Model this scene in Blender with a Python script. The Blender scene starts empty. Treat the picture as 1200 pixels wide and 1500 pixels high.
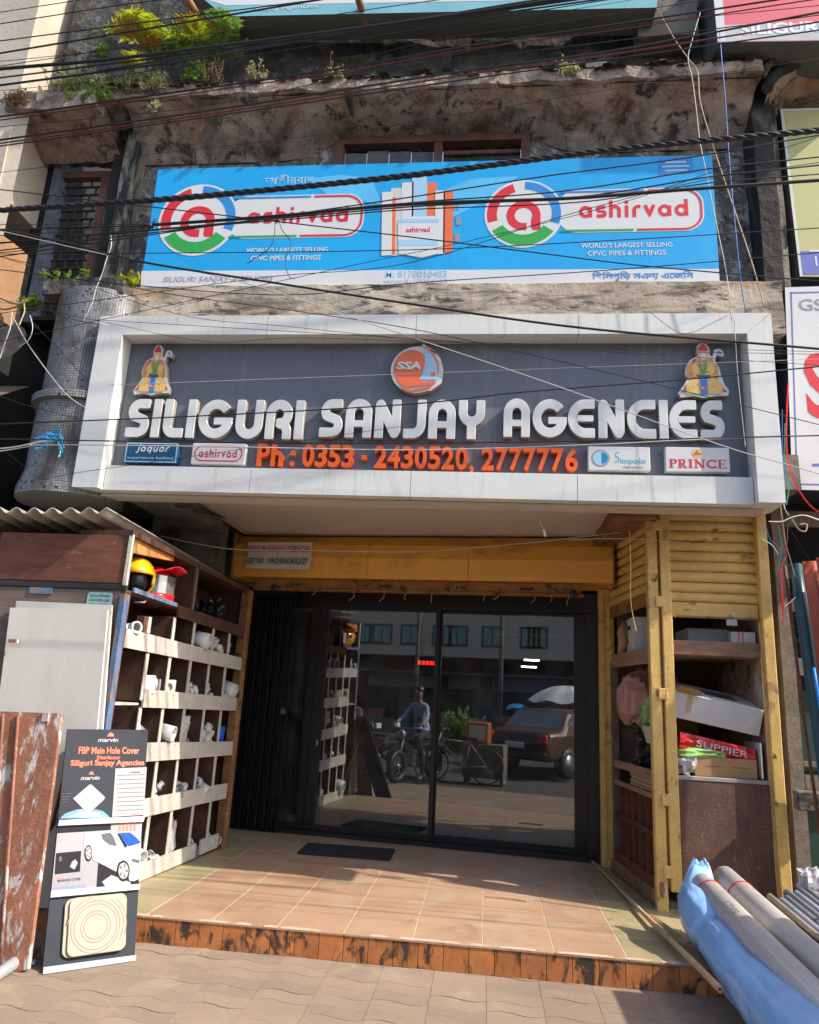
import bpy, bmesh, math, random
import numpy as np
from mathutils import Vector, Matrix, noise
random.seed(7)
SC = bpy.context.scene
COL = SC.collection
PI = math.pi
rad = math.radians

# ---------------------------------------------------------------- camera
CAM = Vector((0.0, 0.0, 1.55))
FOC = 1060.0                       # focal length in pixels of a 1200 x 1500 picture
PITCH, ROLL, YAW = 0.24843, 0.0530, 0.1129
f0 = Vector((-math.sin(YAW), math.cos(YAW), 0)); r0 = Vector((math.cos(YAW), math.sin(YAW), 0)); u0 = Vector((0, 0, 1))
FWD = math.cos(PITCH) * f0 + math.sin(PITCH) * u0
UPV = -math.sin(PITCH) * f0 + math.cos(PITCH) * u0
CR = math.cos(ROLL) * r0 + math.sin(ROLL) * UPV
CU = -math.sin(ROLL) * r0 + math.cos(ROLL) * UPV
cd = bpy.data.cameras.new('camera'); cam = bpy.data.objects.new('camera', cd); COL.objects.link(cam)
m3 = Matrix((CR, CU, -FWD)).transposed()
cam.matrix_world = Matrix.Translation(CAM) @ m3.to_4x4()
cd.sensor_fit = 'VERTICAL'; cd.sensor_height = 24; cd.lens = 24 * FOC / 1500
cd.clip_start = 0.02; cd.clip_end = 500
SC.camera = cam

# ---------------------------------------------------------------- light
SUNV = Vector((1.07, -0.285, 1.0)).normalized()          # towards the sun
w = bpy.data.worlds.new('World'); SC.world = w; w.use_nodes = True
nt = w.node_tree; nt.nodes.clear()
sky = nt.nodes.new('ShaderNodeTexSky'); sky.sky_type = 'NISHITA'; sky.sun_disc = False
sky.sun_elevation = math.asin(SUNV.z); sky.sun_rotation = math.atan2(SUNV.x, SUNV.y)
sky.air_density = 1.0; sky.dust_density = 2.0
bg = nt.nodes.new('ShaderNodeBackground'); bg.inputs[1].default_value = 0.15
wo = nt.nodes.new('ShaderNodeOutputWorld')
nt.links.new(sky.outputs[0], bg.inputs[0]); nt.links.new(bg.outputs[0], wo.inputs[0])
sd = bpy.data.lights.new('sun', 'SUN'); sun = bpy.data.objects.new('sun', sd); COL.objects.link(sun)
sd.energy = 3.3; sd.angle = rad(0.55); sd.color = (1.0, 0.92, 0.79)
sun.rotation_euler = (-SUNV).to_track_quat('-Z', 'Y').to_euler(); sun.location = (6, -3, 9)
SC.view_settings.view_transform = 'Standard'; SC.view_settings.look = 'None'
SC.view_settings.exposure = 1.05; SC.view_settings.gamma = 1; SC.view_settings.use_curve_mapping = False

# ---------------------------------------------------------------- finding places
def ray(px, py):
    return CR * ((px - 600) / FOC) - CU * ((py - 750) / FOC) + FWD
def at(px, py, ax, v):
    """point of the plane (axis = v) seen at a pixel of the photograph"""
    d = ray(px, py); return CAM + d * ((v - CAM[ax]) / d[ax])
def atp(px, py, A, B):
    """the same on the upright plane over the floor line A-B"""
    n = Vector((B[1] - A[1], -(B[0] - A[0]), 0)); d = ray(px, py)
    return CAM + d * (n.dot(Vector((A[0], A[1], 0)) - Vector((CAM.x, CAM.y, 0))) / n.dot(d))

# ---------------------------------------------------------------- materials
MATS = {}
def mat(name, col, rough=0.75, metal=0.0, var=0.18, vs=3.0, bump=0.0, bs=40.0, spots=(), rnd=0.0, spec=None, stretch=None, fine=0.0):
    """procedural material: base colour, broad and fine variation, patches (colour, scale, threshold, softness, stretch), bump"""
    if name in MATS: return MATS[name]
    m = bpy.data.materials.new(name); m.use_nodes = True; t = m.node_tree; N = t.nodes; L = t.links
    b = N['Principled BSDF']; b.inputs['Roughness'].default_value = rough; b.inputs['Metallic'].default_value = metal
    if spec is not None: b.inputs['Specular IOR Level'].default_value = spec
    g = N.new('ShaderNodeNewGeometry')
    def tex(scale, st=None, detail=4, r=0.6, dist=0.0):
        mp = N.new('ShaderNodeMapping'); L.new(g.outputs['Position'], mp.inputs[0])
        mp.inputs['Scale'].default_value = st or (1, 1, 1)
        mp.inputs['Location'].default_value = (random.uniform(0, 50), random.uniform(0, 50), random.uniform(0, 50))
        n = N.new('ShaderNodeTexNoise'); n.inputs['Scale'].default_value = scale; n.inputs['Detail'].default_value = detail
        n.inputs['Roughness'].default_value = r; n.inputs['Distortion'].default_value = dist
        L.new(mp.outputs[0], n.inputs['Vector']); return n
    def mixc(fac, a, bcol, mode='MIX'):
        x = N.new('ShaderNodeMix'); x.data_type = 'RGBA'; x.blend_type = mode
        if isinstance(fac, float): x.inputs[0].default_value = fac
        else: L.new(fac, x.inputs[0])
        for v, i in ((a, 6), (bcol, 7)):
            if isinstance(v, tuple): x.inputs[i].default_value = v if len(v) == 4 else v + (1,)
            else: L.new(v, x.inputs[i])
        return x.outputs[2]
    def ramp(src, lo, hi, a=0.0, bb=1.0):
        r = N.new('ShaderNodeMapRange'); r.inputs[1].default_value = lo; r.inputs[2].default_value = hi
        r.inputs[3].default_value = a; r.inputs[4].default_value = bb; L.new(src, r.inputs[0]); return r.outputs[0]
    c = tuple(col)
    if var > 0:
        n = tex(vs, stretch)
        c = mixc(ramp(n.outputs[0], 0.3, 0.7), tuple(x * (1 - var) for x in col), tuple(min(1, x * (1 + var)) for x in col))
    if fine > 0:
        n = tex(60, stretch, 2)
        v = ramp(n.outputs[0], 0.3, 0.7, 1 - fine, 1 + fine * 0.5)
        cc = N.new('ShaderNodeCombineColor'); [L.new(v, cc.inputs[i]) for i in range(3)]
        c = mixc(1.0, c, cc.outputs[0], 'MULTIPLY')
    if rnd > 0:
        oi = N.new('ShaderNodeObjectInfo'); v = ramp(oi.outputs['Random'], 0, 1, 1 - rnd, 1 + rnd)
        cc = N.new('ShaderNodeCombineColor'); [L.new(v, cc.inputs[i]) for i in range(3)]
        c = mixc(1.0, c, cc.outputs[0], 'MULTIPLY')
    for s in spots:
        scol, sc_, th, soft = s[:4]; st = s[4] if len(s) > 4 else None
        n = tex(sc_, st, 9, 0.7, 0.5)
        c = mixc(ramp(n.outputs[0], th - soft, th + soft), c, tuple(scol))
    if isinstance(c, tuple): b.inputs['Base Color'].default_value = c + (1,)
    else: L.new(c, b.inputs['Base Color'])
    if bump > 0:
        n = tex(bs, stretch, 5); bp = N.new('ShaderNodeBump'); bp.inputs['Strength'].default_value = bump; bp.inputs['Distance'].default_value = 0.02
        L.new(n.outputs[0], bp.inputs['Height']); L.new(bp.outputs[0], b.inputs['Normal'])
    MATS[name] = m; return m
def emis(name, col, s):
    m = bpy.data.materials.new(name); m.use_nodes = True; b = m.node_tree.nodes['Principled BSDF']
    b.inputs['Base Color'].default_value = col + (1,); b.inputs['Emission Color'].default_value = col + (1,); b.inputs['Emission Strength'].default_value = s
    MATS[name] = m; return m

K = (0.02, 0.018, 0.016)
# weathered masonry
M_wall = mat('weathered_plaster', (0.25, 0.215, 0.18), .95, var=.4, vs=5, bump=.9, bs=18, fine=.35,
  spots=[((.10,.09,.08), 2.2, .52, .10), ((.44,.41,.37), 8, .56, .035), ((.30,.18,.08), 2.6, .62, .06), ((.045,.04,.036), 7, .58, .04), ((.36,.33,.33), 3, .64, .05)])
M_dark = mat('mossy_black_plaster', (0.045, 0.043, 0.042), .97, var=.5, vs=6, bump=.9, bs=16, fine=.4,
  spots=[((.16,.155,.15), 7, .56, .05), ((.09,.08,.07), 2, .55, .08, (1, 1, .5)), ((.04,.055,.02), 4, .62, .05), ((.25,.25,.25), 14, .66, .03)])
M_slab = mat('stained_slab', (0.36, 0.27, 0.215), .95, var=.4, vs=4, bump=.9, bs=14, fine=.3,
  spots=[((.42,.35,.30), 2.5, .56, .07), ((.13,.085,.06), 2.4, .55, .06), ((.36,.17,.06), 2.2, .62, .05), ((.055,.045,.038), 5, .57, .04), ((.20,.19,.17), 8, .6, .04)])
M_beam = mat('stained_beam', (0.48, 0.40, 0.32), .9, var=.25, vs=2, bump=.4, bs=20, fine=.15,
  spots=[((.16,.13,.1), 3, .54, .07, (.6, 1, 3)), ((.40,.22,.1), 2.3, .6, .06, (.6, 1, 2)), ((.06,.052,.045), 6, .58, .04, (.6, 1, 2)), ((.34,.33,.31), 7, .62, .04)])
M_pil = mat('pilaster_plaster', (0.26, 0.23, 0.19), .95, var=.3, vs=4, bump=.5, bs=20,
  spots=[((.03,.028,.025), 3, .52, .05, (2, 2, .5)), ((.42,.36,.27), 4, .66, .03)])
M_drain = mat('black_mould_plaster', (0.025, 0.023, 0.022), .9, var=.3, vs=6, bump=.6, bs=18, spots=[((.12,.10,.09), 5, .62, .06, (1,1,.3))])
M_conc = mat('raw_concrete', (0.17, 0.15, 0.13), .95, var=.3, vs=4, bump=.5, bs=25, spots=[((.04,.035,.03), 4, .6, .08)])
M_ceil = mat('whitewashed_ceiling', (0.56, 0.5, 0.44), .9, var=.1, vs=1.5, bump=.1, bs=8, spots=[((.3,.25,.2), 2, .7, .08)])
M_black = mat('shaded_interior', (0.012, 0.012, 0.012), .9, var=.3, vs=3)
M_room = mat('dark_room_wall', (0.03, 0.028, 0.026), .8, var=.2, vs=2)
M_cream = mat('cream_neighbour_plaster', (0.46, 0.40, 0.33), .9, var=.12, vs=2, bump=.3, bs=20, spots=[((.2,.16,.11), 4.5, .68, .04), ((.03,.03,.02), 2.6, .72, .02)])
M_orange = mat('ochre_neighbour_plaster', (0.30, 0.165, 0.085), .9, var=.2, vs=3, bump=.3, bs=20, spots=[((.12,.08,.05), 3, .66, .06)])
# sign
M_alu = mat('white_composite_panel', (0.72, 0.72, 0.69), .38, var=.05, vs=2, fine=.03, spots=[((.52,.49,.42), 5, .64, .1, (2.5, 1, .3)), ((.4,.36,.3), 9, .74, .03, (2, 1, .5))])
M_alu_gap = mat('panel_joint', (0.12, 0.11, 0.1), .8, var=0)
M_board = mat('grey_composite_board', (0.145, 0.155, 0.185), .42, var=.1, vs=2, fine=.08, spots=[((.21,.21,.22), 5, .64, .1, (2.5,2,.35)), ((.1,.1,.115), 4, .66, .08, (3,2,.3))])
M_let = mat('letter_face_acrylic', (0.66, 0.67, 0.66), .3, var=.05, vs=5)
M_letside = mat('letter_side_metal', (0.45, 0.4, 0.32), .4, .3, var=.1)
M_or = mat('orange_acrylic', (0.86, 0.13, 0.015), .35, var=.06, vs=8)
M_white = mat('white_print', (0.66, 0.66, 0.66), .45, var=.03)
M_red = mat('red_print', (0.66, 0.02, 0.035), .45, var=.03)
M_green = mat('green_print', (0.03, 0.36, 0.06), .45, var=.03)
M_blue = mat('blue_print', (0.03, 0.24, 0.62), .45, var=.03)
M_cyan = mat('cyan_vinyl', (0.01, 0.36, 0.75), .4, var=.06, vs=1.2, bump=.35, bs=2.5, fine=.02)
M_navy = mat('navy_print', (0.006, 0.07, 0.16), .45, var=.05)
M_ltblue = mat('light_blue_print', (0.35, 0.58, 0.78), .45, var=.03)
M_grey = mat('grey_print', (0.28, 0.29, 0.31), .5, var=.03)
M_blk = mat('black_print', (0.03, 0.03, 0.03), .5, var=.03)
M_logo_o = mat('orange_print', (0.8, 0.16, 0.06), .4, var=.04)
M_yel = mat('yellow_print', (0.75, 0.5, 0.15), .45, var=.03)
M_skin = mat('skin_print', (0.75, 0.42, 0.25), .5, var=.04)
# metalwork
M_yshut = mat('yellow_painted_steel', (0.70, 0.45, 0.14), .5, var=.14, vs=5, bump=.12, bs=30, fine=.12,
  spots=[((.16,.06,.02), 8, .635, .03, (.5, 1, 2.2)), ((.05,.03,.015), 3, .72, .03)])
M_ypole = mat('yellow_painted_post', (0.72, 0.47, 0.15), .5, var=.15, vs=7, bump=.15, bs=30, fine=.12,
  spots=[((.14,.055,.02), 13, .63, .03, (1, 1, .6)), ((.34,.22,.1), 5, .62, .05)])
M_ybox = mat('yellow_shutter_hood', (0.84, 0.43, 0.075), .48, var=.1, vs=3, fine=.1, spots=[((.2,.09,.03), 9, .66, .03, (.4, 1, 1.5)), ((.5,.24,.06), 2.5, .58, .08, (.5, 1, 1))])
M_ybar = mat('grimy_yellow_bar', (0.32, 0.15, 0.04), .6, var=.3, vs=6, bump=.2, fine=.2, spots=[((.04,.02,.01), 8, .6, .04)])
M_dframe = mat('dark_anodised_frame', (0.035, 0.034, 0.036), .35, .4, var=.1)
M_gate = mat('black_painted_gate', (0.013, 0.013, 0.017), .55, .2, var=.3, vs=8, fine=.2)
M_rust = mat('rusty_sheet_steel', (0.27, 0.11, 0.065), .75, var=.3, vs=5, bump=.3, bs=30, fine=.25,
  spots=[((.45,.43,.42), 4.5, .545, .02, (1.8, 1.6, .55)), ((.42,.16,.05), 7, .66, .04), ((.03,.02,.018), 9, .72, .03)])
M_steel = mat('galvanised_steel', (0.35, 0.36, 0.37), .4, .8, var=.1)
# timber
M_ply = mat('red_brown_plywood', (0.16, 0.055, 0.03), .7, var=.3, vs=3, stretch=(1, 1, 5), fine=.2, bump=.15, spots=[((.28,.13,.08), 6, .64, .05, (1, 1, 4))])
M_ply_grey = mat('grey_worn_plywood', (0.17, 0.125, 0.1), .85, var=.25, vs=4, stretch=(1, 1, 4), fine=.2, bump=.15, spots=[((.08,.06,.05), 3, .62, .06)])
M_counter = mat('scuffed_brown_laminate', (0.14, 0.075, 0.055), .7, var=.3, vs=6, fine=.35, bump=.15, spots=[((.26,.2,.17), 11, .63, .04, (2.5, 2.5, .5))])
M_wood_d = mat('dark_shelf_timber', (0.085, 0.035, 0.022), .8, var=.3, vs=5, stretch=(4, 1, 1), fine=.2, bump=.1)
M_wood_w = mat('whitewashed_timber', (0.54, 0.5, 0.44), .75, var=.12, vs=6, bump=.25, bs=30, fine=.12, spots=[((.3,.19,.1), 8, .7, .03), ((.62,.42,.24), 4, .7, .05)])
M_wood_b = mat('blue_painted_timber', (0.11, 0.17, 0.31), .65, var=.25, vs=5, fine=.2, spots=[((.26,.17,.1), 7, .56, .04), ((.3,.32,.36), 12, .64, .03)])
M_divs = mat('brown_divider_side', (0.095, 0.045, 0.03), .8, var=.35, vs=6, fine=.25)
M_plank = mat('bare_plank', (0.36, 0.2, 0.12), .8, var=.25, vs=4, stretch=(1, 1, 8), fine=.2, bump=.2)
M_post_r = mat('rust_brown_post', (0.26, 0.13, 0.05), .8, var=.35, vs=7, fine=.3, bump=.25, spots=[((.05,.03,.02), 8, .6, .04)])
M_winwood = mat('old_red_window_wood', (0.2, 0.085, 0.06), .8, var=.3, vs=6, fine=.25, spots=[((.3,.26,.24), 7, .66, .04)])
M_winblue = mat('blue_grey_jamb', (0.15, 0.18, 0.23), .8, var=.3, vs=7, fine=.3, spots=[((.04,.04,.04), 8, .6, .04)])
M_bamboo = mat('split_bamboo', (0.5, 0.33, 0.19), .6, var=.2, vs=12)
M_oldgrey = mat('old_grey_timber', (0.2, 0.17, 0.14), .9, var=.3, vs=7, fine=.25, bump=.2)
# floor
M_tile = mat('terracotta_tile', (0.42, 0.26, 0.165), .42, var=.12, vs=2.2, bump=.04, fine=.08, rnd=.07, spots=[((.3,.17,.12), 2.4, .66, .08), ((.46,.36,.25), 2.2, .6, .12), ((.42,.33,.24), 9, .66, .06)])
M_tile_g = mat('greenish_border_tile', (0.36, 0.30, 0.17), .45, var=.15, vs=2.5, bump=.04, fine=.1, rnd=.06, spots=[((.14,.11,.07), 2.4, .66, .07), ((.5,.45,.36), 3, .68, .05)])
M_grout = mat('pale_grout', (0.5, 0.36, 0.27), .9, var=.15, vs=5)
M_riser = mat('orange_riser_tile', (0.46, 0.17, 0.055), .5, var=.16, vs=7, bump=.05, fine=.12, rnd=.14, spots=[((.05,.033,.024), 6, .55, .04, (1.5, 1, .7))])
M_riser_g = mat('dirty_riser_grout', (0.3, 0.19, 0.13), .9, var=.3, vs=10)
M_pav = mat('wavy_paver', (0.26, 0.19, 0.138), .9, var=.12, vs=1.3, bump=.1, bs=90, fine=.1, rnd=.08, spots=[((.33,.18,.12), 2.6, .66, .07), ((.32,.26,.175), 2.2, .62, .07), ((.2,.15,.11), 1.6, .70, .06)])
M_pav_g = mat('paver_joint_sand', (0.25, 0.183, 0.133), .95, var=.2, vs=6, bump=.2)
M_rubber = mat('black_rubber_mat', (0.02, 0.02, 0.022), .8, var=.2)
M_asph = mat('street_asphalt', (0.07, 0.066, 0.06), .9, var=.2, vs=2, bump=.3, bs=80)
# goods
M_pvc = mat('white_pvc', (0.52, 0.54, 0.55), .35, var=.06, vs=9)
M_pvcg = mat('grey_pvc', (0.62, 0.58, 0.55), .38, var=.06, vs=3, fine=.03)
M_pvcd = mat('bluish_grey_pvc', (0.25, 0.26, 0.30), .4, var=.08, vs=3)
M_card = mat('brown_cardboard', (0.42, 0.25, 0.12), .85, var=.1, vs=5, fine=.06)
M_cardw = mat('white_carton', (0.62, 0.6, 0.61), .6, var=.05, vs=4)
M_tape = mat('brown_tape', (0.5, 0.38, 0.24), .35, var=.08)
M_photo = mat('grey_photo_print', (0.1, 0.1, 0.1), .5, var=.6, vs=14)
M_redbag = mat('red_glossy_film', (0.62, 0.012, 0.012), .22, var=.15, vs=8)
M_greenbag = mat('green_printed_film', (0.3, 0.5, 0.16), .25, var=.3, vs=9, spots=[((.25,.3,.4), 7, .58, .04), ((.02,.02,.02), 6, .66, .03)])
M_blackbag = mat('black_polythene', (0.018, 0.018, 0.02), .25, var=.2)
M_clear = mat('milky_polythene', (0.5, 0.5, 0.52), .3, var=.15, vs=10)
M_pinkbag = mat('pink_sacking', (0.48, 0.25, 0.2), .8, var=.12, vs=5, bump=.2)
M_potter = mat('orange_clay_plastic', (0.45, 0.13, 0.04), .45, var=.15, vs=10)
M_bluep = mat('blue_polythene_sheet', (0.27, 0.48, 0.80), .22, var=.15, vs=3, bump=.35, bs=12, stretch=(1, .35, 1), spots=[((.5,.65,.85), 3, .66, .06, (1, .3, 1)), ((.1,.2,.55), 6, .74, .01)])
M_bluec = mat('blue_plastic_cup', (0.01, 0.12, 0.6), .35, var=.05)
M_bluefilm = mat('shiny_blue_film', (0.02, 0.3, 0.6), .2, var=.3, vs=20)
M_helmy = mat('yellow_helmet_shell', (0.8, 0.42, 0.01), .18, var=.04)
M_helmr = mat('red_helmet_shell', (0.65, 0.02, 0.03), .18, var=.05)
M_helmk = mat('black_helmet_plastic', (0.012, 0.012, 0.014), .3, var=.1)
M_visor = mat('smoked_visor', (0.3, 0.3, 0.3), .08, .6, var=.1)
M_roofsh = mat('weathered_cement_sheet', (0.38, 0.35, 0.29), .85, var=.25, vs=6, bump=.2, spots=[((.5,.52,.38), 5, .64, .05)])
M_offw = mat('cream_leaning_board', (0.62, 0.6, 0.54), .5, var=.07, vs=2, fine=.03, stretch=(2, 1, .5), spots=[((.4,.3,.2), 4, .76, .03)])
M_dboard = mat('dark_display_print', (0.04, 0.044, 0.055), .75, var=.1, vs=5, spec=.15)
M_dblk = mat('matte_black_ink', (.025, .025, .03), .8, var=.05, spec=.15)
M_dgrey = mat('matte_grey_ink', (.12, .12, .14), .8, var=.05, spec=.15)
M_dblue = mat('matte_blue_ink', (.02, .09, .4), .8, var=.2, vs=30, spec=.15)
M_mhc = mat('cream_frp_cover', (0.36, 0.305, 0.24), .6, var=.1, vs=8, bump=.1)
M_cable = mat('black_cable', (0.012, 0.012, 0.013), .5, var=.1)
M_cabler = mat('dull_red_cable', (0.16, 0.02, 0.02), .5, var=.1)
M_cablew = mat('white_cable', (0.5, 0.48, 0.46), .5, var=.1)
M_cableb = mat('blue_wire', (0.05, 0.14, 0.5), .5, var=.1)
M_cableg = mat('gold_wire', (0.45, 0.3, 0.17), .5, var=.1)
M_wirer = mat('red_wire', (0.7, 0.03, 0.03), .5, var=.1)
M_wireg = mat('green_wire', (0.04, 0.28, 0.16), .5, var=.1)
M_corr_r = mat('red_corrugated_sheet', (0.36, 0.07, 0.035), .4, .1, var=.1, fine=.05)
M_corr_g = mat('dark_teal_corrugated_sheet', (0.025, 0.07, 0.085), .4, .1, var=.1, fine=.05)
M_dgreen = mat('dark_green_panel', (0.012, 0.05, 0.035), .6, var=.2)
M_rope = mat('blue_rope', (0.02, 0.25, 0.75), .5, var=.1)
M_signy = mat('pale_green_vinyl', (0.5, 0.48, 0.2), .45, var=.03)
M_signp = mat('pink_red_vinyl', (0.75, 0.14, 0.17), .45, var=.03)
M_signv = mat('violet_vinyl', (0.13, 0.15, 0.5), .45, var=.05)
M_teal = mat('faded_teal_vinyl', (0.2, 0.45, 0.52), .5, var=.08)
M_signside = mat('sign_box_side', (0.09, 0.1, 0.09), .7, var=.2)
M_navyside = mat('dark_navy_box_side', (0.01, 0.015, 0.04), .5, var=.2)
# plants
M_fern = mat('yellow_green_frond', (0.46, 0.52, 0.03), .5, var=.4, vs=9)
M_fern2 = mat('orange_brown_frond', (0.36, 0.17, 0.02), .6, var=.4, vs=9)
M_leaf = mat('mid_green_leaf', (0.19, 0.32, 0.05), .6, var=.4, vs=12)
M_leafp = mat('pale_dry_weed', (0.40, 0.43, 0.2), .7, var=.4, vs=12)
M_straw = mat('dry_straw', (0.3, 0.2, 0.11), .8, var=.3, vs=12)
M_stem = mat('woody_stem', (0.12, 0.08, 0.045), .9, var=.3, vs=8)
for _m in (M_fern, M_leaf, M_leafp):
    _t = _m.node_tree; _b = _t.nodes['Principled BSDF']; _tr = _t.nodes.new('ShaderNodeBsdfTranslucent'); _x = _t.nodes.new('ShaderNodeMixShader'); _x.inputs[0].default_value = .4
    _src = _b.inputs['Base Color'].links[0].from_socket; _t.links.new(_src, _tr.inputs[0]); _o = _t.nodes['Material Output']
    _t.links.new(_b.outputs[0], _x.inputs[1]); _t.links.new(_tr.outputs[0], _x.inputs[2]); _t.links.new(_x.outputs[0], _o.inputs[0])      # thin leaves let light through

def glass_mat(name, tint, refl_lo, refl_hi, rough=0.0):
    m = bpy.data.materials.new(name); m.use_nodes = True; t = m.node_tree; t.nodes.clear(); N = t.nodes; L = t.links
    tr = N.new('ShaderNodeBsdfTransparent'); tr.inputs[0].default_value = tint + (1,)
    gl = N.new('ShaderNodeBsdfGlossy'); gl.inputs['Roughness'].default_value = rough; gl.inputs[0].default_value = (.95, .97, 1, 1)
    lw = N.new('ShaderNodeLayerWeight'); lw.inputs[0].default_value = .35
    mr = N.new('ShaderNodeMapRange'); mr.inputs[3].default_value = refl_lo; mr.inputs[4].default_value = refl_hi
    mx = N.new('ShaderNodeMixShader'); o = N.new('ShaderNodeOutputMaterial')
    L.new(lw.outputs['Fresnel'], mr.inputs[0]); L.new(mr.outputs[0], mx.inputs[0]); L.new(tr.outputs[0], mx.inputs[1]); L.new(gl.outputs[0], mx.inputs[2])
    df = N.new('ShaderNodeBsdfDiffuse'); df.inputs[0].default_value = (.5, .47, .42, 1); ge = N.new('ShaderNodeNewGeometry'); nz = N.new('ShaderNodeTexNoise'); nz.inputs['Scale'].default_value = 2.2; nz.inputs['Detail'].default_value = 9; nz.inputs['Roughness'].default_value = .7; nz.inputs['Distortion'].default_value = 1.2; L.new(ge.outputs['Position'], nz.inputs['Vector'])
    m2 = N.new('ShaderNodeMapRange'); m2.inputs[1].default_value = .4; m2.inputs[2].default_value = .75; m2.inputs[3].default_value = .012; m2.inputs[4].default_value = .13; L.new(nz.outputs[0], m2.inputs[0])      # dust and wipe marks on the pane
    mz = N.new('ShaderNodeMixShader'); L.new(m2.outputs[0], mz.inputs[0]); L.new(mx.outputs[0], mz.inputs[1]); L.new(df.outputs[0], mz.inputs[2]); L.new(mz.outputs[0], o.inputs[0])
    MATS[name] = m; return m
M_glass = glass_mat('tinted_door_glass', (.6, .64, .62), .14, .85, .012)

# ---------------------------------------------------------------- building blocks
class MB:
    """collects shapes in world space, then links them as one mesh object"""
    def __init__(s): s.v = []; s.f = []; s.mi = []; s.sm = []; s.cur = 0
    def add(s, vs, fs, smooth=False):
        o = len(s.v); s.v += [tuple(v) for v in vs]
        for f in fs: s.f.append(tuple(i + o for i in f)); s.mi.append(s.cur); s.sm.append(smooth)
        return s
    def box(s, a, b, M=None, ch=0.0):
        x0, y0, z0 = [min(a[i], b[i]) for i in range(3)]; x1, y1, z1 = [max(a[i], b[i]) for i in range(3)]
        if ch <= 0:
            vs = [(x0,y0,z0),(x1,y0,z0),(x1,y1,z0),(x0,y1,z0),(x0,y0,z1),(x1,y0,z1),(x1,y1,z1),(x0,y1,z1)]
            fs = [(0,3,2,1),(4,5,6,7),(0,1,5,4),(1,2,6,5),(2,3,7,6),(3,0,4,7)]
        else:
            c = min(ch, (x1-x0)*.45, (y1-y0)*.45, (z1-z0)*.45)
            bm = bmesh.new(); r = bmesh.ops.create_cube(bm, size=1)
            for v in bm.verts: v.co = Vector(((x0+x1)/2 + v.co.x*(x1-x0), (y0+y1)/2 + v.co.y*(y1-y0), (z0+z1)/2 + v.co.z*(z1-z0)))
            bmesh.ops.bevel(bm, geom=bm.edges[:], offset=c, segments=1, affect='EDGES', profile=.5)
            bm.verts.ensure_lookup_table(); vs = [v.co.copy() for v in bm.verts]; fs = [tuple(v.index for v in f.verts) for f in bm.faces]; bm.free()
        if M is not None: vs = [M @ Vector(v) for v in vs]
        return s.add(vs, fs)
    def tube(s, pts, r, n=6, cap=True):
        pts = [Vector(p) for p in pts]; rs = r if isinstance(r, (list, tuple)) else [r] * len(pts)
        vs = []; up = None
        for i, p in enumerate(pts):
            d = (pts[min(i+1, len(pts)-1)] - pts[max(i-1, 0)]).normalized()
            if up is None: up = d.orthogonal().normalized()
            up = (up - d * up.dot(d)); up = up.normalized() if up.length > 1e-6 else d.orthogonal().normalized()
            q = d.cross(up)
            for k in range(n):
                a = 2 * PI * k / n; vs.append(p + (up * math.cos(a) + q * math.sin(a)) * rs[i])
        fs = []
        for i in range(len(pts) - 1):
            for k in range(n):
                a = i*n+k; b = i*n+(k+1) % n; fs.append((a, b, b+n, a+n))
        if cap: fs += [tuple(range(n))[::-1], tuple(range((len(pts)-1)*n, len(pts)*n))]
        return s.add(vs, fs, n > 5)
    def hollow(s, p0, p1, r, wall, n=24):
        """pipe with an open bore"""
        p0, p1 = Vector(p0), Vector(p1); d = (p1-p0).normalized(); u = d.orthogonal().normalized(); q = d.cross(u)
        vs = []
        for p, rr in ((p0, r), (p1, r), (p1, r-wall), (p0, r-wall)):
            for k in range(n): a = 2*PI*k/n; vs.append(p + (u*math.cos(a)+q*math.sin(a))*rr)
        fs = [(i*n+k, i*n+(k+1) % n, ((i+1) % 4)*n+(k+1) % n, ((i+1) % 4)*n+k) for i in range(4) for k in range(n)]
        return s.add(vs, fs, True)
    def prism(s, poly, d, M):
        """2D polygon (x, y) extruded by d in local z, placed by M"""
        n = len(poly); vs = [M @ Vector((p[0], p[1], 0)) for p in poly] + [M @ Vector((p[0], p[1], d)) for p in poly]
        return s.add(vs, [tuple(range(n))[::-1], tuple(range(n, 2*n))] + [(i, (i+1) % n, (i+1) % n+n, i+n) for i in range(n)])
    def lathe(s, prof, M, n=20):
        """profile (r, z) turned about local z"""
        m = len(prof); vs = []
        for r, z in prof:
            for k in range(n): a = 2*PI*k/n; vs.append(M @ Vector((r*math.cos(a), r*math.sin(a), z)))
        return s.add(vs, [(i*n+k, i*n+(k+1) % n, (i+1)*n+(k+1) % n, (i+1)*n+k) for i in range(m-1) for k in range(n)], True)
    def quad(s, a, b, c, d): return s.add([a, b, c, d], [(0, 1, 2, 3)])
    def grid(s, fn, nu, nv, smooth=True):
        vs = [fn(i/nu, j/nv) for j in range(nv+1) for i in range(nu+1)]
        return s.add(vs, [(j*(nu+1)+i, j*(nu+1)+i+1, (j+1)*(nu+1)+i+1, (j+1)*(nu+1)+i) for j in range(nv) for i in range(nu)], smooth)
    def mesh(s, name, mats, inv=None):
        me = bpy.data.meshes.new(name)
        vs = s.v if inv is None else [tuple(inv @ Vector(v)) for v in s.v]
        me.from_pydata(vs, [], s.f); me.update()
        for m in (mats if isinstance(mats, (list, tuple)) else [mats]): me.materials.append(m)
        me.polygons.foreach_set('material_index', s.mi); me.polygons.foreach_set('use_smooth', s.sm)
        bm = bmesh.new(); bm.from_mesh(me); bmesh.ops.recalc_face_normals(bm, faces=bm.faces); bm.to_mesh(me); bm.free()
        return me
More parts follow.
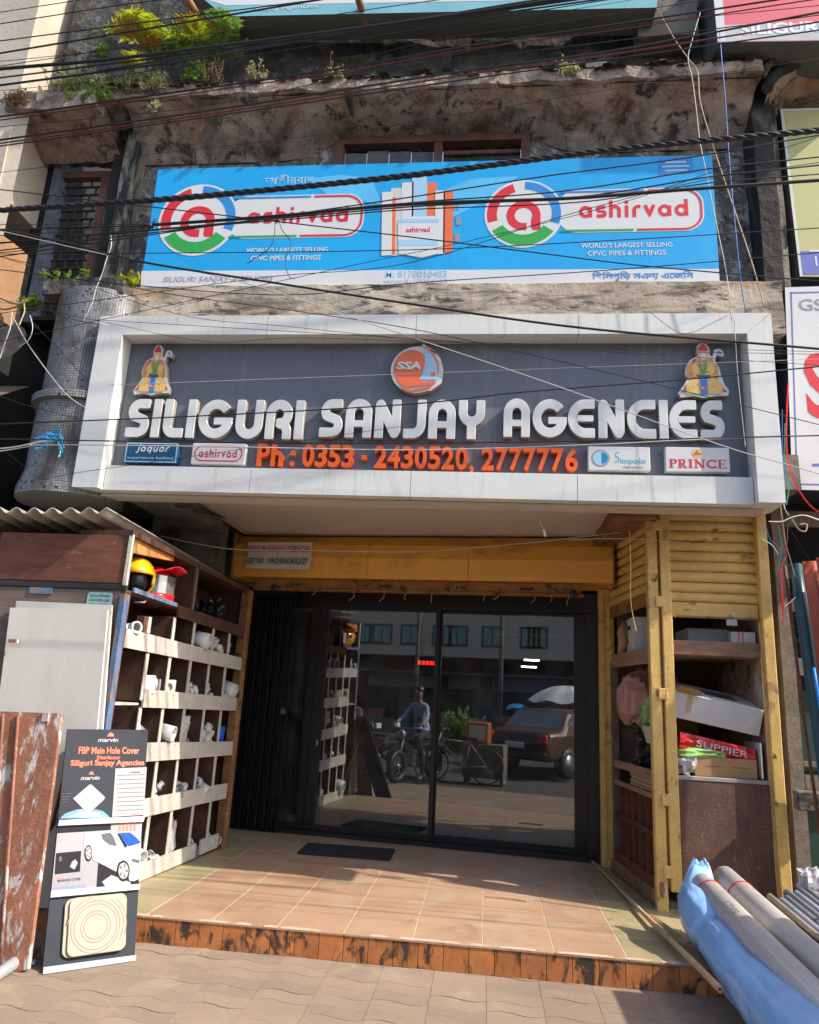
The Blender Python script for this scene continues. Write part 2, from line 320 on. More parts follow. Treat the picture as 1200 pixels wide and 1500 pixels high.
    def build(s, name, mats, parent=None, **kw):
        inv = WM[parent.name].inverted() if parent is not None else None
        if parent is None and s.v:               # a free mesh gets its origin at its base centre
            a = np.array(s.v); o = Vector(((a[:,0].min()+a[:,0].max())/2, (a[:,1].min()+a[:,1].max())/2, a[:,2].min()))
            inv = Matrix.Translation(-o)
        ob = bpy.data.objects.new(name, s.mesh(name, mats, inv)); COL.objects.link(ob)
        if parent is not None: ob.parent = parent; WM[ob.name] = WM[parent.name].copy()
        else: ob.location = o; WM[ob.name] = Matrix.Translation(o)
        for k, v in kw.items(): ob[k] = v
        return ob
WM = {}
def thing(name, loc, label, cat, group=None, rz=0.0):
    o = bpy.data.objects.new(name, None); o.empty_display_size = .1; COL.objects.link(o)
    o.location = loc; o.rotation_euler = (0, 0, rz); o['label'] = label; o['category'] = cat
    if group: o['group'] = group
    WM[o.name] = Matrix.Translation(Vector(loc)) @ Matrix.Rotation(rz, 4, 'Z'); return o
def tag(o, label, cat, group=None):
    o['label'] = label; o['category'] = cat
    if group: o['group'] = group
    return o
def piece(name, me, parent, M):
    """one of many alike pieces: shares mesh data, placed by world matrix M"""
    o = bpy.data.objects.new(name, me); COL.objects.link(o); o.parent = parent
    o.matrix_basis = WM[parent.name].inverted() @ M; WM[o.name] = M.copy(); return o
def frame(o, ex, ey, ez=None):
    """matrix with origin o, local x along ex, local y along ey"""
    ex = Vector(ex).normalized(); ey = Vector(ey); ey = (ey - ex*ey.dot(ex)).normalized(); ez = ex.cross(ey)
    m = Matrix((ex, ey, ez)).transposed().to_4x4(); m.translation = Vector(o); return m
def rough_box(name, a, b, step, amp, mt, parent, freq=3.0, lump=0.0):
    bm = bmesh.new(); bmesh.ops.create_cube(bm, size=1)
    for v in bm.verts: v.co = Vector([a[i] + (v.co[i]+.5)*(b[i]-a[i]) for i in range(3)])
    for ax in range(3):
        n = int(abs(b[ax]-a[ax])/step)
        for k in range(1, n):
            co = Vector((0,0,0)); co[ax] = a[ax] + (b[ax]-a[ax])*k/n; no = Vector((0,0,0)); no[ax] = 1
            bmesh.ops.bisect_plane(bm, geom=bm.verts[:]+bm.edges[:]+bm.faces[:], plane_co=co, plane_no=no)
    for v in bm.verts:
        p = v.co.copy()
        v.co += Vector((noise.noise(p*freq), noise.noise(p*freq+Vector((9,0,0))), noise.noise(p*freq+Vector((0,9,0)))))*amp + Vector((0, noise.noise(p*freq*3), noise.noise(p*freq*3+Vector((5,5,5)))))*amp*.5
        v.co.z += lump*noise.noise(p*1.3)
    mb = MB(); bm.verts.index_update()
    mb.add([v.co.copy() for v in bm.verts], [tuple(v.index for v in f.verts) for f in bm.faces]); bm.free()
    return mb.build(name, mt, parent)

# ---------------------------------------------------------------- lettering
def _sdseg(X, Y, a, b, w, cap):
    dx, dy = b[0]-a[0], b[1]-a[1]; l = math.hypot(dx, dy)+1e-9; ux, uy = dx/l, dy/l
    t = (X-a[0])*ux + (Y-a[1])*uy; p = (X-a[0])*uy*-1 + (Y-a[1])*ux
    if cap == 'r':
        tc = np.clip(t, 0, l); return np.hypot(X-a[0]-ux*tc, Y-a[1]-uy*tc) - w/2
    return np.maximum(np.abs(p)-w/2, np.abs(t-l/2)-l/2)
def _sdarc(X, Y, c, r, a0, a1, w):
    d = np.abs(np.hypot(X-c[0], Y-c[1])-r)-w/2
    mid = rad((a0+a1)/2); half = rad(abs(a1-a0)/2)
    if half >= PI-.01: return d
    an = np.arctan2(Y-c[1], X-c[0])-mid; an = (an+PI) % (2*PI)-PI
    return np.maximum(d, (np.abs(an)-half)*np.hypot(X-c[0], Y-c[1]))
def contours(F, x0, y0, h):
    """closed zero contours of a field by marching squares"""
    ny, nx = F.shape; seg = {}
    def ip(i0, j0, i1, j1):
        a, b = F[j0, i0], F[j1, i1]; t = a/(a-b); return (round(x0+h*(i0+t*(i1-i0)), 5), round(y0+h*(j0+t*(j1-j0)), 5))
    S = F < 0
    cand = np.argwhere((S[:-1,:-1].astype(int)+S[1:,:-1]+S[:-1,1:]+S[1:,1:]) % 4 != 0)
    for j, i in cand:
        c = (1 if S[j,i] else 0)|(2 if S[j,i+1] else 0)|(4 if S[j+1,i+1] else 0)|(8 if S[j+1,i] else 0)
        B = lambda: ip(i,j,i+1,j); R_ = lambda: ip(i+1,j,i+1,j+1); T = lambda: ip(i,j+1,i+1,j+1); L_ = lambda: ip(i,j,i,j+1)
        tb = {1:[(L_,B)],2:[(B,R_)],3:[(L_,R_)],4:[(R_,T)],5:[(L_,T),(R_,B)],6:[(B,T)],7:[(L_,T)],8:[(T,L_)],9:[(T,B)],10:[(B,L_),(T,R_)],11:[(T,R_)],12:[(R_,L_)],13:[(R_,B)],14:[(B,L_)]}[c]
        for p, q in tb: seg.setdefault(p(), []).append(q())
    out = []
    while seg:
        s = next(iter(seg)); loop = [s]; cur = s
        while cur in seg:
            nx_ = seg[cur].pop()
            if not seg[cur]: del seg[cur]
            cur = nx_
            if cur == s: break
            loop.append(cur)
        if len(loop) > 4:
            for _ in range(5):               # drop nearly collinear points
                res = []; n = len(loop); skip = False
                for i in range(n):
                    p, q_, r_ = loop[i-1], loop[i], loop[(i+1) % n]
                    ar = abs((q_[0]-p[0])*(r_[1]-p[1])-(q_[1]-p[1])*(r_[0]-p[0])); ln = math.hypot(r_[0]-p[0], r_[1]-p[1])
                    if not skip and ln > 0 and ar/ln < h*.07 and n > 8: skip = True; continue
                    skip = False; res.append(q_)
                if len(res) == len(loop) or len(res) < 6: break
                loop = res
            out.append(loop)
    return out
def fill_mesh(name, loops, ext, mats, bev=0.0):
    """2D loops (holes by even-odd) -> extruded mesh, flat face towards +z at z = ext"""
    cu = bpy.data.curves.new(name, 'CURVE'); cu.dimensions = '2D'; cu.fill_mode = 'BOTH'; cu.extrude = ext/2; cu.bevel_depth = bev; cu.bevel_resolution = 0
    for lp in loops:
        sp = cu.splines.new('POLY'); sp.points.add(len(lp)-1)
        for i, p in enumerate(lp): sp.points[i].co = (p[0], p[1], 0, 1)
        sp.use_cyclic_u = True
    return _cm(cu, name, ext, mats)
def _cm(cu, name, ext, mats):
    ob = bpy.data.objects.new('tmp', cu); COL.objects.link(ob); dg = bpy.context.evaluated_depsgraph_get(); dg.update()
    me = bpy.data.meshes.new_from_object(ob.evaluated_get(dg)); bpy.data.objects.remove(ob); bpy.data.curves.remove(cu)
    me.name = name; me.transform(Matrix.Translation((0, 0, ext/2))); me.materials.clear()
    mats = mats if isinstance(mats, (list, tuple)) else [mats]
    me.polygons.foreach_set('use_smooth', [False]*len(me.polygons))
    for m in mats: me.materials.append(m)
    if len(mats) > 1:
        for p in me.polygons: p.material_index = 0 if p.normal.z > .7 else 1
    else:
        for p in me.polygons: p.material_index = 0
    return me
W_ = .235
GL = {  # stroke letters, unit cap height: list of ('s',a,b,cap,w) / ('a',centre,r,a0,a1,w), advance
'S': ([('s',(.34,.88),(.62,.88),'b',W_),('a',(.34,.68),.2,88,228,W_),('s',(.20,.55),(.47,.46),'r',W_),('a',(.34,.32),.2,-92,48,W_),('s',(.34,.12),(0,.12),'b',W_)],.66),
'I': ([('s',(.12,0),(.12,1),'b',W_)],.25),
'L': ([('s',(.12,1),(.12,.3),'b',W_),('a',(.32,.32),.2,178,272,W_),('s',(.31,.12),(.6,.12),'b',W_)],.60),
'G': ([('a',(.5,.5),.38,38,350,W_),('s',(.46,.44),(.98,.44),'b',.17),('s',(.88,.36),(.88,.52),'b',.2)],1.0),
'U': ([('s',(.12,1),(.12,.37),'b',W_),('a',(.39,.385),.27,178,362,W_),('s',(.66,.37),(.66,1),'b',W_)],.78),
'R': ([('s',(.12,0),(.12,.66),'b',W_),('a',(.37,.64),.25,-92,182,W_),('s',(.30,.41),(.42,.41),'b',.2),('a',(.37,.16),.25,-5,92,W_),('s',(.62,.17),(.62,0),'b',W_)],.74),
'A': ([('s',(.12,0),(.12,.66),'b',W_),('a',(.38,.63),.26,-2,182,W_),('s',(.64,.65),(.64,0),'b',W_),('s',(.2,.36),(.6,.36),'b',.16)],.76),
'N': ([('s',(.13,0),(.13,.86),'b',W_),('s',(.15,.87),(.58,.13),'r',.25),('s',(.62,.13),(.62,1),'b',W_)],.74),
'J': ([('s',(.52,1),(.52,.37),'b',W_),('a',(.27,.37),.25,-92,2,W_),('s',(.28,.12),(.02,.12),'b',W_)],.64),
'Y': ([('s',(.12,1),(.12,.7),'b',W_),('a',(.37,.7),.25,178,362,W_),('s',(.62,.7),(.62,1),'b',W_),('s',(.37,.5),(.37,0),'b',W_)],.74),
'E': ([('a',(.44,.5),.38,88,272,W_),('s',(.42,.88),(.7,.88),'b',W_),('s',(.42,.12),(.7,.12),'b',W_),('s',(.2,.5),(.66,.5),'b',.15)],.72),
'C': ([('a',(.5,.5),.38,88,272,W_),('s',(.48,.88),(.8,.88),'b',W_),('s',(.48,.12),(.8,.12),'b',W_)],.82),
}
V_ = .15
GS = {  # rounded lower case, x-height .62
'a': ([('a',(.3,.31),.23,0,360,V_),('s',(.54,.55),(.54,.03),'b',V_)],.72),
's': ([('s',(.2,.545),(.46,.545),'b',V_),('a',(.2,.44),.105,88,272,V_),('s',(.19,.335),(.36,.30),'b',.12),('a',(.34,.185),.11,-92,92,V_),('s',(.35,.075),(.06,.075),'b',V_)],.56),
'h': ([('s',(.1,0),(.1,.88),'b',V_),('a',(.3,.36),.2,-2,182,V_),('s',(.5,.37),(.5,0),'b',V_)],.68),
'i': ([('s',(.1,0),(.1,.6),'b',V_),('s',(.1,.72),(.1,.86),'b',V_)],.28),
'r': ([('s',(.1,0),(.1,.4),'b',V_),('a',(.29,.35),.19,70,182,V_),('s',(.27,.545),(.4,.545),'b',V_)],.46),
'v': ([('s',(.09,.6),(.30,.1),'b',V_),('s',(.30,.1),(.51,.6),'b',V_),('s',(.27,.075),(.33,.075),'b',V_)],.64),
'd': ([('a',(.3,.31),.23,0,360,V_),('s',(.54,.88),(.54,.03),'b',V_)],.72),
'j': ([('s',(.16,.6),(.16,-.1),'b',V_),('s',(.16,.72),(.16,.86),'b',V_),('s',(.2,-.1),(-.08,-.1),'b',.12)],.34),
'q': ([('a',(.3,.31),.23,0,360,V_),('s',(.54,.6),(.54,-.22),'b',V_)],.72),
'u': ([('s',(.1,.6),(.1,.25),'b',V_),('a',(.3,.26),.2,178,362,V_),('s',(.5,.6),(.5,0),'b',V_)],.68),
'm': ([('s',(.1,0),(.1,.6),'b',V_),('a',(.25,.4),.15,-2,182,V_),('s',(.4,.4),(.4,0),'b',V_),('a',(.55,.4),.15,-2,182,V_),('s',(.7,.4),(.7,0),'b',V_)],.88),
'n': ([('s',(.1,0),(.1,.6),'b',V_),('a',(.3,.36),.2,-2,182,V_),('s',(.5,.37),(.5,0),'b',V_)],.66),
}
def glyph_loops(prims, h=.02, off=0.0):
    xs = np.arange(-.2, 1.3, h); ys = np.arange(-.4, 1.2, h); X, Y = np.meshgrid(xs, ys); F = np.full(X.shape, 9.0)
    for p in prims:
        F = np.minimum(F, _sdseg(X, Y, p[1], p[2], p[4], p[3]) if p[0] == 's' else _sdarc(X, Y, p[1], p[2], p[3], p[4], p[5]))
    F = F - off + 1e-7
    return contours(F, xs[0], ys[0], h)
_gc = {}
def stroke_word(word, table, x0, x1, z0, H, M, ext, mats, parent, name='letter', gap=.1, bev=0.0, shear=0.0, joined=False, h=.02, fit=True, off=0.0):
    """word in stroke letters between x0 and x1 of frame M (x right, y up), cap height H"""
    tot = sum(table[c][1]+gap for c in word)-gap; s = (x1-x0)/tot; x = x0; loops_all = []
    for c in word:
        key = (id(table), c, h, off)
        if key not in _gc: _gc[key] = glyph_loops(table[c][0], h, off)
        lp = [[(x+(p[0]+shear*p[1])*s, z0+p[1]*H) for p in l] for l in _gc[key]]
        if joined: loops_all += lp
        else:
            lp2 = [[(p[0]-x, p[1]-z0) for p in l] for l in lp]
            me = fill_mesh(name, lp2, ext, mats, bev); piece(name, me, parent, M @ Matrix.Translation((x, z0, 0)))
        x += (table[c][1]+gap)*s
    if joined: return piece(name, fill_mesh(name, loops_all, ext, mats, bev), parent, M)
def text(body, x0, x1, z0, H, M, mats, parent, ext=.001, off=0.0, shear=0.0, name='lettering', bev=0.0, hfit=True, spacing=1.0):
    """text in the built-in font, fitted to x0..x1 and height H above z0"""
    cu = bpy.data.curves.new(name, 'FONT'); cu.body = body; cu.size = 1; cu.offset = off; cu.shear = shear; cu.space_character = spacing; cu.resolution_u = 3
    me = _cm(cu, name, 0, mats)
    me.polygons.foreach_set('use_smooth', [False]*len(me.polygons))
    if not len(me.vertices): return None
    co = np.array([v.co for v in me.vertices]); mn, mx = co.min(0), co.max(0)
    sx = (x1-x0)/(mx[0]-mn[0]); sy = H/(mx[1]-mn[1])
    T = Matrix.Translation((x0, z0, 0)) @ Matrix.Diagonal((sx, sy, 1, 1)) @ Matrix.Translation((-mn[0], -mn[1], 0))
    me.transform(T)
    if ext > 0:
        bm = bmesh.new(); bm.from_mesh(me); bmesh.ops.remove_doubles(bm, verts=bm.verts, dist=1e-6)
        r = bmesh.ops.extrude_face_region(bm, geom=bm.faces[:])
        bmesh.ops.translate(bm, verts=[g for g in r['geom'] if isinstance(g, bmesh.types.BMVert)], vec=(0, 0, ext))
        bmesh.ops.recalc_face_normals(bm, faces=bm.faces); bm.to_mesh(me); bm.free()
    return piece(name, me, parent, M)
def poly(pts, M, mt, parent, name, ext=.001, z=0.0):
    loops = pts if isinstance(pts[0][0], (tuple, list)) else [pts]
    me = fill_mesh(name, loops, ext, mt); return piece(name, me, parent, M @ Matrix.Translation((0, 0, z)))
def circ(c, r, n=32, a0=0, a1=360, ry=None):
    return [(c[0]+r*math.cos(rad(a0+(a1-a0)*i/n)), c[1]+(ry or r)*math.sin(rad(a0+(a1-a0)*i/n))) for i in range(n if a1-a0 >= 360 else n+1)]
def ringseg(c, r0, r1, a0, a1, n=24):
    return circ(c, r1, n, a0, a1)+circ(c, r0, n, a0, a1)[::-1]
def rrect(x0, y0, x1, y1, r, n=6):
    P_ = []
    for cx, cy, a in ((x1-r, y1-r, 0), (x0+r, y1-r, 90), (x0+r, y0+r, 180), (x1-r, y0+r, 270)): P_ += circ((cx, cy), r, n, a, a+90)
    return P_
# ================================================================ the setting
def struct(o): o['kind'] = 'structure'; return o
mb = MB(); mb.box((-30, -8.0, -.3), (30, 1.9, -.03)); struct(mb.build('street', M_asph))
mb = MB(); mb.box((-30, 1.9, -.3), (30, 9.5, -.0035))
pavement = struct(mb.build('pavement', M_pav_g))
# wavy pavers: single pieces where they show, joined beyond
def paver_mb(cx, cy, L, D, z0, z1, g=.0012, amp=.02):
    m = MB(); n = 8; top = []; bot = []
    for i in range(n+1):
        t = i/n; x = cx - L/2 + g + (L-2*g)*t; wv = amp*math.sin(2*PI*(x-cx+L/2)/L); top.append((x, cy+D/2-g+wv)); bot.append((x, cy-D/2+g+wv))
    P_ = bot + top[::-1]; m.prism(P_, z1-z0, Matrix.Translation((0, 0, z0))); return m
PL, PD = .30, .125
pm = paver_mb(0, 0, PL, PD, -.03, 0).mesh('paver', M_pav)
for j in range(10):
    for i in range(18):
        x = -3.1 + i*PL; y = 4.70 - j*PD
        piece('paver', pm, pavement, Matrix.Translation((x, y, random.uniform(-.0015, .0015))) @ Matrix.Rotation(random.uniform(-.006, .006), 4, 'Z'))
far = MB()
for j in range(-1, 25):
    for i in range(-8, 34):
        if 0 <= j < 10 and 0 <= i < 18: continue
        x = -3.1 + i*PL; y = 4.70 - j*PD
        m_ = paver_mb(x, y, PL, PD, -.03, random.uniform(-.0015, .0015)); far.add(m_.v, m_.f)
o = far.build('paver_field', M_pav, pavement); o['kind'] = 'stuff'

# raised porch floor
mb = MB(); mb.box((-2.75, 4.785, -.02), (1.95, 7.95, .1478))
porch = struct(mb.build('porch_floor', M_grout))
mb = MB(); mb.box((-2.75, 4.779, 0), (1.95, 4.785, .138)); mb.build('riser_mortar', M_riser_g, porch)
TX0, TW = -2.05, .4157
tm = MB().box((-TW/2+.003, -.205, -.012), (TW/2-.003, .205, 0), ch=.0015).mesh('floor_tile', M_tile)
for j in range(8):
    for i in range(7):
        y = 4.97 + j*.416
        if y > 7.7: continue
        piece('floor_tile', tm, porch, Matrix.Translation((TX0+TW*(i+.5), y, .15+random.uniform(-.0006, .0006))))
for (xa, xb) in ((-2.52, -2.055), (.866, 1.32)):
    g = MB().box((-(xb-xa)/2, -.205, -.012), ((xb-xa)/2-.002, .205, 0), ch=.0015).mesh('border_tile', M_tile_g)
    for j in range(7): piece('border_tile', g, porch, Matrix.Translation(((xa+xb)/2, 4.97+j*.416, .1495)))
g = MB().box((-.313, -.205, -.012), (.313, .205, 0), ch=.0015).mesh('border_tile', M_tile_g)
for j in range(4): piece('border_tile', g, porch, Matrix.Translation((1.636, 4.97+j*.416, .1495)))
rm = MB().box((-.0725, -.009, -.072), (.0725, 0, .068), ch=.0015).mesh('riser_tile', M_riser)
x = -2.67
while x < 1.9:
    piece('riser_tile', rm, porch, Matrix.Translation((x, 4.779, .072+random.uniform(-.002, .002))) @ Matrix.Rotation(random.uniform(-.01, .01), 4, 'Y') @ Matrix.Rotation(random.uniform(-.006, .006), 4, 'X')); x += .1495
# crumbled mortar lip along the edge
mb = MB()
for k in range(34):
    x = random.uniform(-2.4, 1.5); l = random.uniform(.04, .22)
    vs = []; n = 6
    for i in range(n+1):
        t = i/n; wd = .014*math.sin(PI*t)+.004
        vs += [(x+l*t, 4.766+random.uniform(-.004, .004), .151), (x+l*t, 4.776+wd, .1545), (x+l*t, 4.766, .139)]
    mb.add(vs, [(i*3, i*3+1, i*3+4, i*3+3) for i in range(n)] + [(i*3+2, i*3, i*3+3, i*3+5) for i in range(n)])
mb.build('chipped_mortar_edge', M_grout, porch)

# ================================================================ the old building
bld = thing('shop_building', (-.6, 6.5, 0), 'weathered two storey shop building with mossy slabs behind the signs', 'building')
W1 = 5.93
# ground floor room behind the glass and the walls beside it
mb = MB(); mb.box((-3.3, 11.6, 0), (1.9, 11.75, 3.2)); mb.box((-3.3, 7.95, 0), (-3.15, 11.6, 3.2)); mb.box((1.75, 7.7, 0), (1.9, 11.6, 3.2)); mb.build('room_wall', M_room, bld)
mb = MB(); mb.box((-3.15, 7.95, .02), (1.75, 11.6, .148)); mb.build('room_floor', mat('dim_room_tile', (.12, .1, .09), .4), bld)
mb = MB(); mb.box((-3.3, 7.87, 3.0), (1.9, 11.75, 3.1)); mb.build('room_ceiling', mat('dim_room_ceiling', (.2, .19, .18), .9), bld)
mb = MB(); mb.box((-2.92, 7.62, 2.62), (1.4, 7.86, 3.24)); mb.build('lintel', M_conc, bld)
mb = MB(); mb.box((1.22, 7.45, .1), (1.9, 7.8, 3.2)); mb.box((-3.4, 7.9, .1), (-2.86, 8.1, 3.2)); mb.build('pier', M_dark, bld)
rough_box('side_wall', (-3.45, 6.95, .1), (-2.70, 7.15, 3.35), .2, .012, M_conc, bld)
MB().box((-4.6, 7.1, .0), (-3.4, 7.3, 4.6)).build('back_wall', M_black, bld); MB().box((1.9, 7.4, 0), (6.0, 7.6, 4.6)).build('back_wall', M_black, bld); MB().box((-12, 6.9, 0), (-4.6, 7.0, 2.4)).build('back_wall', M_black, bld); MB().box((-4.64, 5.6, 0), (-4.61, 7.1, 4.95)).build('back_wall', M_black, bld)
# porch ceiling
mb = MB(); mb.box((-2.6, 5.36, 3.125), (1.02, 7.35, 3.2), ch=.01); mb.build('porch_ceiling', M_ceil, bld)
rough_box('slab', (-3.95, 5.55, 3.22), (2.35, 8.0, 3.5), .25, .012, M_conc, bld)
# ragged concrete stub under the slab
mb = MB(); mb.grid(lambda u, v: Vector((-2.95+.42*u+.03*noise.noise(Vector((u*4, v*4, 1))), 5.6+1.0*v, 3.12-.16*u*(1-v)+.04*noise.noise(Vector((u*5, v*5, 0))))), 8, 8); mb.build('broken_slab_edge', M_conc, bld)
mb = MB(); mb.box((-2.98, 5.56, 3.0), (-2.6, 6.7, 3.24)); mb.build('concrete_beam_stub', M_conc, bld)
rough_box('floor_beam', (-3.6, 5.5, 4.5), (2.32, 6.3, 4.975), .12, .012, M_beam, bld)
mb = MB(); mb.box((-3.9, 5.9, 3.4), (2.4, 6.05, 4.6)); mb.build('upper_back', M_dark, bld)
# first floor wall with a window hole
wx0, wx1, wz1 = -1.60, .30, 6.86
for a, b in (((-3.62, W1, 4.9), (wx0, W1+.2, 7.2)), ((wx1, W1, 4.9), (2.42, W1+.2, 7.2)), ((wx0, W1, wz1), (wx1, W1+.2, 7.2))):
    rough_box('wall', a, b, .14, .012, M_wall, bld)
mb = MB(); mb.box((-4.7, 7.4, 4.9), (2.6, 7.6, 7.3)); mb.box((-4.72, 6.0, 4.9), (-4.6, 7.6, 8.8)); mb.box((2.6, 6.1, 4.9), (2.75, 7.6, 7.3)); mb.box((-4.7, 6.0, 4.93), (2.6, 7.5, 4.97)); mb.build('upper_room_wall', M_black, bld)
# window
win = MB(); win.box((wx0, W1-.03, wz1-.08), (wx1, W1+.06, wz1)).box((wx0, W1-.03, 5.3), (wx0+.09, W1+.06, wz1-.08)).box((wx1-.08, W1-.03, 5.3), (wx1, W1+.06, wz1-.08)).box((-.62, W1-.02, 5.3), (-.54, W1+.06, wz1-.08))
wo_ = win.build('window', M_winwood, bld)
for i in range(4):
    MB().box((wx0+.1+i*.22, W1+.03, 5.3), (wx0+.31+i*.22, W1+.05, wz1-.13+random.uniform(-.02, .01))).build('shutter_board', mat('grey_shutter_board', (.16, .16, .17), .85, var=.3, vs=6, fine=.25), wo_)
MB().box((-.53, W1+.02, wz1-.19), (.215, W1+.06, wz1-.15)).build('sash_rail', M_winwood, wo_)
MB().box((-.53, W1+.045, 5.3), (.215, W1+.05, wz1-.19)).build('pane', glass_mat('old_window_glass', (.2, .22, .2), .12, .8), wo_)
for i in range(6): MB().tube([(-.47+i*.13, W1+.09, 5.3), (-.47+i*.13, W1+.09, wz1-.1)], .006).build('bar', M_dark, wo_)
# overhanging slab with ragged edge
rough_box('sunshade_slab', (-3.8, 5.42, 6.965), (2.28, 6.2, 7.09), .075, .03, M_slab, bld, freq=4, lump=.02)
rough_box('sunshade_slab', (-4.72, 5.36, 6.83), (-3.82, 6.2, 7.02), .075, .035, M_slab, bld, freq=4, lump=.03)
def cove(u, v):                              # plaster coved up from the wall to the slab edge
    x = -3.60+5.86*u; wn = 1/(1+math.exp(-(x+1.75)*9)) * (1/(1+math.exp((x-.45)*9))); dz = .34-.235*wn
    p = Vector((x, 5.47+.45*v, 6.955-dz*v**1.7)); n_ = noise.noise(p*4)*.03+noise.noise(p*11)*.014; return p+Vector((0, n_, n_*.6))
MB().grid(cove, 150, 14).build('coved_soffit', M_slab, bld)
MB().grid(lambda u, v: Vector((-4.66+.86*u, 5.42+.5*v, 6.83-.16*v**1.6+.03*noise.noise(Vector((u*6, v*4, 3))))), 24, 10).build('coved_soffit', M_slab, bld)
for i, x in enumerate((-1.43, 1.22)):      # old ribs and torn lips under the slab
    rough_box('slab_rib', (x, 5.45, 6.93-.02*random.random()), (x+random.uniform(.03, .07), 5.9, 6.99), .06, .015, M_dark, bld, freq=9)
# mossy crust on the slab
mb = MB()
for k in range(260):
    x = random.uniform(-4.6, 2.25); y = 5.38+random.random()*.10; z = (7.08 if x > -3.8 else 7.01)+random.uniform(-.03, .02); r = random.uniform(.012, .05)
    a = random.random()*6; vs = [(x+r*math.cos(a+k_*1.26)*random.uniform(.6, 1.3)*1.4, y+r*math.sin(a+k_*1.26)*.7, z+random.uniform(-.012, .012)) for k_ in range(5)] + [(x, y, z+r*.7)]
    mb.add(vs, [(i, (i+1) % 5, 5) for i in range(5)])
o = mb.build('moss_crust', mat('dry_moss', (.06, .05, .03), .95, var=.5, vs=14), bld); o['kind'] = 'stuff'
# parapet
rough_box('parapet', (-4.5, 5.72, 7.05), (2.0, 5.95, 8.9), .12, .03, M_dark, bld)
rough_box('parapet', (-4.64, 5.88, 6.9), (-3.5, 6.0, 9.4), .15, .02, mat('grey_plaster_wall', (.2, .185, .17), .9, var=.25, vs=3, bump=.4, bs=14, spots=[((.08,.07,.065), 3, .6, .06)]), bld)
mb = MB(); mb.box((1.25, 5.5, 7.5), (1.78, 5.72, 8.3)); mb.build('parapet_block', M_conc, bld)
mb = MB(); mb.box((.52, 5.42, 7.09), (.95, 5.6, 7.16), ch=.01); mb.build('loose_slab', M_conc, bld)
# pilasters
rough_box('pilaster', (-3.86, 5.86, 4.9), (-3.72, 6.1, 6.85), .1, .015, M_drain, bld)
rough_box('pilaster', (-3.71, 5.78, 4.9), (-3.56, 6.0, 6.95), .1, .01, M_pil, bld)
rough_box('pilaster', (2.26, 5.68, 4.4), (2.42, 6.0, 7.32), .08, .014, M_drain, bld)
rough_box('pilaster', (2.42, 5.76, 4.4), (2.5, 5.9, 7.2), .1, .008, M_pil, bld)
# left recess: old window with lattice grille
lw = MB(); lw.box((-4.58, 5.98, 4.9), (-4.5, 6.12, 7.0)); lw.box((-3.96, 6.0, 4.9), (-3.9, 6.12, 7.0)); o = lw.build('window', M_winblue, bld)
MB().box((-4.5, 6.02, 6.58), (-3.97, 6.1, 6.65)).build('window_head', M_winwood, o)
MB().box((-4.05, 6.0, 4.95), (-3.965, 6.08, 6.58)).build('window_stile', M_winwood, o)
gm = MB()
for r in range(17):
    z = 4.98+r*.096; gm.box((-4.5, 6.09, z), (-4.05, 6.115, z+.012))
    for c in range(4): gm.box((-4.47+c*.125+.06*(r % 2), 6.09, z+.012), (-4.455+c*.125+.06*(r % 2), 6.113, z+.096))
gm.build('grille', mat('grimy_iron', (.05, .045, .04), .8, var=.3), o)
# mosaic bay
bay = thing('mosaic_bay', (-3.5, 5.6, 2.95), 'round bay clad in small grey mosaic tiles left of the big sign', 'balcony')
def mosaic_mat():
    m = bpy.data.materials.new('grey_mosaic'); m.use_nodes = True; t = m.node_tree; N, L = t.nodes, t.links; b = N['Principled BSDF']; b.inputs['Roughness'].default_value = .45
    at_ = N.new('ShaderNodeAttribute'); at_.attribute_name = 'tile_tone'
    n = N.new('ShaderNodeTexNoise'); n.inputs['Scale'].default_value = 3.5; n.inputs['Detail'].default_value = 6
    r = N.new('ShaderNodeMapRange'); r.inputs[1].default_value = .5; r.inputs[2].default_value = .68; L.new(n.outputs[0], r.inputs[0])
    x = N.new('ShaderNodeMix'); x.data_type = 'RGBA'; L.new(r.outputs[0], x.inputs[0]); L.new(at_.outputs['Color'], x.inputs[6]); x.inputs[7].default_value = (.07, .06, .05, 1)
    L.new(x.outputs[2], b.inputs['Base Color']); return m
M_mos = mosaic_mat()
cxb, cyb = -3.50, 5.55
def bay_r(z): return .36+.035*max(0, (3.25-z)/.3) if z < 3.8 else .335
mb = MB()
mb.lathe([(.33, 4.82), (.33, 3.86), (.375, 3.85), (.39, 3.83), (.39, 3.78), (.345, 3.77), (.348, 3.2), (.37, 3.06), (.385, 2.97), (.37, 2.95), (.0, 2.9)], Matrix.Translation((cxb, cyb, 0)) @ Matrix.Diagonal((1.12, 1, 1, 1)), 40)
mb.build('bay_core', mat('dark_mosaic_mortar', (.10, .096, .09), .9), bay)
tl = MB(); tones = []
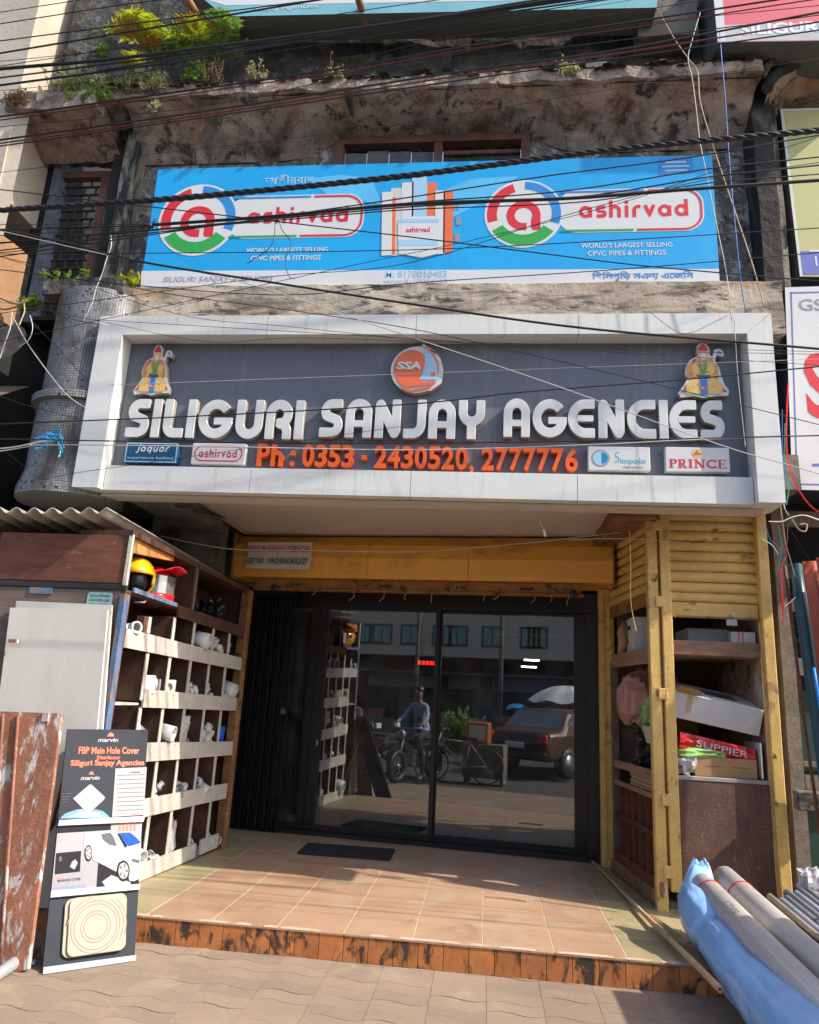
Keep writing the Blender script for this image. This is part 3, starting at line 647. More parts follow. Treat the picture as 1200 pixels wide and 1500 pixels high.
def ring(z0, z1, prof, dz=.0215):
    z = z0
    while z < z1:
        r = prof(z+.01); n = int(2*PI*r*1.06/.0225)
        for k in range(n):
            a = 2*PI*k/n
            if math.sin(a) > .35: continue
            if random.random() < .025: continue
            h = PI/n*.86; rr = r+.003+random.uniform(-.0008, .0008)
            tl.add([(cxb+1.12*rr*math.cos(a-h), cyb+rr*math.sin(a-h), z), (cxb+1.12*rr*math.cos(a+h), cyb+rr*math.sin(a+h), z), (cxb+1.12*rr*math.cos(a+h), cyb+rr*math.sin(a+h), z+dz*.86), (cxb+1.12*rr*math.cos(a-h), cyb+rr*math.sin(a-h), z+dz*.86)], [(0, 1, 2, 3)])
            g = random.choice((.19, .21, .225, .24, .255, .28))*(1.9 if z > 4.0 and abs((z-4.27)-(cxb+1.12*rr*math.cos(a)+3.42)*.9) < .03 and abs(z-4.27) < .09 else 1); tones.append((g, g*1.0, g*1.04))
        z += dz
ring(3.87, 4.81, lambda z: .33); ring(3.775, 3.835, lambda z: .39); ring(3.06, 3.77, lambda z: .345 if z > 3.2 else .345+.05*(3.2-z)/.2); ring(2.97, 3.05, lambda z: .385)
o = tl.build('mosaic_tiles', M_mos, bay); o['kind'] = 'stuff'
ca = o.data.color_attributes.new('tile_tone', 'FLOAT_COLOR', 'CORNER')
arr = np.ones((len(o.data.loops), 4), np.float32); arr[:, :3] = np.repeat(np.array(tones, np.float32), 4, axis=0); ca.data.foreach_set('color', arr.ravel())
rough_box('bay_top', (-3.95, 5.3, 4.8), (-3.2, 6.1, 4.93), .12, .03, M_dark, bay)
# shredded blue film tied round the bay
fl = MB()
def band(pts, wd):
    vs = []
    for i, p in enumerate(pts):
        p = Vector(p); vs += [p+Vector((random.uniform(-.004, .004), random.uniform(-.01, .01), wd*random.uniform(.3, 1))), p-Vector((0, random.uniform(-.01, .01), wd*random.uniform(.3, 1)))]
    fl.add(vs, [(2*i, 2*i+1, 2*i+3, 2*i+2) for i in range(len(pts)-1)])
kn = at(86, 636, 1, 5.13)
for k in range(5): band([at(52+i*8, 645-6*math.sin(i*.9+k)-10*i/4+k*2, 1, 5.16-.004*k) for i in range(5)], .012)
for k in range(6): band([kn+Vector((.015*i*random.uniform(.6, 1.2)+.006*k, -.02+.008*math.sin(i+k), -.05*i*(1-.1*k))) for i in range(5)], .009)
for k in range(4): band([kn+Vector((.03*math.cos(a+k), -.02, .03*math.sin(a+k))) for a in (0, 1, 2, 3, 4)], .012)
tag(fl.build('blue_plastic_strip', M_bluefilm), 'shredded shiny blue plastic strip tied round the mosaic bay', 'plastic strip')

# ---------------------------------------------------------------- neighbours
nb = thing('neighbour_house', (-5.2, 6, 0), 'cream and ochre plastered house at the left edge of the picture', 'building')
mb = MB(); mb.box((-8.5, 5.4, 5.95), (-4.66, 6.6, 9.6)); mb.build('wall', M_cream, nb)
pr = []
for i in range(13):
    a = rad(90*i/12); pr.append((-4.66-.0+0*a, 0))
# bulging lower balcony in ochre, curved corner
bp = MB(); n = 14
def bal(u, v):
    z = 4.62+.76*v; c = .42*math.sin(PI/2*u); R_ = .55
    if u < .5: x = -6.4+(u/.5)*1.75; y = 5.05
    else: a = (u-.5)/.5*PI/2; x = -4.65+R_*.5*math.sin(a); y = 5.05+R_*(1-math.cos(a))
    return Vector((x-.16*v*0, y, z))
bp.grid(bal, 28, 8)
bp.build('balcony_front', M_orange, nb)
mb = MB(); mb.box((-6.4, 5.12, 4.62), (-4.72, 6.4, 4.66)); mb.build('balcony_floor', M_conc, nb)
mb = MB(); mb.box((-6.4, 5.0, 5.95), (-4.78, 5.6, 6.08)); 
bp2 = MB(); bp2.grid(lambda u, v: Vector((-6.4+1.86*u, 5.2+.25*u*u, 5.38+1.45*v)), 10, 6); bp2.build('upper_balcony_front', M_cream, nb)
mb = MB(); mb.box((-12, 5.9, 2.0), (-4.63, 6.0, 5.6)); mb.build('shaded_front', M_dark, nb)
mb = MB(); mb.box((-6.5, 5.4, 2.5), (-4.35, 5.5, 2.62)); mb.build('awning_rail', M_oldgrey, nb)
mb = MB(); mb.grid(lambda u, v: Vector((-5.6+1.5*u, 5.1+.5*v, 3.7+.35*v)), 6, 4); mb.build('awning', mat('brown_awning', (.16, .11, .08), .8), nb)
# old dish hanging in the gloom
dsh = MB(); dsh.lathe([(.0, .05), (.12, .04), (.2, .0), (.21, .0)], Matrix.Translation(at(5, 500, 1, 5.5)) @ Matrix.Rotation(rad(75), 4, 'X'), 20)
tag(dsh.build('dish', M_conc), 'dim round dish in the shade above the left awning', 'dish')

nr = thing('right_neighbour_shop', (3.2, 6, 0), 'shaded neighbouring shop with timber grid at the right edge', 'building')
mb = MB(); mb.box((2.5, 6.0, 4.3), (5.5, 6.2, 7.4)); mb.build('wall', mat('violet_grey_plaster', (.2, .185, .2), .9, var=.3, vs=4, bump=.5, bs=14, spots=[((.25,.12,.06), 4, .62, .06), ((.05,.045,.04), 3, .6, .06)]), nr)
mb = MB(); mb.box((2.16, 7.0, 0), (5.5, 7.15, 4.4)); mb.box((2.2, 5.9, 3.6), (5.5, 7.1, 3.75)); mb.build('dark_back', M_black, nr)
# arched cornice
cv = [at(p[0], p[1], 1, 5.5) for p in ((1117, 112), (1122, 100), (1132, 88), (1150, 77), (1175, 69), (1215, 63), (1300, 58))]
MB().tube(cv, .032, 8).build('cornice', M_pil, nr)
MB().tube([p+Vector((.05, .06, -.085)) for p in cv], .05, 8).build('cornice_band', M_drain, nr)
def sof(u, v):
    t = u*(len(cv)-1); i = min(int(t), len(cv)-2); p = cv[i].lerp(cv[i+1], t-i); return p+Vector((.06, .1+.42*v, -.12-.22*v+.03*noise.noise(Vector((u*9, v*5, 0)))))
MB().grid(sof, 36, 8).build('cornice_soffit', M_slab, nr)
for j, (z, h) in enumerate(((.2, .12), (1.0, .13), (1.19, .035), (1.86, .13), (2.35, .1), (2.62, .1), (3.05, .12))):
    MB().box((2.40, 6.0, z), (4.2, 6.06, z+h)).build('rail', M_oldgrey if j != 4 else M_winwood, nr)
MB().box((2.285, 5.98, .1), (2.385, 6.1, 3.2)).build('post', M_oldgrey, nr)
MB().box((2.4, 6.08, .2), (4.2, 6.1, 1.75)).build('green_panel', M_dgreen, nr)
mb = MB()
for k in range(9): mb.tube([(2.42+.0*k, 6.25, 1.95+.09*k), (2.9, 6.3, 1.93+.09*k+.02*math.sin(k))], .03)
mb.build('stacked_rolls', mat('black_rolls', (.03, .03, .03), .4), nr)
rr_ = MB(); rr_.lathe([(0, 0), (.16, 0), (.16, .5), (0, .5)], Matrix.Translation((2.55, 6.35, 2.47)) @ Matrix.Rotation(rad(90), 4, 'Y') , 20); rr_.build('grey_roll', M_grey, nr)
# unseen cabinet added outside the frame, sized to throw the shadow on the pavement
cn = thing('unseen_shadow_cabinet', (3.2, 3.7, 0), 'unseen brown timber cabinet added beyond the right edge to shade the pavement', 'cabinet')
MB().box((2.33, 3.2, 1.44), (4.2, 4.31, 1.48), ch=.01).build('cabinet_top', M_oldgrey, cn)
for x_, y_ in ((2.36, 3.25), (4.1, 3.25), (2.36, 4.22), (4.1, 4.22)): MB().box((x_, y_, 0), (x_+.06, y_+.06, 1.44)).build('leg', M_oldgrey, cn)
MB().box((2.38, 3.28, .3), (2.40, 4.25, 1.44)).build('side_board', M_ply_grey, cn); MB().box((2.42, 4.23, .3), (4.1, 4.25, 1.44)).build('back_board', M_ply_grey, cn); MB().box((2.42, 3.3, .8), (4.1, 4.22, .83)).build('shelf', M_ply_grey, cn)

# ================================================================ across the street (seen in the door glass)
ob_ = thing('opposite_building', (-3, -9, 0), 'cream building across the street mirrored in the door glass', 'building')
MB().box((-16, -11, 2.9), (14, -9, 7.5)).build('wall', mat('opposite_cream', (.5, .45, .38), .9, var=.1), ob_)
MB().box((-16, -11, 0), (14, -9.6, 2.9)).build('shop_fronts', mat('opposite_dark', (.03, .03, .035), .7, var=.4, vs=1), ob_)
MB().box((-16, -9.6, 2.3), (14, -8.3, 2.38)).build('canopy', mat('opposite_canopy', (.06, .06, .07), .8), ob_)
for i in range(9):
    x = -9.6+i*(.95+.06*math.sin(i*2.1)); wf = MB().box((x, -9.02, 3.25), (x+.75, -8.97, 3.95)).build('window', mat('opposite_frame', (.1, .09, .08), .7), ob_)
    MB().box((x+.08, -8.97, 3.32), (x+.35, -8.955, 3.88)).build('pane', mat('teal_pane', (.18, .34, .33), .3), wf)
    MB().box((x+.4, -8.97, 3.32), (x+.67, -8.955, 3.88)).build('pane', MATS['teal_pane'], wf)
for x0, x1, c in ((-3.6, -1.1, (.12, .2, .4)), (-8, -5.4, (.3, .3, .3)), (-5.1, -4.0, (.15, .2, .22))):
    MB().box((x0, -9.5, 1.85), (x1, -9.4, 2.28)).build('shop_board', mat('opp_board%d' % int(x0*-10), c, .6), ob_)
for i in range(4): MB().box((-9.5+2.6*i, -9.7, .2), (-9.5+2.6*i+.9, -9.58, 1.9)).build('shutter', mat('opp_shut', (.1, .12, .13), .6), ob_)
for i in range(14):
    x = -10+i*.85; h_ = .5+.5*abs(math.sin(i*1.7)); tag(MB().box((x, -8.6, .14), (x+.4+.2*abs(math.sin(i)), -8.1, .14+h_), ch=.02).build('goods_crate', mat('opp_goods%d' % (i % 5), [(.3, .2, .1), (.1, .15, .3), (.25, .25, .25), (.3, .08, .05), (.08, .2, .12)][i % 5], .8)), '%s crate, %s from the left in the mirrored row of crates' % (['brown', 'dark blue', 'grey', 'red', 'green'][i % 5], ['first', 'second', 'third', 'fourth', 'fifth', 'sixth', 'seventh', 'eighth', 'ninth', 'tenth', 'eleventh', 'twelfth', 'thirteenth', 'fourteenth'][i]), 'crate', 'crates across the street')
for i, x in enumerate((-8.4, -5.6, -2.9, 1.2)): tag(MB().tube([(x, -7.4, 0), (x+.03, -7.4, 6.5)], .07, 8).build('street_pole', M_conc), 'concrete street pole, %s from the left in the mirrored view' % ['first', 'second', 'third', 'fourth'][i], 'pole', 'poles across the street')
for i in range(5): MB().box((-10+i*2.2, -9.75, 2.42), (-8.4+i*2.2, -9.6, 2.85)).build('shop_board', mat('opp_sign%d' % i, [(.35, .33, .3), (.3, .05, .04), (.1, .2, .35), (.35, .3, .1), (.08, .25, .15)][i], .6), ob_)
MB().box((-30, -9.3, -.2), (30, -7.0, .14)).build('opposite_kerb', mat('opp_pave', (.3, .26, .22), .9), ob_)
# ================================================================ signs
def plane_xz(y): return frame((0, y, 0), (1, 0, 0), (0, 0, 1))
def U(px, py, y): p = at(px, py, 1, y); return (p.x, p.z)
sg = thing('shop_sign', (-.6, 5.3, 3.0), 'large grey shop sign with raised white letters in a white box frame', 'sign')
YS, YB = 5.19, 5.35
L0, L1, R0, R1, ZB, ZT, ZI = -3.283, -3.064, 1.905, 2.09, 3.012, 4.508, 4.336
def bar_panel(name, pts_front, y0, y1, mt=M_alu):
    """prism of a front outline (x, z) going from y0 back to y1"""
    n = len(pts_front); m = MB(); m.add([(p[0], y0, p[1]) for p in pts_front]+[(p[0], y1, p[1]) for p in pts_front], [tuple(range(n)), tuple(range(n, 2*n))[::-1]]+[(i, (i+1) % n, (i+1) % n+n, i+n) for i in range(n)])
    return m.build(name, mt, sg)
g = .002
bar_panel('side_panel', [(L0, ZB), (L1-g, ZB), (L1-g, ZI+.002), (L0, ZT-.003)], YS, YB+.16)
bar_panel('side_panel', [(R0+g, ZB), (R1, ZB), (R1, ZT-.003), (R0+g, ZI+.002)], YS, YB+.16)
xs = [U(392, 475, YS)[0], U(610, 475, YS)[0], U(848, 475, YS)[0]]
edges = [None]+xs+[None]
for i in range(4):
    a0 = edges[i]; a1 = edges[i+1]
    bl = (a0+g, ZI) if a0 else (L1+g, ZI); tl_ = (a0+g, ZT) if a0 else (L0+.002, ZT)
    br = (a1-g, ZI) if a1 else (R0-g, ZI); tr = (a1-g, ZT) if a1 else (R1-.002, ZT)
    bar_panel('top_panel', [bl, br, tr, tl_], YS+.001, YB+.16)
YBB = 5.262; zb1 = U(400, 686, YBB)[1]
xs = [L1+g]+[U(p, 700, YBB)[0] for p in (367, 602, 846)]+[R0-g]
for i in range(4): bar_panel('bottom_panel', [(xs[i]+g, ZB+.002), (xs[i+1]-g, ZB+.002), (xs[i+1]-g, zb1), (xs[i]+g, zb1)], YBB, YB+.16)
MB().box((L0+.02, YB+.05, ZB+.01), (R1-.02, YB+.2, ZT-.02)).build('frame_core', M_alu_gap, sg)
MB().box((L1, YB, zb1-.05), (R0, YB+.04, ZI+.03)).build('backboard', M_board, sg)
MB().box((-3.2, 5.36, 2.99), (2.0, 5.52, 3.009)).build('underside_board', M_ceil, sg)
MF = plane_xz(YB); YL = 5.285
def Lx(px, py=615): return U(px, py, YL)[0]
for word, a, b in (('SILIGURI', 186, 445), ('SANJAY', 469, 710), ('AGENCIES', 738, 1061)):
    z0 = U((a+b)/2, 641.5, YL)[1]; z1 = U((a+b)/2, 585.5, YL)[1]
    stroke_word(word, GL, Lx(a), Lx(b), z0, z1-z0, MF @ Matrix.Translation((0, 0, .012)), .05, [M_let, M_letside], sg, gap=.09, bev=.0025)
    stroke_word(word, GL, Lx(a), Lx(b), z0, z1-z0, MF @ Matrix.Translation((0, 0, .002)), .01, M_blk, sg, name='letter_mount', gap=.09, joined=True, off=-.03)
def char_row(body, x0, x1, z0, H, M, mats, parent, ext, off, name, desc=()):
    adv = {' ': .26, ':': .34, '-': .4, ',': .30, 'P': .68, 'h': .62}
    tot = sum(adv.get(c, .62) for c in body); s = (x1-x0)/tot; x = x0
    for c in body:
        a = adv.get(c, .62)*s
        if c != ' ':
            w_ = a*(.9 if c not in ':-,' else .62); h_, zz = H, z0
            if c == '-': h_, zz = H*.2, z0+H*.36
            if c == ',': h_, zz = H*.36, z0-H*.18
            if c == ':': h_, zz = H*.72, z0
            if c == 'h': h_ = H
            xx = x+(a-w_)/2
            text(c, xx, xx+w_, zz, h_, M, mats, parent, ext, off, name=name)
        x += a
z0 = U(610, 686, YL)[1]; z1 = U(610, 653, YL)[1]
char_row('Ph : 0353 - 2430520, 2777776', Lx(375, 668), Lx(848, 668), z0, z1-z0, MF @ Matrix.Translation((0, 0, .004)), M_or, sg, .055, .028, 'digit')

def small_board(name, c, face, label, extra=None):
    """flat brand plate on the grey board, corners from pixels"""
    (xa, za), (xb, zb) = U(c[0], c[3], YL), U(c[2], c[1], YL)
    o = thing(name, ((xa+xb)/2, YL+.03, za), label, 'sign plate', 'brand plates on the grey board')
    MB().box((xa, YL, za), (xb, YB-.002, zb), ch=.004).build('plate', face, o)
    return o, xa, za, xb-xa, zb-za
MP = plane_xz(YL-.0005)
def at_frame(xa, za): return MP @ Matrix.Translation((xa, za, 0))
o, xa, za, w_, h_ = small_board('brand_plate', (181, 649, 262, 677), M_navy, 'dark blue plate lettered jaquar, leftmost of the brand plates on the grey board')
F = at_frame(xa, za)
stroke_word('jaquar', GS, w_*.22, w_*.82, h_*.54, h_*.42, F, .001, M_white, o, name='lettering', gap=.1, shear=.28, joined=True)
text('experience bathing', w_*.06, w_*.94, h_*.14, h_*.17, F, M_ltblue, o, .001, .005)
poly([[(w_*.01, h_*.02), (w_*.99, h_*.02), (w_*.99, h_*.98), (w_*.01, h_*.98)], [(w_*.03, h_*.07), (w_*.97, h_*.07), (w_*.97, h_*.93), (w_*.03, h_*.93)]], F, M_ltblue, o, 'border_line')
o, xa, za, w_, h_ = small_board('brand_plate', (279, 650, 361, 679), M_white, 'white plate with ashirvad in a red oval outline under the big letters')
F = at_frame(xa, za)
poly([rrect(w_*.05, h_*.12, w_*.95, h_*.88, h_*.37, 10), rrect(w_*.07, h_*.18, w_*.93, h_*.82, h_*.31, 10)], F, M_red, o, 'outline')
stroke_word('ashirvad', GS, w_*.14, w_*.86, h_*.31, h_*.46, F, .001, M_red, o, name='lettering', gap=.1, joined=True)
o, xa, za, w_, h_ = small_board('brand_plate', (862, 655, 952, 688), M_white, 'white plate with round teal emblem and Simpolo in blue')
F = at_frame(xa, za)
poly([circ((w_*.2, h_*.5), h_*.36, 32), circ((w_*.2, h_*.5), h_*.3, 32)], F, M_grey, o, 'emblem_ring')
poly(circ((w_*.2, h_*.5), h_*.3, 32), F, M_ltblue, o, 'emblem_disc'); poly(circ((w_*.22, h_*.5), h_*.24, 20, -90, 90), F, mat('teal_print', (.01, .22, .42), .4), o, 'emblem_half', z=.001)
text('impolo', w_*.52, w_*.93, h_*.22, h_*.3, F, mat('sky_print', (.1, .42, .6), .4), o, .001, .0)
stroke_word('S', GL, w_*.43, w_*.51, h_*.3, h_*.52, F, .001, MATS['sky_print'], o, name='lettering', joined=True, off=-.06)
text('CERAMICS', w_*.56, w_*.88, h_*.09, h_*.08, F, M_grey, o, .001)
o, xa, za, w_, h_ = small_board('brand_plate', (976, 656, 1068, 690), M_white, 'white plate with yellow round emblem and PRINCE in red capitals, rightmost brand plate')
F = at_frame(xa, za)
def serif_word(word, x0, x1, z0, H, F, mt, o):
    tk, tn, sf = .2, .09, .07
    T = {'P': ([('s',(.2,0),(.2,1),'b',tk),('s',(.0,.035),(.42,.035),'b',sf),('s',(.0,.965),(.5,.965),'b',sf),('a',(.42,.73),.2,-90,90,.17),('s',(.2,.5),(.45,.5),'b',.08)],.7),
     'R': ([('s',(.2,0),(.2,1),'b',tk),('s',(.0,.035),(.42,.035),'b',sf),('s',(.0,.965),(.5,.965),'b',sf),('a',(.42,.73),.2,-90,90,.17),('s',(.2,.5),(.45,.5),'b',.08),('s',(.4,.5),(.68,.02),'b',.18),('s',(.6,.035),(.86,.035),'b',sf)],.86),
     'I': ([('s',(.2,0),(.2,1),'b',tk),('s',(.0,.035),(.4,.035),'b',sf),('s',(.0,.965),(.4,.965),'b',sf)],.42),
     'N': ([('s',(.18,0),(.18,1),'b',.1),('s',(.82,0),(.82,1),'b',.1),('s',(.16,.96),(.84,.04),'b',.2),('s',(.0,.035),(.36,.035),'b',sf),('s',(.0,.965),(.3,.965),'b',sf),('s',(.64,.965),(1.0,.965),'b',sf)],1.02),
     'C': ([('a',(.5,.5),.41,38,322,.17),('s',(.84,.98),(.84,.66),'b',.07),('s',(.84,.02),(.84,.3),'b',.07)],.9),
     'E': ([('s',(.2,0),(.2,1),'b',tk),('s',(.0,.035),(.75,.035),'b',sf),('s',(.0,.965),(.72,.965),'b',sf),('s',(.2,.52),(.55,.52),'b',sf),('s',(.72,0),(.72,.26),'b',.07),('s',(.69,1),(.69,.76),'b',.07),('s',(.55,.38),(.55,.66),'b',.06)],.8)}
    stroke_word(word, T, x0, x1, z0, H, F, .001, mt, o, name='lettering', gap=.08, joined=True)
serif_word('PRINCE', w_*.05, w_*.95, h_*.14, h_*.36, F, M_red, o)
poly(circ((w_*.5, h_*.75), h_*.19, 24), F, M_yel, o, 'emblem'); poly([(w_*.43, h_*.7), (w_*.57, h_*.7), (w_*.53, h_*.78), (w_*.5, h_*.72), (w_*.47, h_*.78)], F, M_red, o, 'emblem_mark', z=.001)
poly(circ((w_*.5, h_*.82), h_*.05, 10), F, M_green, o, 'emblem_mark', z=.001)

# round SSA emblem
lg = thing('round_emblem', (-.55, 5.29, 3.9), 'round orange and white SSA emblem with a blue sail above the letters', 'emblem')
c = U(611, 541, YL); sc_ = (U(650, 541, YL)[0]-U(573, 541, YL)[0])/2; FL = plane_xz(YL) @ Matrix.Translation((c[0], c[1], 0)) @ Matrix.Diagonal((sc_, sc_, 1, 1))
out = [(math.cos(rad(a))*(1+.0*a), math.sin(rad(a))*(.96)) for a in range(40, 300, 8)]+[(.55, -.86), (.95, -.55), (1.0, .0), (.88, .45), (.62, .78), (.2, 1.06), (.1, .95)]
me = fill_mesh('backing', [out[::-1]], .055, [M_white, M_letside]); piece('backing', me, lg, FL @ Matrix.Translation((0, 0, -.058)))
def pe(pts, mt, nm, z=0.0): poly(pts, FL, mt, lg, nm, z=z)
pe(circ((-.22, .06), .68, 40, ry=.74), M_logo_o, 'orange_disc')
pe([(.16, .98), (.5, .72), (.78, .35), (.88, -.1), (.8, -.42), (.12, -.42), (.24, -.1), (.3, .3), (.24, .7)], M_ltblue, 'sail', .001)
pe([(.22, .93), (.55, .62), (.76, .2), (.78, -.2), (.83, -.2), (.83, .22), (.62, .66), (.28, .98)], M_logo_o, 'sail_edge', .002)
pe([(-.85, -.45), (-.4, -.62), (.1, -.56), (.5, -.48), (.78, -.5), (.66, -.64), (.2, -.68), (-.4, -.76)], M_logo_o, 'wave', .002)
pe([(-.6, -.74), (-.2, -.84), (.2, -.76), (.62, -.68), (.5, -.8), (.1, -.88), (-.3, -.92)], M_logo_o, 'wave', .002)
pe(circ((.62, -.2), .1, 16), M_logo_o, 'dot', .002)
text('SSA', -.78, .16, -.02, .32, FL, M_white, lg, .01, .04, shear=.12)

M_robe = mat('rose_print', (.58, .12, .10), .5, var=.25, vs=30)
M_saff = mat('saffron_print', (.7, .29, .1), .5, var=.3, vs=25)
# seated figure cut-outs
def cutout(c0, label):
    (xa, za), (xb, zb) = U(c0[0], c0[3], YL), U(c0[2], c0[1], YL); w_, h_ = xb-xa, zb-za
    o = thing('painted_cutout', ((xa+xb)/2, YL, za), label, 'cut-out figure', 'painted cut-out figures at both ends of the sign')
    F = plane_xz(YL) @ Matrix.Translation((xa, za, 0)) @ Matrix.Diagonal((w_, h_, 1, 1))
    sil = [(.0, .08), (.05, .0), (.3, .03), (.5, -.01), (.72, .03), (.98, .04), (1.0, .13), (.92, .24), (.86, .42), (.83, .55), (.76, .66), (.80, .78), (.92, .74), (.95, .82), (.86, .9), (.76, .87), (.71, .74), (.66, .78), (.66, .9), (.6, .98), (.5, 1.0), (.42, .95), (.4, .84), (.42, .76), (.26, .68), (.17, .55), (.15, .42), (.2, .34), (.1, .2)]
    piece('board', fill_mesh('board', [sil], .05, [M_white, M_letside]), o, F @ Matrix.Translation((0, 0, -.053)))
    def q(p, mt, z, nm='painted_shape'): poly([[(x, y) for x, y in p]], F, mt, o, nm, z=z)
    q([(.03, .09), (.28, .12), (.36, .32), (.30, .42), (.22, .24)], M_robe, 0, 'robe')
    q([(.97, .10), (.72, .12), (.68, .35), (.76, .44), (.8, .26)], M_robe, 0, 'robe')
    q([(.16, .06), (.46, .06), (.5, .3), (.3, .36), (.16, .24)], M_yel, .0012, 'knee')
    q([(.86, .06), (.56, .06), (.52, .3), (.72, .36), (.88, .24)], M_yel, .0012, 'knee')
    q([(.44, .05), (.58, .05), (.58, .32), (.44, .32)], M_blue, .0018, 'sash')
    q([(.19, .36), (.82, .36), (.8, .56), (.69, .7), (.34, .7), (.2, .56)], M_saff, .001, 'torso')
    for k in range(9): q(circ((.3+.05*k, .43+.03*math.sin(k*2.3)), .018, 8), M_yel if k % 2 else M_robe, .0026, 'bead')
    for k in range(6): q(circ((.33+.075*k, .2+.04*math.sin(k*1.9)), .016, 8), M_robe if k % 2 else M_white, .0034, 'bead')
    q([(.30, .38), (.38, .36), (.44, .48), (.36, .62), (.28, .54)], M_yel, .0022, 'arm')
    q([(.72, .38), (.64, .36), (.58, .48), (.66, .62), (.74, .54)], M_yel, .0022, 'arm')
    q([(.42, .66), (.47, .66), (.51, .46), (.56, .66), (.6, .66), (.55, .42), (.48, .42)], M_green, .003, 'garland')
    q([(.36, .40), (.66, .40), (.6, .34), (.42, .34)], M_navy, .003, 'belt')
    q(circ((.53, .78), .10, 16), M_skin, .0022, 'face'); q(circ((.53, .74), .06, 12), M_white, .003, 'beard')
    q([(.43, .82), (.63, .82), (.6, .93), (.53, .985), (.46, .93)], M_red, .0032, 'crown'); q([(.43, .81), (.63, .81), (.63, .84), (.43, .84)], M_yel, .0042, 'crown_band')
    q([(.3, .6), (.4, .68), (.36, .7), (.28, .62)], M_red, .0032, 'shawl')
    q([(.80, .82), (.84, .86), (.9, .8), (.88, .78)], M_grey, .001, 'mace')
    q([(.4, .14), (.6, .14), (.56, .18), (.44, .18)], M_logo_o, .0028, 'anklet')
cutout((194, 505, 258, 578), 'painted seated figure cut-out with red crown at the left end of the sign')
cutout((994, 502, 1064, 582), 'painted seated figure cut-out with red crown at the right end of the sign')

# ---------------------------------------------------------------- blue vinyl sign
YV = 5.60
vs = thing('blue_sign', (-.7, 5.62, 4.98), 'wide blue and white vinyl sign with two round logos on the upper ledge', 'sign')
vc = [U(232, 248, YV), U(1043, 227, YV), U(1055, 420, YV), U(205, 425, YV)]
m = MB(); m.add([(p[0], YV, p[1]) for p in vc]+[(p[0], YV+.07, p[1]) for p in vc], [(0, 1, 2, 3), (7, 6, 5, 4), (0, 4, 5, 1), (1, 5, 6, 2), (2, 6, 7, 3), (3, 7, 4, 0)]); m.build('blue_panel', M_cyan, vs)
PV = plane_xz(YV-.0005)
def V(px, py): return U(px, py, YV)
def vp(pts, mt, nm, z=0.0): poly([[V(*p) for p in l] for l in pts] if isinstance(pts[0][0], tuple) else [V(*p) for p in pts], PV, mt, vs, nm, z=z)
vp([(207.5, 397), (1053, 394), (1054.5, 419), (206, 424)], M_white, 'white_strip')
# faint darker clouds printed on the blue
for pts in ([(450, 262), (500, 256), (545, 262), (560, 300), (480, 285)], [(600, 300), (690, 262), (760, 258), (700, 300), (640, 330)]):
    vp(pts, mat('pale_cyan_print', (.10, .48, .8), .45, var=.1), 'pale_cloud')
def round_logo(cx, cy, px0, px1, ptop, pbot, ptw, tw):
    c = V(cx, cy); R_ = V(cx+58, cy)[0]-c[0]
    poly(circ(c, R_, 48), PV, M_white, vs, 'logo_disc', z=.001)
    poly(ringseg(c, R_*.68, R_*.93, 108, 196), PV, M_red, vs, 'logo_arc', z=.0022)
    poly(ringseg(c, R_*.72, R_*.95, -20, 88), PV, M_blue, vs, 'logo_arc', z=.0022)
    poly(ringseg(c, R_*.62, R_*.93, 212, 325), PV, M_green, vs, 'logo_arc', z=.0022)
    stroke_a = [('a', (0, 0), .78, -90, 180, .5), ('s', (.78, 0), (.78, -1.03), 'b', .5), ('s', (-.0, -.78), (.2, -.78), 'b', .5), ('a', (0, -.0), .78, 180, 270, .5)]
    xs_ = np.arange(-1.3, 1.3, .03); X, Y = np.meshgrid(xs_, xs_); Fd = np.full(X.shape, 9.)
    for p in stroke_a: Fd = np.minimum(Fd, _sdseg(X, Y, p[1], p[2], p[4], p[3]) if p[0] == 's' else _sdarc(X, Y, p[1], p[2], p[3], p[4], p[5]))
    Fd = np.maximum(Fd, -(np.maximum(np.abs(X-.33)-.13, np.abs(Y+.7)-.45)))
    lp = [[(c[0]+p[0]*R_*.42, c[1]-.02+p[1]*R_*.42) for p in l] for l in contours(Fd+1e-7, -1.3, -1.3, .03)]
    poly(lp, PV, M_red, vs, 'logo_letter', z=.0022)
    (x0, z1), (x1, z0) = V(px0, ptop), V(px1, pbot)
    poly([rrect(x0, z0, x1, z1, (z1-z0)*.38, 8)], PV, M_white, vs, 'logo_pill', z=.0006)
    t = .018; rr = (z1-z0)*.36; xm = x0+(x1-x0)*.60; i_ = .012
    poly([(x0+.02, z1-i_-t), (xm, z1-i_-t), (xm, z1-i_), (x0+.02, z1-i_)], PV, M_blue, vs, 'pill_line', z=.0032)
    poly([(x0+.02, z0+i_), (xm-.1, z0+i_), (xm-.1, z0+i_+t), (x0+.02, z0+i_+t)], PV, M_green, vs, 'pill_line', z=.0032)
    ou = [(xm-.07, z0+i_), (x1-i_-rr, z0+i_)]+circ((x1-i_-rr, z0+i_+rr), rr, 8, -90, 0)+circ((x1-i_-rr, z1-i_-rr), rr, 8, 0, 90)+[(xm+.03, z1-i_)]
    inn = [(xm+.03, z1-i_-t)]+circ((x1-i_-rr, z1-i_-rr), rr-t, 8, 0, 90)[::-1]+circ((x1-i_-rr, z0+i_+rr), rr-t, 8, -90, 0)[::-1]+[(xm-.07, z0+i_+t)]
    poly(ou+inn, PV, M_red, vs, 'pill_line', z=.0032)
    a, b = V(ptw, (ptop+pbot)/2), V(tw, (ptop+pbot)/2)
    stroke_word('ashirvad', GS, a[0], b[0], a[1]-.075, .19, PV @ Matrix.Translation((0, 0, .0022)), .001, M_red, vs, name='lettering', gap=.09, joined=True, off=.012)
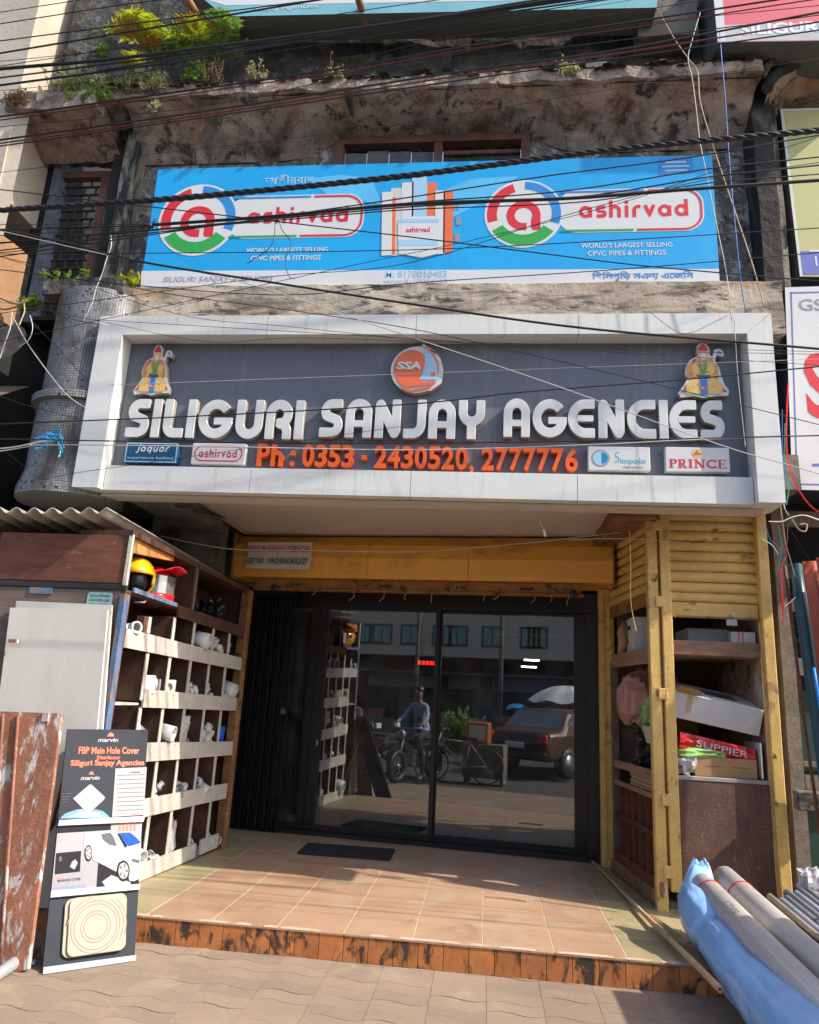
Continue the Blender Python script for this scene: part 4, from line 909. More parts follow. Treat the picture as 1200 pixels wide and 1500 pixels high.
round_logo(290, 322, 340, 531, 288, 347, 364, 513)
round_logo(767, 313, 818, 1033, 279, 338, 849, 1011)
def vt(body, x0, x1, y0, y1, mt, off=.012, shear=0, z=.0005, nm='lettering'):
    a, b = V(x0, y1), V(x1, y0); text(body, a[0], b[0], a[1], V(x0, y0)[1]-a[1], PV @ Matrix.Translation((0, 0, z)), mt, vs, .001, off, shear, name=nm)
vt("WORLD'S LARGEST SELLING", 360, 481, 363.5, 370.5, M_white); vt('CPVC PIPES & FITTINGS', 367, 470, 375, 382, M_white)
vt("WORLD'S LARGEST SELLING", 851, 985, 356.5, 363.5, M_white); vt('CPVC PIPES & FITTINGS', 861, 975, 368, 375, M_white)
vt('SILIGURI SANJAY AGENCIES', 238, 401, 406, 416, M_grey, .004, .25, .0018)
vt('M: 8170010483', 565, 655, 397, 407, M_ltblue, .012, 0, .0018); vt('sanjay8170010483', 562, 656, 410, 416, M_ltblue, .0, 0, .0018)
vt('আশীর্বাদ', 387, 461, 257, 274, M_ltblue, .014); vt('িশিলগুিড় সঞয় এেজিস', 868, 1016, 398, 412, M_blue, .012, 0, .0018)
vp([(964, 231), (1014, 229), (1016, 253), (966, 256)], M_blue, 'corner_box', .0006)
for k, (a, b, y) in enumerate(((975, 1005, 237), (970, 1010, 243), (974, 1007, 249))): vp([(a, y), (b, y-1), (b, y+1.6), (a, y+2.6)], M_ltblue, 'corner_line', .002)
# printed pipes and solvent can
for x0, x1, y0, y1, mt in ((560, 575, 282, 374, M_white), (573, 590, 276, 374, M_pvcg), (589, 606, 268, 372, M_white), (604, 626, 258, 340, M_ltblue), (624, 640, 268, 372, M_logo_o), (638, 652, 280, 372, M_white), (650, 664, 280, 370, M_logo_o), (575, 580, 290, 372, M_logo_o)):
    vp([(x0, y0), (x1, y0-1), (x1-1, y1), (x0-1, y1+1)], mt, 'printed_pipe', .001+.0011*(x0 % 3))
vp([(583, 326), (592, 318), (636, 317), (645, 325), (642, 372), (618, 378), (584, 372)], M_white, 'printed_can', .0046)
vp([(584, 352), (643, 351), (642, 360), (584, 361)], M_ltblue, 'printed_can_band', .0058); vp([(585, 322), (643, 321), (643, 326), (585, 327)], M_ltblue, 'printed_can_band', .0058)
a, b = V(595, 341), V(630, 335); text('ashirvad', a[0], b[0], a[1], .05, PV @ Matrix.Translation((0, 0, .0058)), M_red, vs, .001, .02)
for (x, y) in ((664, 296), (668, 318), (666, 342)): vp([(x, y), (x+8, y), (x+8, y+12), (x, y+12)], M_grey, 'printed_elbow', .002)

# ---------------------------------------------------------------- other signs
def box_sign(name, c, y, depth, face, side, label, cat='sign'):
    p = [U(q[0], q[1], y) for q in c]; ctr = (sum(a[0] for a in p)/4, y+depth/2, min(a[1] for a in p))
    o = thing(name, ctr, label, cat)
    m = MB(); m.add([(a[0], y, a[1]) for a in p]+[(a[0], y+depth, a[1]) for a in p], [(0, 1, 2, 3), (7, 6, 5, 4), (0, 4, 5, 1), (1, 5, 6, 2), (2, 6, 7, 3), (3, 7, 4, 0)])
    m.mi[1:] = [1]*5; m.build('sign_box', [face, side], o); return o
def pp(o, pts, y, mt, nm, z=0.0): poly([U(a, b, y-.0005) for a, b in pts], plane_xz(y-.0005), mt, o, nm, z=z)
def pt(o, body, x0, x1, y0, y1, y, mt, off=.01, shear=0, z=.0005, nm='lettering'):
    a, b = U(x0, y1, y-.0005), U(x1, (y0+y1)/2, y-.0005); text(body, a[0], b[0], a[1], U(x0, y0, y-.0005)[1]-a[1], plane_xz(y-.0005) @ Matrix.Translation((0, 0, z)), mt, o, .001, off, shear, name=nm)
o = box_sign('box_sign', ((1150, 421), (1330, 415), (1340, 722), (1161, 717)), 5.6, .42, M_white, M_navyside, 'white box sign with GS and a big red letter, cut by the right edge')
pt(o, 'GST', 1171, 1226, 438, 455, 5.6, M_grey); pt(o, 'SHOP', 1184, 1400, 517, 613, 5.6, M_red, .03)
for seg in ([(1158, 428), (1160, 428), (1169, 710), (1167, 710)], [(1158, 428), (1320, 424), (1320, 426), (1158, 430)], [(1167, 708), (1330, 712), (1330, 714), (1167, 710)]): pp(o, seg, 5.6, M_signv, 'border_line')
pp(o, [(1190, 679), (1240, 680), (1240, 684), (1190, 683)], 5.6, M_signv, 'violet_mark')
o = box_sign('box_sign', ((1143, 160), (1330, 155), (1345, 408), (1172, 405)), 5.8, .2, M_signy, M_signside, 'pale yellow green box sign with violet base at the right edge')
pp(o, [(1143, 160), (1147, 160), (1176, 405), (1172, 405)], 5.8, M_white, 'white_edge'); pp(o, [(1143, 160), (1330, 155), (1330, 158), (1143, 163)], 5.8, M_white, 'white_edge', .0012)
pp(o, [(1172, 368), (1335, 370), (1340, 402), (1176, 402)], 5.8, M_signv, 'violet_strip', .0004)
pp(o, [(1185, 366), (1335, 368), (1335, 371), (1185, 369)], 5.8, M_white, 'white_line', .002)
pp(o, [(1193, 375), (1196, 375), (1198, 390), (1195, 390)], 5.8, M_white, 'white_mark', .002)
o = box_sign('box_sign', ((1040, -60), (1330, -70), (1330, 58), (1052, 62)), 5.3, .4, M_signp, M_signside, 'pink and pale grey box sign lettered SILIGURI at the top right corner')
pp(o, [(1049.6, 37), (1330, 30), (1330, 57), (1051.5, 61)], 5.3, mat('pale_grey_vinyl', (.5, .52, .5), .45), 'grey_strip'); pp(o, [(1042, -40), (1056, -40), (1063, 61), (1051.5, 62)], 5.3, M_white, 'white_edge', .0012)
pt(o, 'SILIGURI', 1085, 1205, 36, 52, 5.3, mat('bright_white_print', (.82, .82, .82), .45), .03, 0, .002)
o = box_sign('box_sign', ((225, -60), (970, -60), (962, 11), (330, 24)), 5.3, .28, M_teal, M_signside, 'faded teal and white sign cut by the top edge with torn left corner')
pp(o, [(240, -40), (960, -45), (960, -3), (330, 8), (290, -5)], 5.3, M_white, 'white_strip')
pt(o, 'Sanjay Agencies', 372, 465, 10, 18, 5.3, M_white, .005, 0, .0018)
# bamboo props leaning across the top
for k, (p, q_) in enumerate((((268, -12), (305, 47)), ((522, -12), (541, 48)))):
    m = MB(); a, b = at(p[0], p[1], 1, 5.15), at(q_[0], q_[1], 1, 5.5); m.tube([a, a.lerp(b, .33), a.lerp(b, .66), b], [.032, .036, .033, .036], 10)
    tag(m.build('timber_pole', M_post_r), ('brown round pole slanting in front of the ferns at the top' if k == 0 else 'brown round pole crossing the teal sign at the top centre'), 'pole', 'poles propping the top sign')
# shutter name sheet is placed with the shutter
# ================================================================ shop front
D0, D1 = Vector((-2.123, 7.83, 0)), Vector((1.112, 7.47, 0)); DE = (D1-D0).normalized(); DL = (D1-D0).length
MD = frame(D0, DE, (0, 0, 1))            # x along the door, y up, z towards the street
gd = thing('glass_door', D0.lerp(D1, .5)+Vector((0, 0, .15)), 'dark framed sliding glass shop front reflecting the street', 'glass door')
def dbox(name, s0, z0, s1, z1, d0, d1, mt, parent=None, ch=.003): return MB().box((s0, z0, d0), (s1, z1, d1), MD, ch).build(name, mt, parent or gd)
dbox('header', -.45, 2.44, 3.3, 2.64, -.06, .06, M_dframe)
dbox('sill', -.45, .148, 3.3, .185, -.07, .12, M_dframe)
dbox('jamb', 3.14, .185, 3.26, 2.44, -.05, .05, M_dframe)
for k, (s0, s1, d) in enumerate(((-.42, .335, .0), (.335, 1.66, .02), (1.62, 3.16, -.03))):   # three panels
    pn = dbox('panel_frame', s0, .185, s1, .245, d-.02, d+.02, M_dframe)
    st0, st1 = (.07, .06) if k == 0 else ((.11, .045) if k == 1 else (.055, .14))
    dbox('stile', s0, .245, s0+st0, 2.44, d-.02, d+.02, M_dframe, pn); dbox('stile', s1-st1, .245, s1, 2.44, d-.02, d+.02, M_dframe, pn)
    dbox('top_rail', s0+st0, 2.41, s1-st1, 2.44, d-.02, d+.02, M_dframe, pn)
    dbox('pane', s0+st0, .245, s1-st1, 2.41, d-.004, d+.002, M_glass, pn, 0)
dbox('stile_strip', .24, .245, .33, 2.44, .022, .034, M_dframe)
dbox('handle', .405, 1.1, .43, 1.53, .045, .06, M_dframe); dbox('lock', .405, 1.0, .43, 1.06, .045, .055, M_steel)
# things seen dimly inside
def inside(name, s0, z0, s1, z1, d, mt, label, cat, dep=.03):
    return tag(MB().box((s0, z0, -d-dep), (s1, z1, -d), MD).build(name, mt), label, cat)
M_lamp = emis('lit_tube', (.9, .95, 1.0), 22)
for (px_, py_, lb) in ((807, 912, 'small lit ceiling lamp inside, nearest the door top'), (779, 967, 'upper of two small lit lamps inside the right door pane'), (775, 977, 'lower of two small lit lamps inside the right door pane')):
    p = at(px_, py_, 1, 10.2); tag(MB().box(p-Vector((.10, .03, .008)), p+Vector((.10, .03, .008))).build('ceiling_lamp', M_lamp), lb, 'lamp')
p = at(626, 971, 1, 9.5); led = MB(); [led.box(p+Vector((-.12+.05*i, 0, -.025)), p+Vector((-.085+.05*i, .02, .025))) for i in range(5)]; tag(led.build('led_display', emis('red_led', (1, .02, .02), 3)), 'small red lit display hanging inside the left door pane', 'display')
for i, (a, b) in enumerate(((506, 531), (535, 552))):
    p, q_ = at(a, 942, 1, 9.0), at(b, 918, 1, 9.0); tag(MB().box(p, q_+Vector((0, .03, 0))).build('picture_frame', M_photo), ('wider dark picture frame hung high inside the shop' if i == 0 else 'narrow dark picture frame hung high inside the shop'), 'picture frame')
MB_ = MB().box((-3.0, 9.05, 2.35), (1.7, 9.2, 3.0)).build('room_beam', mat('cream_beam', (.3, .26, .2), .9), bld)
p = at(500, 1050, 1, 8.4); tag(MB().box(p-Vector((.22, .2, .06)), p+Vector((.2, .3, .06)), ch=.01).build('counter_board', mat('dark_green_board', (.02, .12, .07), .5)), 'dark green board inside behind the left door pane', 'board')
for i in range(4):
    MBx = MB().box((-1.75, 8.3+.01*i, .18+.28*i), (-1.4, 8.5, .44+.28*i), ch=.008)
    tag(MBx.build('carton', M_ply), ['bottom', 'second', 'third', 'top'][i]+' red brown carton of the pile inside the left pane', 'box', 'red brown cartons piled inside')

# black collapsible gate folded to the left
ga = thing('folding_gate', (-2.3, 7.75, .15), 'black collapsible steel gate folded against the left of the glass door', 'gate')
gm_ = MB().box((-.011, 0, -.016), (.011, 2.44, .016)).mesh('gate_bar', M_gate)
for i in range(15):
    s = -.53+i*.0435; piece('gate_bar', gm_, ga, MD @ Matrix.Translation((s, .16, .13+.018*(i % 2))))
for j in range(7):
    zz = .5+j*.31; m = MB()
    for i in range(14): s = -.53+i*.0435; m.tube([MD @ Vector((s, zz+(.05 if i % 2 else -.05), .155)), MD @ Vector((s+.0435, zz+(-.05 if i % 2 else .05), .155))], .005, 4)
    m.build('lattice_row', M_gate, ga)
MB().box((-.56, 2.52, .08), (.12, 2.6, .2), MD).build('gate_rail', M_gate, ga); MB().box((-.56, .15, .12), (.12, .165, .16), MD).build('gate_rail', M_gate, ga)
pl = MB(); pl.box((.04, 1.30, .17), (.085, 1.34, .19), MD, .004); pl.tube([MD @ Vector((.05+.013*(1-math.cos(a)), 1.345+.02*math.sin(a), .18)) for a in [PI*i/6 for i in range(7)]], .004, 6)
tag(pl.build('padlock', M_steel), 'small steel padlock hanging on the black folding gate', 'padlock')

# mat
rm_ = thing('door_mat', (-1.2, 6.87, .15), 'black ribbed rubber mat on the tiles before the door', 'door mat')
MM = frame((-1.60, 6.78, .151), (1, .02, 0), (-.02, 1, 0))
MB().box((0, 0, 0), (.82, .44, .012), MM).build('mat_base', M_rubber, rm_)
rb = MB().box((0, 0, .012), (.82, .012, .022), ch=.002).mesh('rib', M_rubber)
for k in range(17): piece('rib', rb, rm_, MM @ Matrix.Translation((0, .006+.0255*k, 0)))

# ---------------------------------------------------------------- yellow roller shutter hood
BA, BB_ = Vector((-2.63, 7.235, 0)), Vector((1.16, 6.822, 0)); BE = (BB_-BA).normalized(); BL_ = (BB_-BA).length
MBX = frame(BA, BE, (0, 0, 1))
hood = thing('roller_shutter_hood', BA.lerp(BB_, .5)+Vector((0, 0, 2.6)), 'long mustard yellow roller shutter hood above the glass door', 'shutter')
prof = [(-.55, 3.10), (-.10, 3.105), (0.0, 3.0), (.035, 2.86), (.0, 2.70), (-.02, 2.665), (-.55, 2.665)]      # (towards street, z)
segs = [0, 1.45, 2.46, BL_]
for i in range(3):
    m = MB(); a, b = segs[i]+(.002 if i else 0), segs[i+1]-(.002 if i < 2 else 0)
    m.add([MBX @ Vector((a, z, d)) for d, z in prof]+[MBX @ Vector((b, z, d)) for d, z in prof], [tuple(range(7)), tuple(range(7, 14))[::-1]]+[(k, (k+1) % 7, (k+1) % 7+7, k+7) for k in range(7)])
    m.build('hood_sheet', M_ybox, hood)
MB().box((-.012, 2.64, -.5), (0, 3.12, .05), MBX).build('end_plate', M_ybar, hood); MB().box((BL_, 2.62, -.5), (BL_+.014, 3.12, .055), MBX).build('end_plate', M_ybar, hood)
MB().box((.22, 2.555, -.13), (BL_-.28, 2.66, -.09), MBX, .005).build('bottom_bar', M_ybar, hood)
MB().box((.2, 2.54, -.17), (BL_-.26, 2.56, -.07), MBX, .003).build('bottom_angle', M_ybar, hood)
for s, w__ in ((.62, .03), (.67, .03), (.72, .02), (1.55, .14), (2.25, .03), (2.33, .025), (2.38, .05), (2.95, .13)): MB().box((s, 2.59, -.089), (s+w__, 2.612, -.084), MBX).build('slot', M_blk, hood)
for s in (.45, 3.45): lm = MB(); lm.lathe([(0, 0), (.035, 0), (.035, .05), (0, .05)], MBX @ Matrix.Translation((s, 2.56, -.09)), 12); lm.build('bearing', M_blk, hood)
for s in (.9, 1.3, 1.62, 2.1, 2.62, 2.75, 3.1, 3.25, 3.42, 1.85):      # old strings under the bar
    h_ = random.uniform(.05, .11); m = MB(); a = MBX @ Vector((s, 2.54, -.05)); m.tube([a, a+Vector((random.uniform(-.03, .01), 0, -h_*.6)), a+Vector((random.uniform(-.05, .0), 0, -h_))], .004, 5); m.build('hanging_string', M_bamboo, hood)
# name sheet on the hood
A_ = MBX.inverted() @ atp(366, 797, (BA.x, BA.y), (BB_.x, BB_.y)); B_ = MBX.inverted() @ atp(457, 834, (BA.x, BA.y), (BB_.x, BB_.y))
ns = thing('name_sheet', atp(411, 835, (BA.x, BA.y), (BB_.x, BB_.y)), 'white sheet with red shop name and tax number stuck on the yellow hood', 'notice')
x0, x1, z0, z1 = A_.x, B_.x, B_.y-.01, A_.y+.01; dz_ = .048
m = MB(); m.grid(lambda u, v: MBX @ Vector((x0+(x1-x0)*u+.012*math.sin(v*PI)*(1-u), z0+(z1-z0)*v, dz_+.004*math.sin(u*9))), 12, 4); m.build('sheet', M_white, ns)
FN = MBX @ Matrix.Translation((0, 0, dz_+.016)); hh = z1-z0
text('SILIGURI SANJAY AGENCIES', x0+.02, x1-.012, z0+hh*.55, hh*.30, FN, M_red, ns, .001, .01); text('GST NO. :19ACHPA6243Q1Z7', x0+.02, x1-.03, z0+hh*.14, hh*.26, FN, M_blk, ns, .001, .01)

# door side post
pst = thing('shutter_guide', (1.16, 7.2, .15), 'yellow shutter guide post at the right of the glass door', 'post')
MB().box((1.085, 7.2, .15), (1.225, 7.28, 2.66), ch=.006).build('post', M_ypole, pst); MB().box((1.115, 7.19, .2), (1.13, 7.2, 2.6)).build('groove_lip', M_ypole, pst); MB().box((1.18, 7.19, .2), (1.195, 7.2, 2.6)).build('groove_lip', M_ypole, pst)

# ---------------------------------------------------------------- right corner kiosk
kb = thing('corner_cabinet', (1.75, 6.5, 0), 'brown plywood corner cabinet with yellow roller shutters right of the door', 'cabinet')
XL, XR = 1.3, 2.13
RA, RB = Vector((1.30, 6.03, 0)), Vector((1.17, 7.08, 0)); RE = (RB-RA).normalized(); RLn = (RB-RA).length
MR = frame(RA, -RE, (0, 0, 1))           # x towards the street, y up, z to the porch side
MRi = MR
# corner posts
cp = MB().box((1.272, 5.885, .13), (1.352, 5.965, 3.12), ch=.006).build('corner_post', M_ypole, kb)
cp2 = MB().box((1.372, 5.875, .28), (1.45, 5.955, 3.12), ch=.006).build('corner_post', M_ypole, kb)
MB().box((1.352, 5.905, .3), (1.372, 5.95, 3.12)).build('groove', M_ybar, kb)
for z in (.37, .86, 1.62, 2.33, 2.95): MB().box((1.325, 5.865, z), (1.392, 5.885, z+.085), ch=.005).build('hinge_plate', M_ypole, kb)
MB().box((1.295, 5.862, .245), (1.335, 5.884, .34), ch=.004).build('hasp', M_rust, kb)
MB().box((2.125, 5.875, .1), (2.205, 5.955, 3.12), ch=.006).build('corner_post', M_ypole, kb)
# slats of the front shutter
def slat_mesh(name, L, h=.083, amp=.019):
    m = MB(); pr = [(-.006, 0), (.004, h*.06), (amp*.75, h*.2), (amp, h*.42), (amp*.92, h*.62), (amp*.5, h*.8), (.0, h*.9), (-.012, h)]; n = len(pr)
    m.add([(0, z, d) for d, z in pr]+[(L, z, d) for d, z in pr], [tuple(range(n))[::-1], tuple(range(n, 2*n))]+[(k, (k+1) % n, (k+1) % n+n, k+n) for k in range(n)])
    return m.mesh(name, M_yshut)
sm_ = slat_mesh('slat', .675)
FR = frame((1.452, 5.955, 0), (1, 0, 0), (0, 0, 1))
for k in range(9): piece('slat', sm_, kb, FR @ Matrix.Translation((0, 2.385+k*.0835, random.uniform(-.002, .002))) @ Matrix.Rotation(random.uniform(-.002, .002), 4, 'Z'))
MB().box((1.455, 5.935, 2.262), (2.122, 5.955, 2.382), ch=.006).build('bottom_bar', M_yshut, kb)
m = MB(); m.box((1.50, 5.915, 2.262), (2.14, 5.935, 2.275)); m.build('bottom_angle', M_ybar, kb)
MB().tube([(1.95, 5.93, 2.27), (2.2, 5.93, 2.265)], .009, 8).build('bolt', M_rust, kb)
ss = slat_mesh('side_slat', RLn-.02)
for k in range(9): piece('side_slat', ss, kb, MR @ Matrix.Translation((-RLn+.01, 2.47+k*.0835, -.01)) @ Matrix.Rotation(.0, 4, 'Z'))
MB().box((-RLn, 2.36, -.015), (-.0, 2.465, .005), MR, .004).build('side_bottom_bar', M_ybar, kb)
MB().box((1.35, 6.02, 3.13), (2.2, 7.1, 3.2)).build('top_board', M_wood_d, kb)
# dirty crate boards above, under the slab
rough_box('rough_filler_board', (1.0, 5.75, 3.02), (1.35, 6.9, 3.12), .1, .015, M_post_r, kb)
# carcass
MB().box((1.25, 7.12, .3), (2.15, 7.14, 3.1)).build('back_board', M_ply_grey, kb)
MB().box((2.13, 5.98, .3), (2.15, 7.12, 3.1)).build('side_board', mat('peeling_pink_board', (.33, .2, .15), .85, var=.3, vs=4, fine=.15, spots=[((.5,.47,.44), 3, .58, .08), ((.12,.06,.04), 6, .6, .04)]), kb)
m = MB(); m.add([(1.30, 5.98, 1.975), (2.125, 5.98, 1.975), (2.125, 7.11, 1.975), (1.19, 7.11, 1.975), (1.30, 5.98, 1.99), (2.125, 5.98, 1.99), (2.125, 7.11, 1.99), (1.19, 7.11, 1.99)], [(0,1,2,3),(4,5,6,7),(0,1,5,4),(1,2,6,5),(2,3,7,6),(3,0,4,7)]); m.build('shelf_board', M_plank, kb)
MB().box((1.46, 5.955, 1.975), (2.12, 5.978, 2.085), ch=.003).build('shelf_lip', mat('jagged_plank', (.30, .17, .12), .85, var=.25, vs=5, stretch=(1, 1, 7), fine=.25, bump=.2), kb)
MB().box((-RLn+.03, 1.9, -.02), (-.02, 2.02, 0), MR, .003).build('shelf_lip', M_plank, kb)
m = MB(); m.add([(1.30, 5.97, 1.045), (2.125, 5.97, 1.045), (2.125, 7.11, 1.045), (1.19, 7.11, 1.045), (1.30, 5.97, 1.07), (2.125, 5.97, 1.07), (2.125, 7.11, 1.07), (1.19, 7.11, 1.07)], [(0,1,2,3),(4,5,6,7),(0,1,5,4),(1,2,6,5),(2,3,7,6),(3,0,4,7)]); m.build('counter', M_oldgrey, kb)
MB().box((1.45, 5.94, 1.045), (2.12, 5.968, 1.075), ch=.004).build('counter_edge', mat('pale_worn_edge', (.36, .32, .3), .7, var=.2), kb)
MB().box((1.455, 5.945, .2), (2.12, 5.965, 1.042)).build('front_panel', M_counter, kb)
MB().box((1.33, 5.97, -.01), (2.13, 7.1, .2)).build('plinth', M_conc, kb)
m = MB(); m.box((-RLn, .15, -.05), (.0, .26, .03), MR, .01); m.build('side_plinth', M_post_r, kb)
MB().box((-RLn+.01, .26, -.03), (-.01, .33, .0), MR).build('low_rail', M_ply, kb)
for z in (.62, .885): MB().box((-RLn+.01, z, -.025), (-.01, z+.035, .0), MR).build('side_rail', M_plank if z > .8 else M_wood_d, kb)
MB().box((-RLn+.01, 1.03, -.03), (-.01, 1.09, .0), MR).build('side_rail', M_plank, kb)
MB().box((-RLn, .26, -.05), (-RLn+.05, 1.95, .005), MR).build('rear_stile', M_ply_grey, kb)
for k in range(5): MB().box((-RLn+.16+.17*k, .33, -.28), (-RLn+.175+.17*k, .885, -.005), MR).build('divider', M_ply, kb)
m = MB(); m.box((-RLn+.05, .6, -.3), (-.02, .615, -.03), MR); m.build('low_shelf', M_ply, kb)
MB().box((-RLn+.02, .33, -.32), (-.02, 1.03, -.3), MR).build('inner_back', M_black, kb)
lk = MB(); lk.box((1.86, 5.885, 2.205), (1.94, 5.905, 2.26), ch=.006); lk.tube([(1.88+.02*(1-math.cos(a)), 5.9, 2.262+.03*math.sin(a)) for a in [PI*i/6 for i in range(7)]], .006, 6)
tag(lk.build('padlock', M_steel), 'big square padlock on the bottom bar of the yellow front shutter', 'padlock')

# goods in the cabinet
def crumple(name, ctr, size, mt, label, cat, amp=.25, seg=14, group=None, freq=4, parent=None):
    m = MB(); c = Vector(ctr); S_ = random.uniform(0, 50)
    def f(u, v):
        a = 2*PI*u; b = PI*(v-.5); d = Vector((math.cos(a)*math.cos(b), math.sin(a)*math.cos(b), math.sin(b)))
        d2 = Vector((math.copysign(abs(d.x)**.7, d.x), math.copysign(abs(d.y)**.7, d.y), math.copysign(abs(d.z)**.8, d.z)))
        k = 1+amp*noise.noise(d*freq*.5+Vector((S_, 0, 0)))+amp*.6*noise.noise(d*freq*1.4+Vector((0, S_, 0)))
        return c+Vector((d2.x*size[0]*k, d2.y*size[1]*k, max(-size[2], d2.z*size[2]*k)))
    m.grid(f, seg*2, seg, smooth=False)
    o = m.build(name, mt, parent)
    return tag(o, label, cat, group) if parent is None else o
# top shelf (z 1.99)
o = thing('white_carton', (1.42, 6.75, 1.99), 'white carton with slots at the left end of the upper cabinet shelf', 'box'); m = MB(); m.box((1.27, 6.5, 1.992), (1.55, 6.9, 2.32), ch=.004); m.build('carton', M_cardw, o)
MB().box((1.262, 6.62, 2.22), (1.269, 6.72, 2.25)).build('slot', M_blk, o); MB().box((1.262, 6.74, 2.10), (1.269, 6.8, 2.13)).build('slot', M_blk, o)
o = MB(); o.box((1.62, 6.1, 1.992), (1.95, 6.5, 2.2), ch=.006); tag(o.build('grey_case', M_grey), 'dark grey box in the middle of the upper cabinet shelf', 'box')
o = thing('tied_box', (2.03, 6.08, 1.992), 'small white box tied with two red strings at the right end of the upper shelf', 'box'); MB().box((1.93, 6.02, 2.09), (2.115, 6.2, 2.175), ch=.003).build('box', M_cardw, o); MB().box((1.93, 6.02, 1.992), (2.115, 6.2, 2.088), ch=.003).build('box', M_cardw, o)
for x in (1.985, 2.015): MB().box((x, 6.014, 1.992), (x+.006, 6.019, 2.18)).build('string', M_wirer, o)
tag(MB().tube([(1.22, 6.85, 2.0), (1.24, 6.8, 2.12), (1.21, 6.75, 2.2), (1.25, 6.78, 2.3)], [.03, .05, .04, .02], 7).build('crumpled_paper', M_card), 'crumpled brown paper behind the white carton on the upper shelf', 'paper')
# middle level
crumple('pink_sack', (1.33, 6.75, 1.62), (.15, .2, .22), M_pinkbag, 'dusty pink sack behind the corner posts on the counter', 'sack')
crumple('pink_sack', (1.52, 6.85, 1.78), (.2, .15, .14), M_pinkbag, 'dusty pink bundle pressed under the upper shelf', 'sack')
crumple('patterned_bag', (1.45, 6.45, 1.52), (.13, .15, .14), M_greenbag, 'green and black patterned bag above the white tub', 'bag', .4)
tb = MB(); tb.lathe([(0, 0), (.1, 0), (.14, .13), (.145, .13), (.13, .12), (.09, .02), (0, .02)], Matrix.Translation((1.42, 6.32, 1.28)), 20); tag(tb.build('plastic_tub', M_white), 'white plastic tub between the patterned bag and the orange pots', 'tub')
crumple('black_bag', (1.33, 6.48, 1.21), (.09, .1, .135), M_blackbag, 'knotted black polythene bag on the side counter', 'bag', .25)
MB().tube([(1.3, 6.5, 1.33), (1.285, 6.5, 1.38), (1.25, 6.52, 1.41)], [.03, .018, .035], 7).build('knot', M_blackbag, [o_ for o_ in bpy.data.objects if o_.name.startswith('black_bag')][0])
for k in range(4):
    m = MB(); m.lathe([(0, 0), (.05, 0), (.062, .02), (.05, .045), (.062, .07), (.055, .08), (0, .08)], Matrix.Translation((1.415+.008*(k % 2), 6.2+.01*k, 1.072+.082*k)), 14)
    tag(m.build('orange_pot', M_potter), ['bottom', 'second', 'third', 'top'][k]+' orange ribbed pot of the stack behind the yellow corner post', 'pot', 'stacked orange pots')
tag(MB().box((1.39, 6.14, 1.405), (1.47, 6.3, 1.45), ch=.004).build('small_carton', M_card), 'small orange brown carton lying on top of the orange pots', 'box')
# big tilted white carton
cx0 = at(985, 1052, 1, 6.02); MW = frame((1.44, 6.02, 1.50), (.66, 0, -.115), (0, 1, .22))
bx = thing('big_white_carton', (1.78, 6.2, 1.42), 'large white carton with a dark photo print, tilted on the red bag', 'box')
MB().box((0, 0, 0), (.665, .5, .2), MW, .004).build('carton', M_cardw, bx); MB().box((.0, .0, .2005), (.17, .5, .2025), MW).build('tape', M_tape, bx)
MB().box((.1, -.0025, .06), (.14, -.0005, .2), MW).build('tape', M_tape, bx)
MB().box((.27, .16, .2005), (.52, .38, .202), MW).build('photo_print', M_photo, bx); MB().box((.19, .2, .2005), (.23, .28, .202), MW).build('photo_print', M_blk, bx)
for k in range(4): MB().box((.3+.05*k, .11, .2005), (.33+.05*k, .12, .2015), MW).build('caption', M_grey, bx)
m = MB(); m.add([MW @ Vector(v) for v in ((0, .0, .2), (.2, .0, .2), (.17, -.06, .25), (.02, -.05, .26))], [(0, 1, 2, 3)]); m.build('open_flap', M_card, bx)
# red bag, green bag, tray
rbm = thing('red_bag', (1.74, 6.2, 1.22), 'flat shiny red bag with pale lettering under the white carton', 'bag')
MRB = frame((1.50, 6.06, 1.29), (.55, 0, -.10), (0, 1, 0))
m = MB(); m.grid(lambda u, v: MRB @ Vector((.56*u, .38*v-.02, .1*(1-v*.2)+.02*noise.noise(Vector((u*8, v*8, 2))))), 20, 8, False); m.grid(lambda u, v: MRB @ Vector((.56*u, -.02+.025*math.sin(PI*v)*-1+.012*noise.noise(Vector((u*10, v*6, 7))), -.05+.15*v)), 24, 8, False); m.build('film', M_redbag, rbm)
FRB = frame(MRB @ Vector((0, -.055, -.05)), (.55, 0, -.10), (0, 0, 1)); text('SUPPIER', .12, .5, .07, .05, FRB, M_cardw, rbm, .002, .0)
gbm = crumple('green_bag', (1.66, 6.07, 1.235), (.18, .1, .045), M_greenbag, 'green and lilac printed film bag on the brown carton tray', 'bag', .35, 12)
tr_ = thing('carton_tray', (1.8, 6.1, 1.072), 'open brown cardboard tray on the counter front', 'box')
MB().box((1.60, 5.985, 1.077), (2.05, 5.992, 1.215)).build('tray_front', M_card, tr_); MB().box((1.60, 5.992, 1.077), (1.607, 6.3, 1.2)).build('tray_side', M_card, tr_); MB().box((2.043, 5.992, 1.077), (2.05, 6.3, 1.2)).build('tray_side', M_card, tr_); MB().box((1.607, 6.293, 1.077), (2.043, 6.3, 1.2)).build('tray_back', M_card, tr_); MB().box((1.607, 5.992, 1.077), (2.043, 6.293, 1.083)).build('tray_base', M_card, tr_)
for a, b in ((1.68, 1.8), (1.88, 2.0)): MB().box((a, 5.983, 1.15), (b, 5.9848, 1.1525)).build('cut_line', M_ply, tr_)
m = MB(); m.add([(1.60, 5.985, 1.215), (1.607, 6.1, 1.21), (1.54, 6.1, 1.16), (1.53, 5.99, 1.2)], [(0, 1, 2, 3)]); m.build('flap', M_card, tr_)
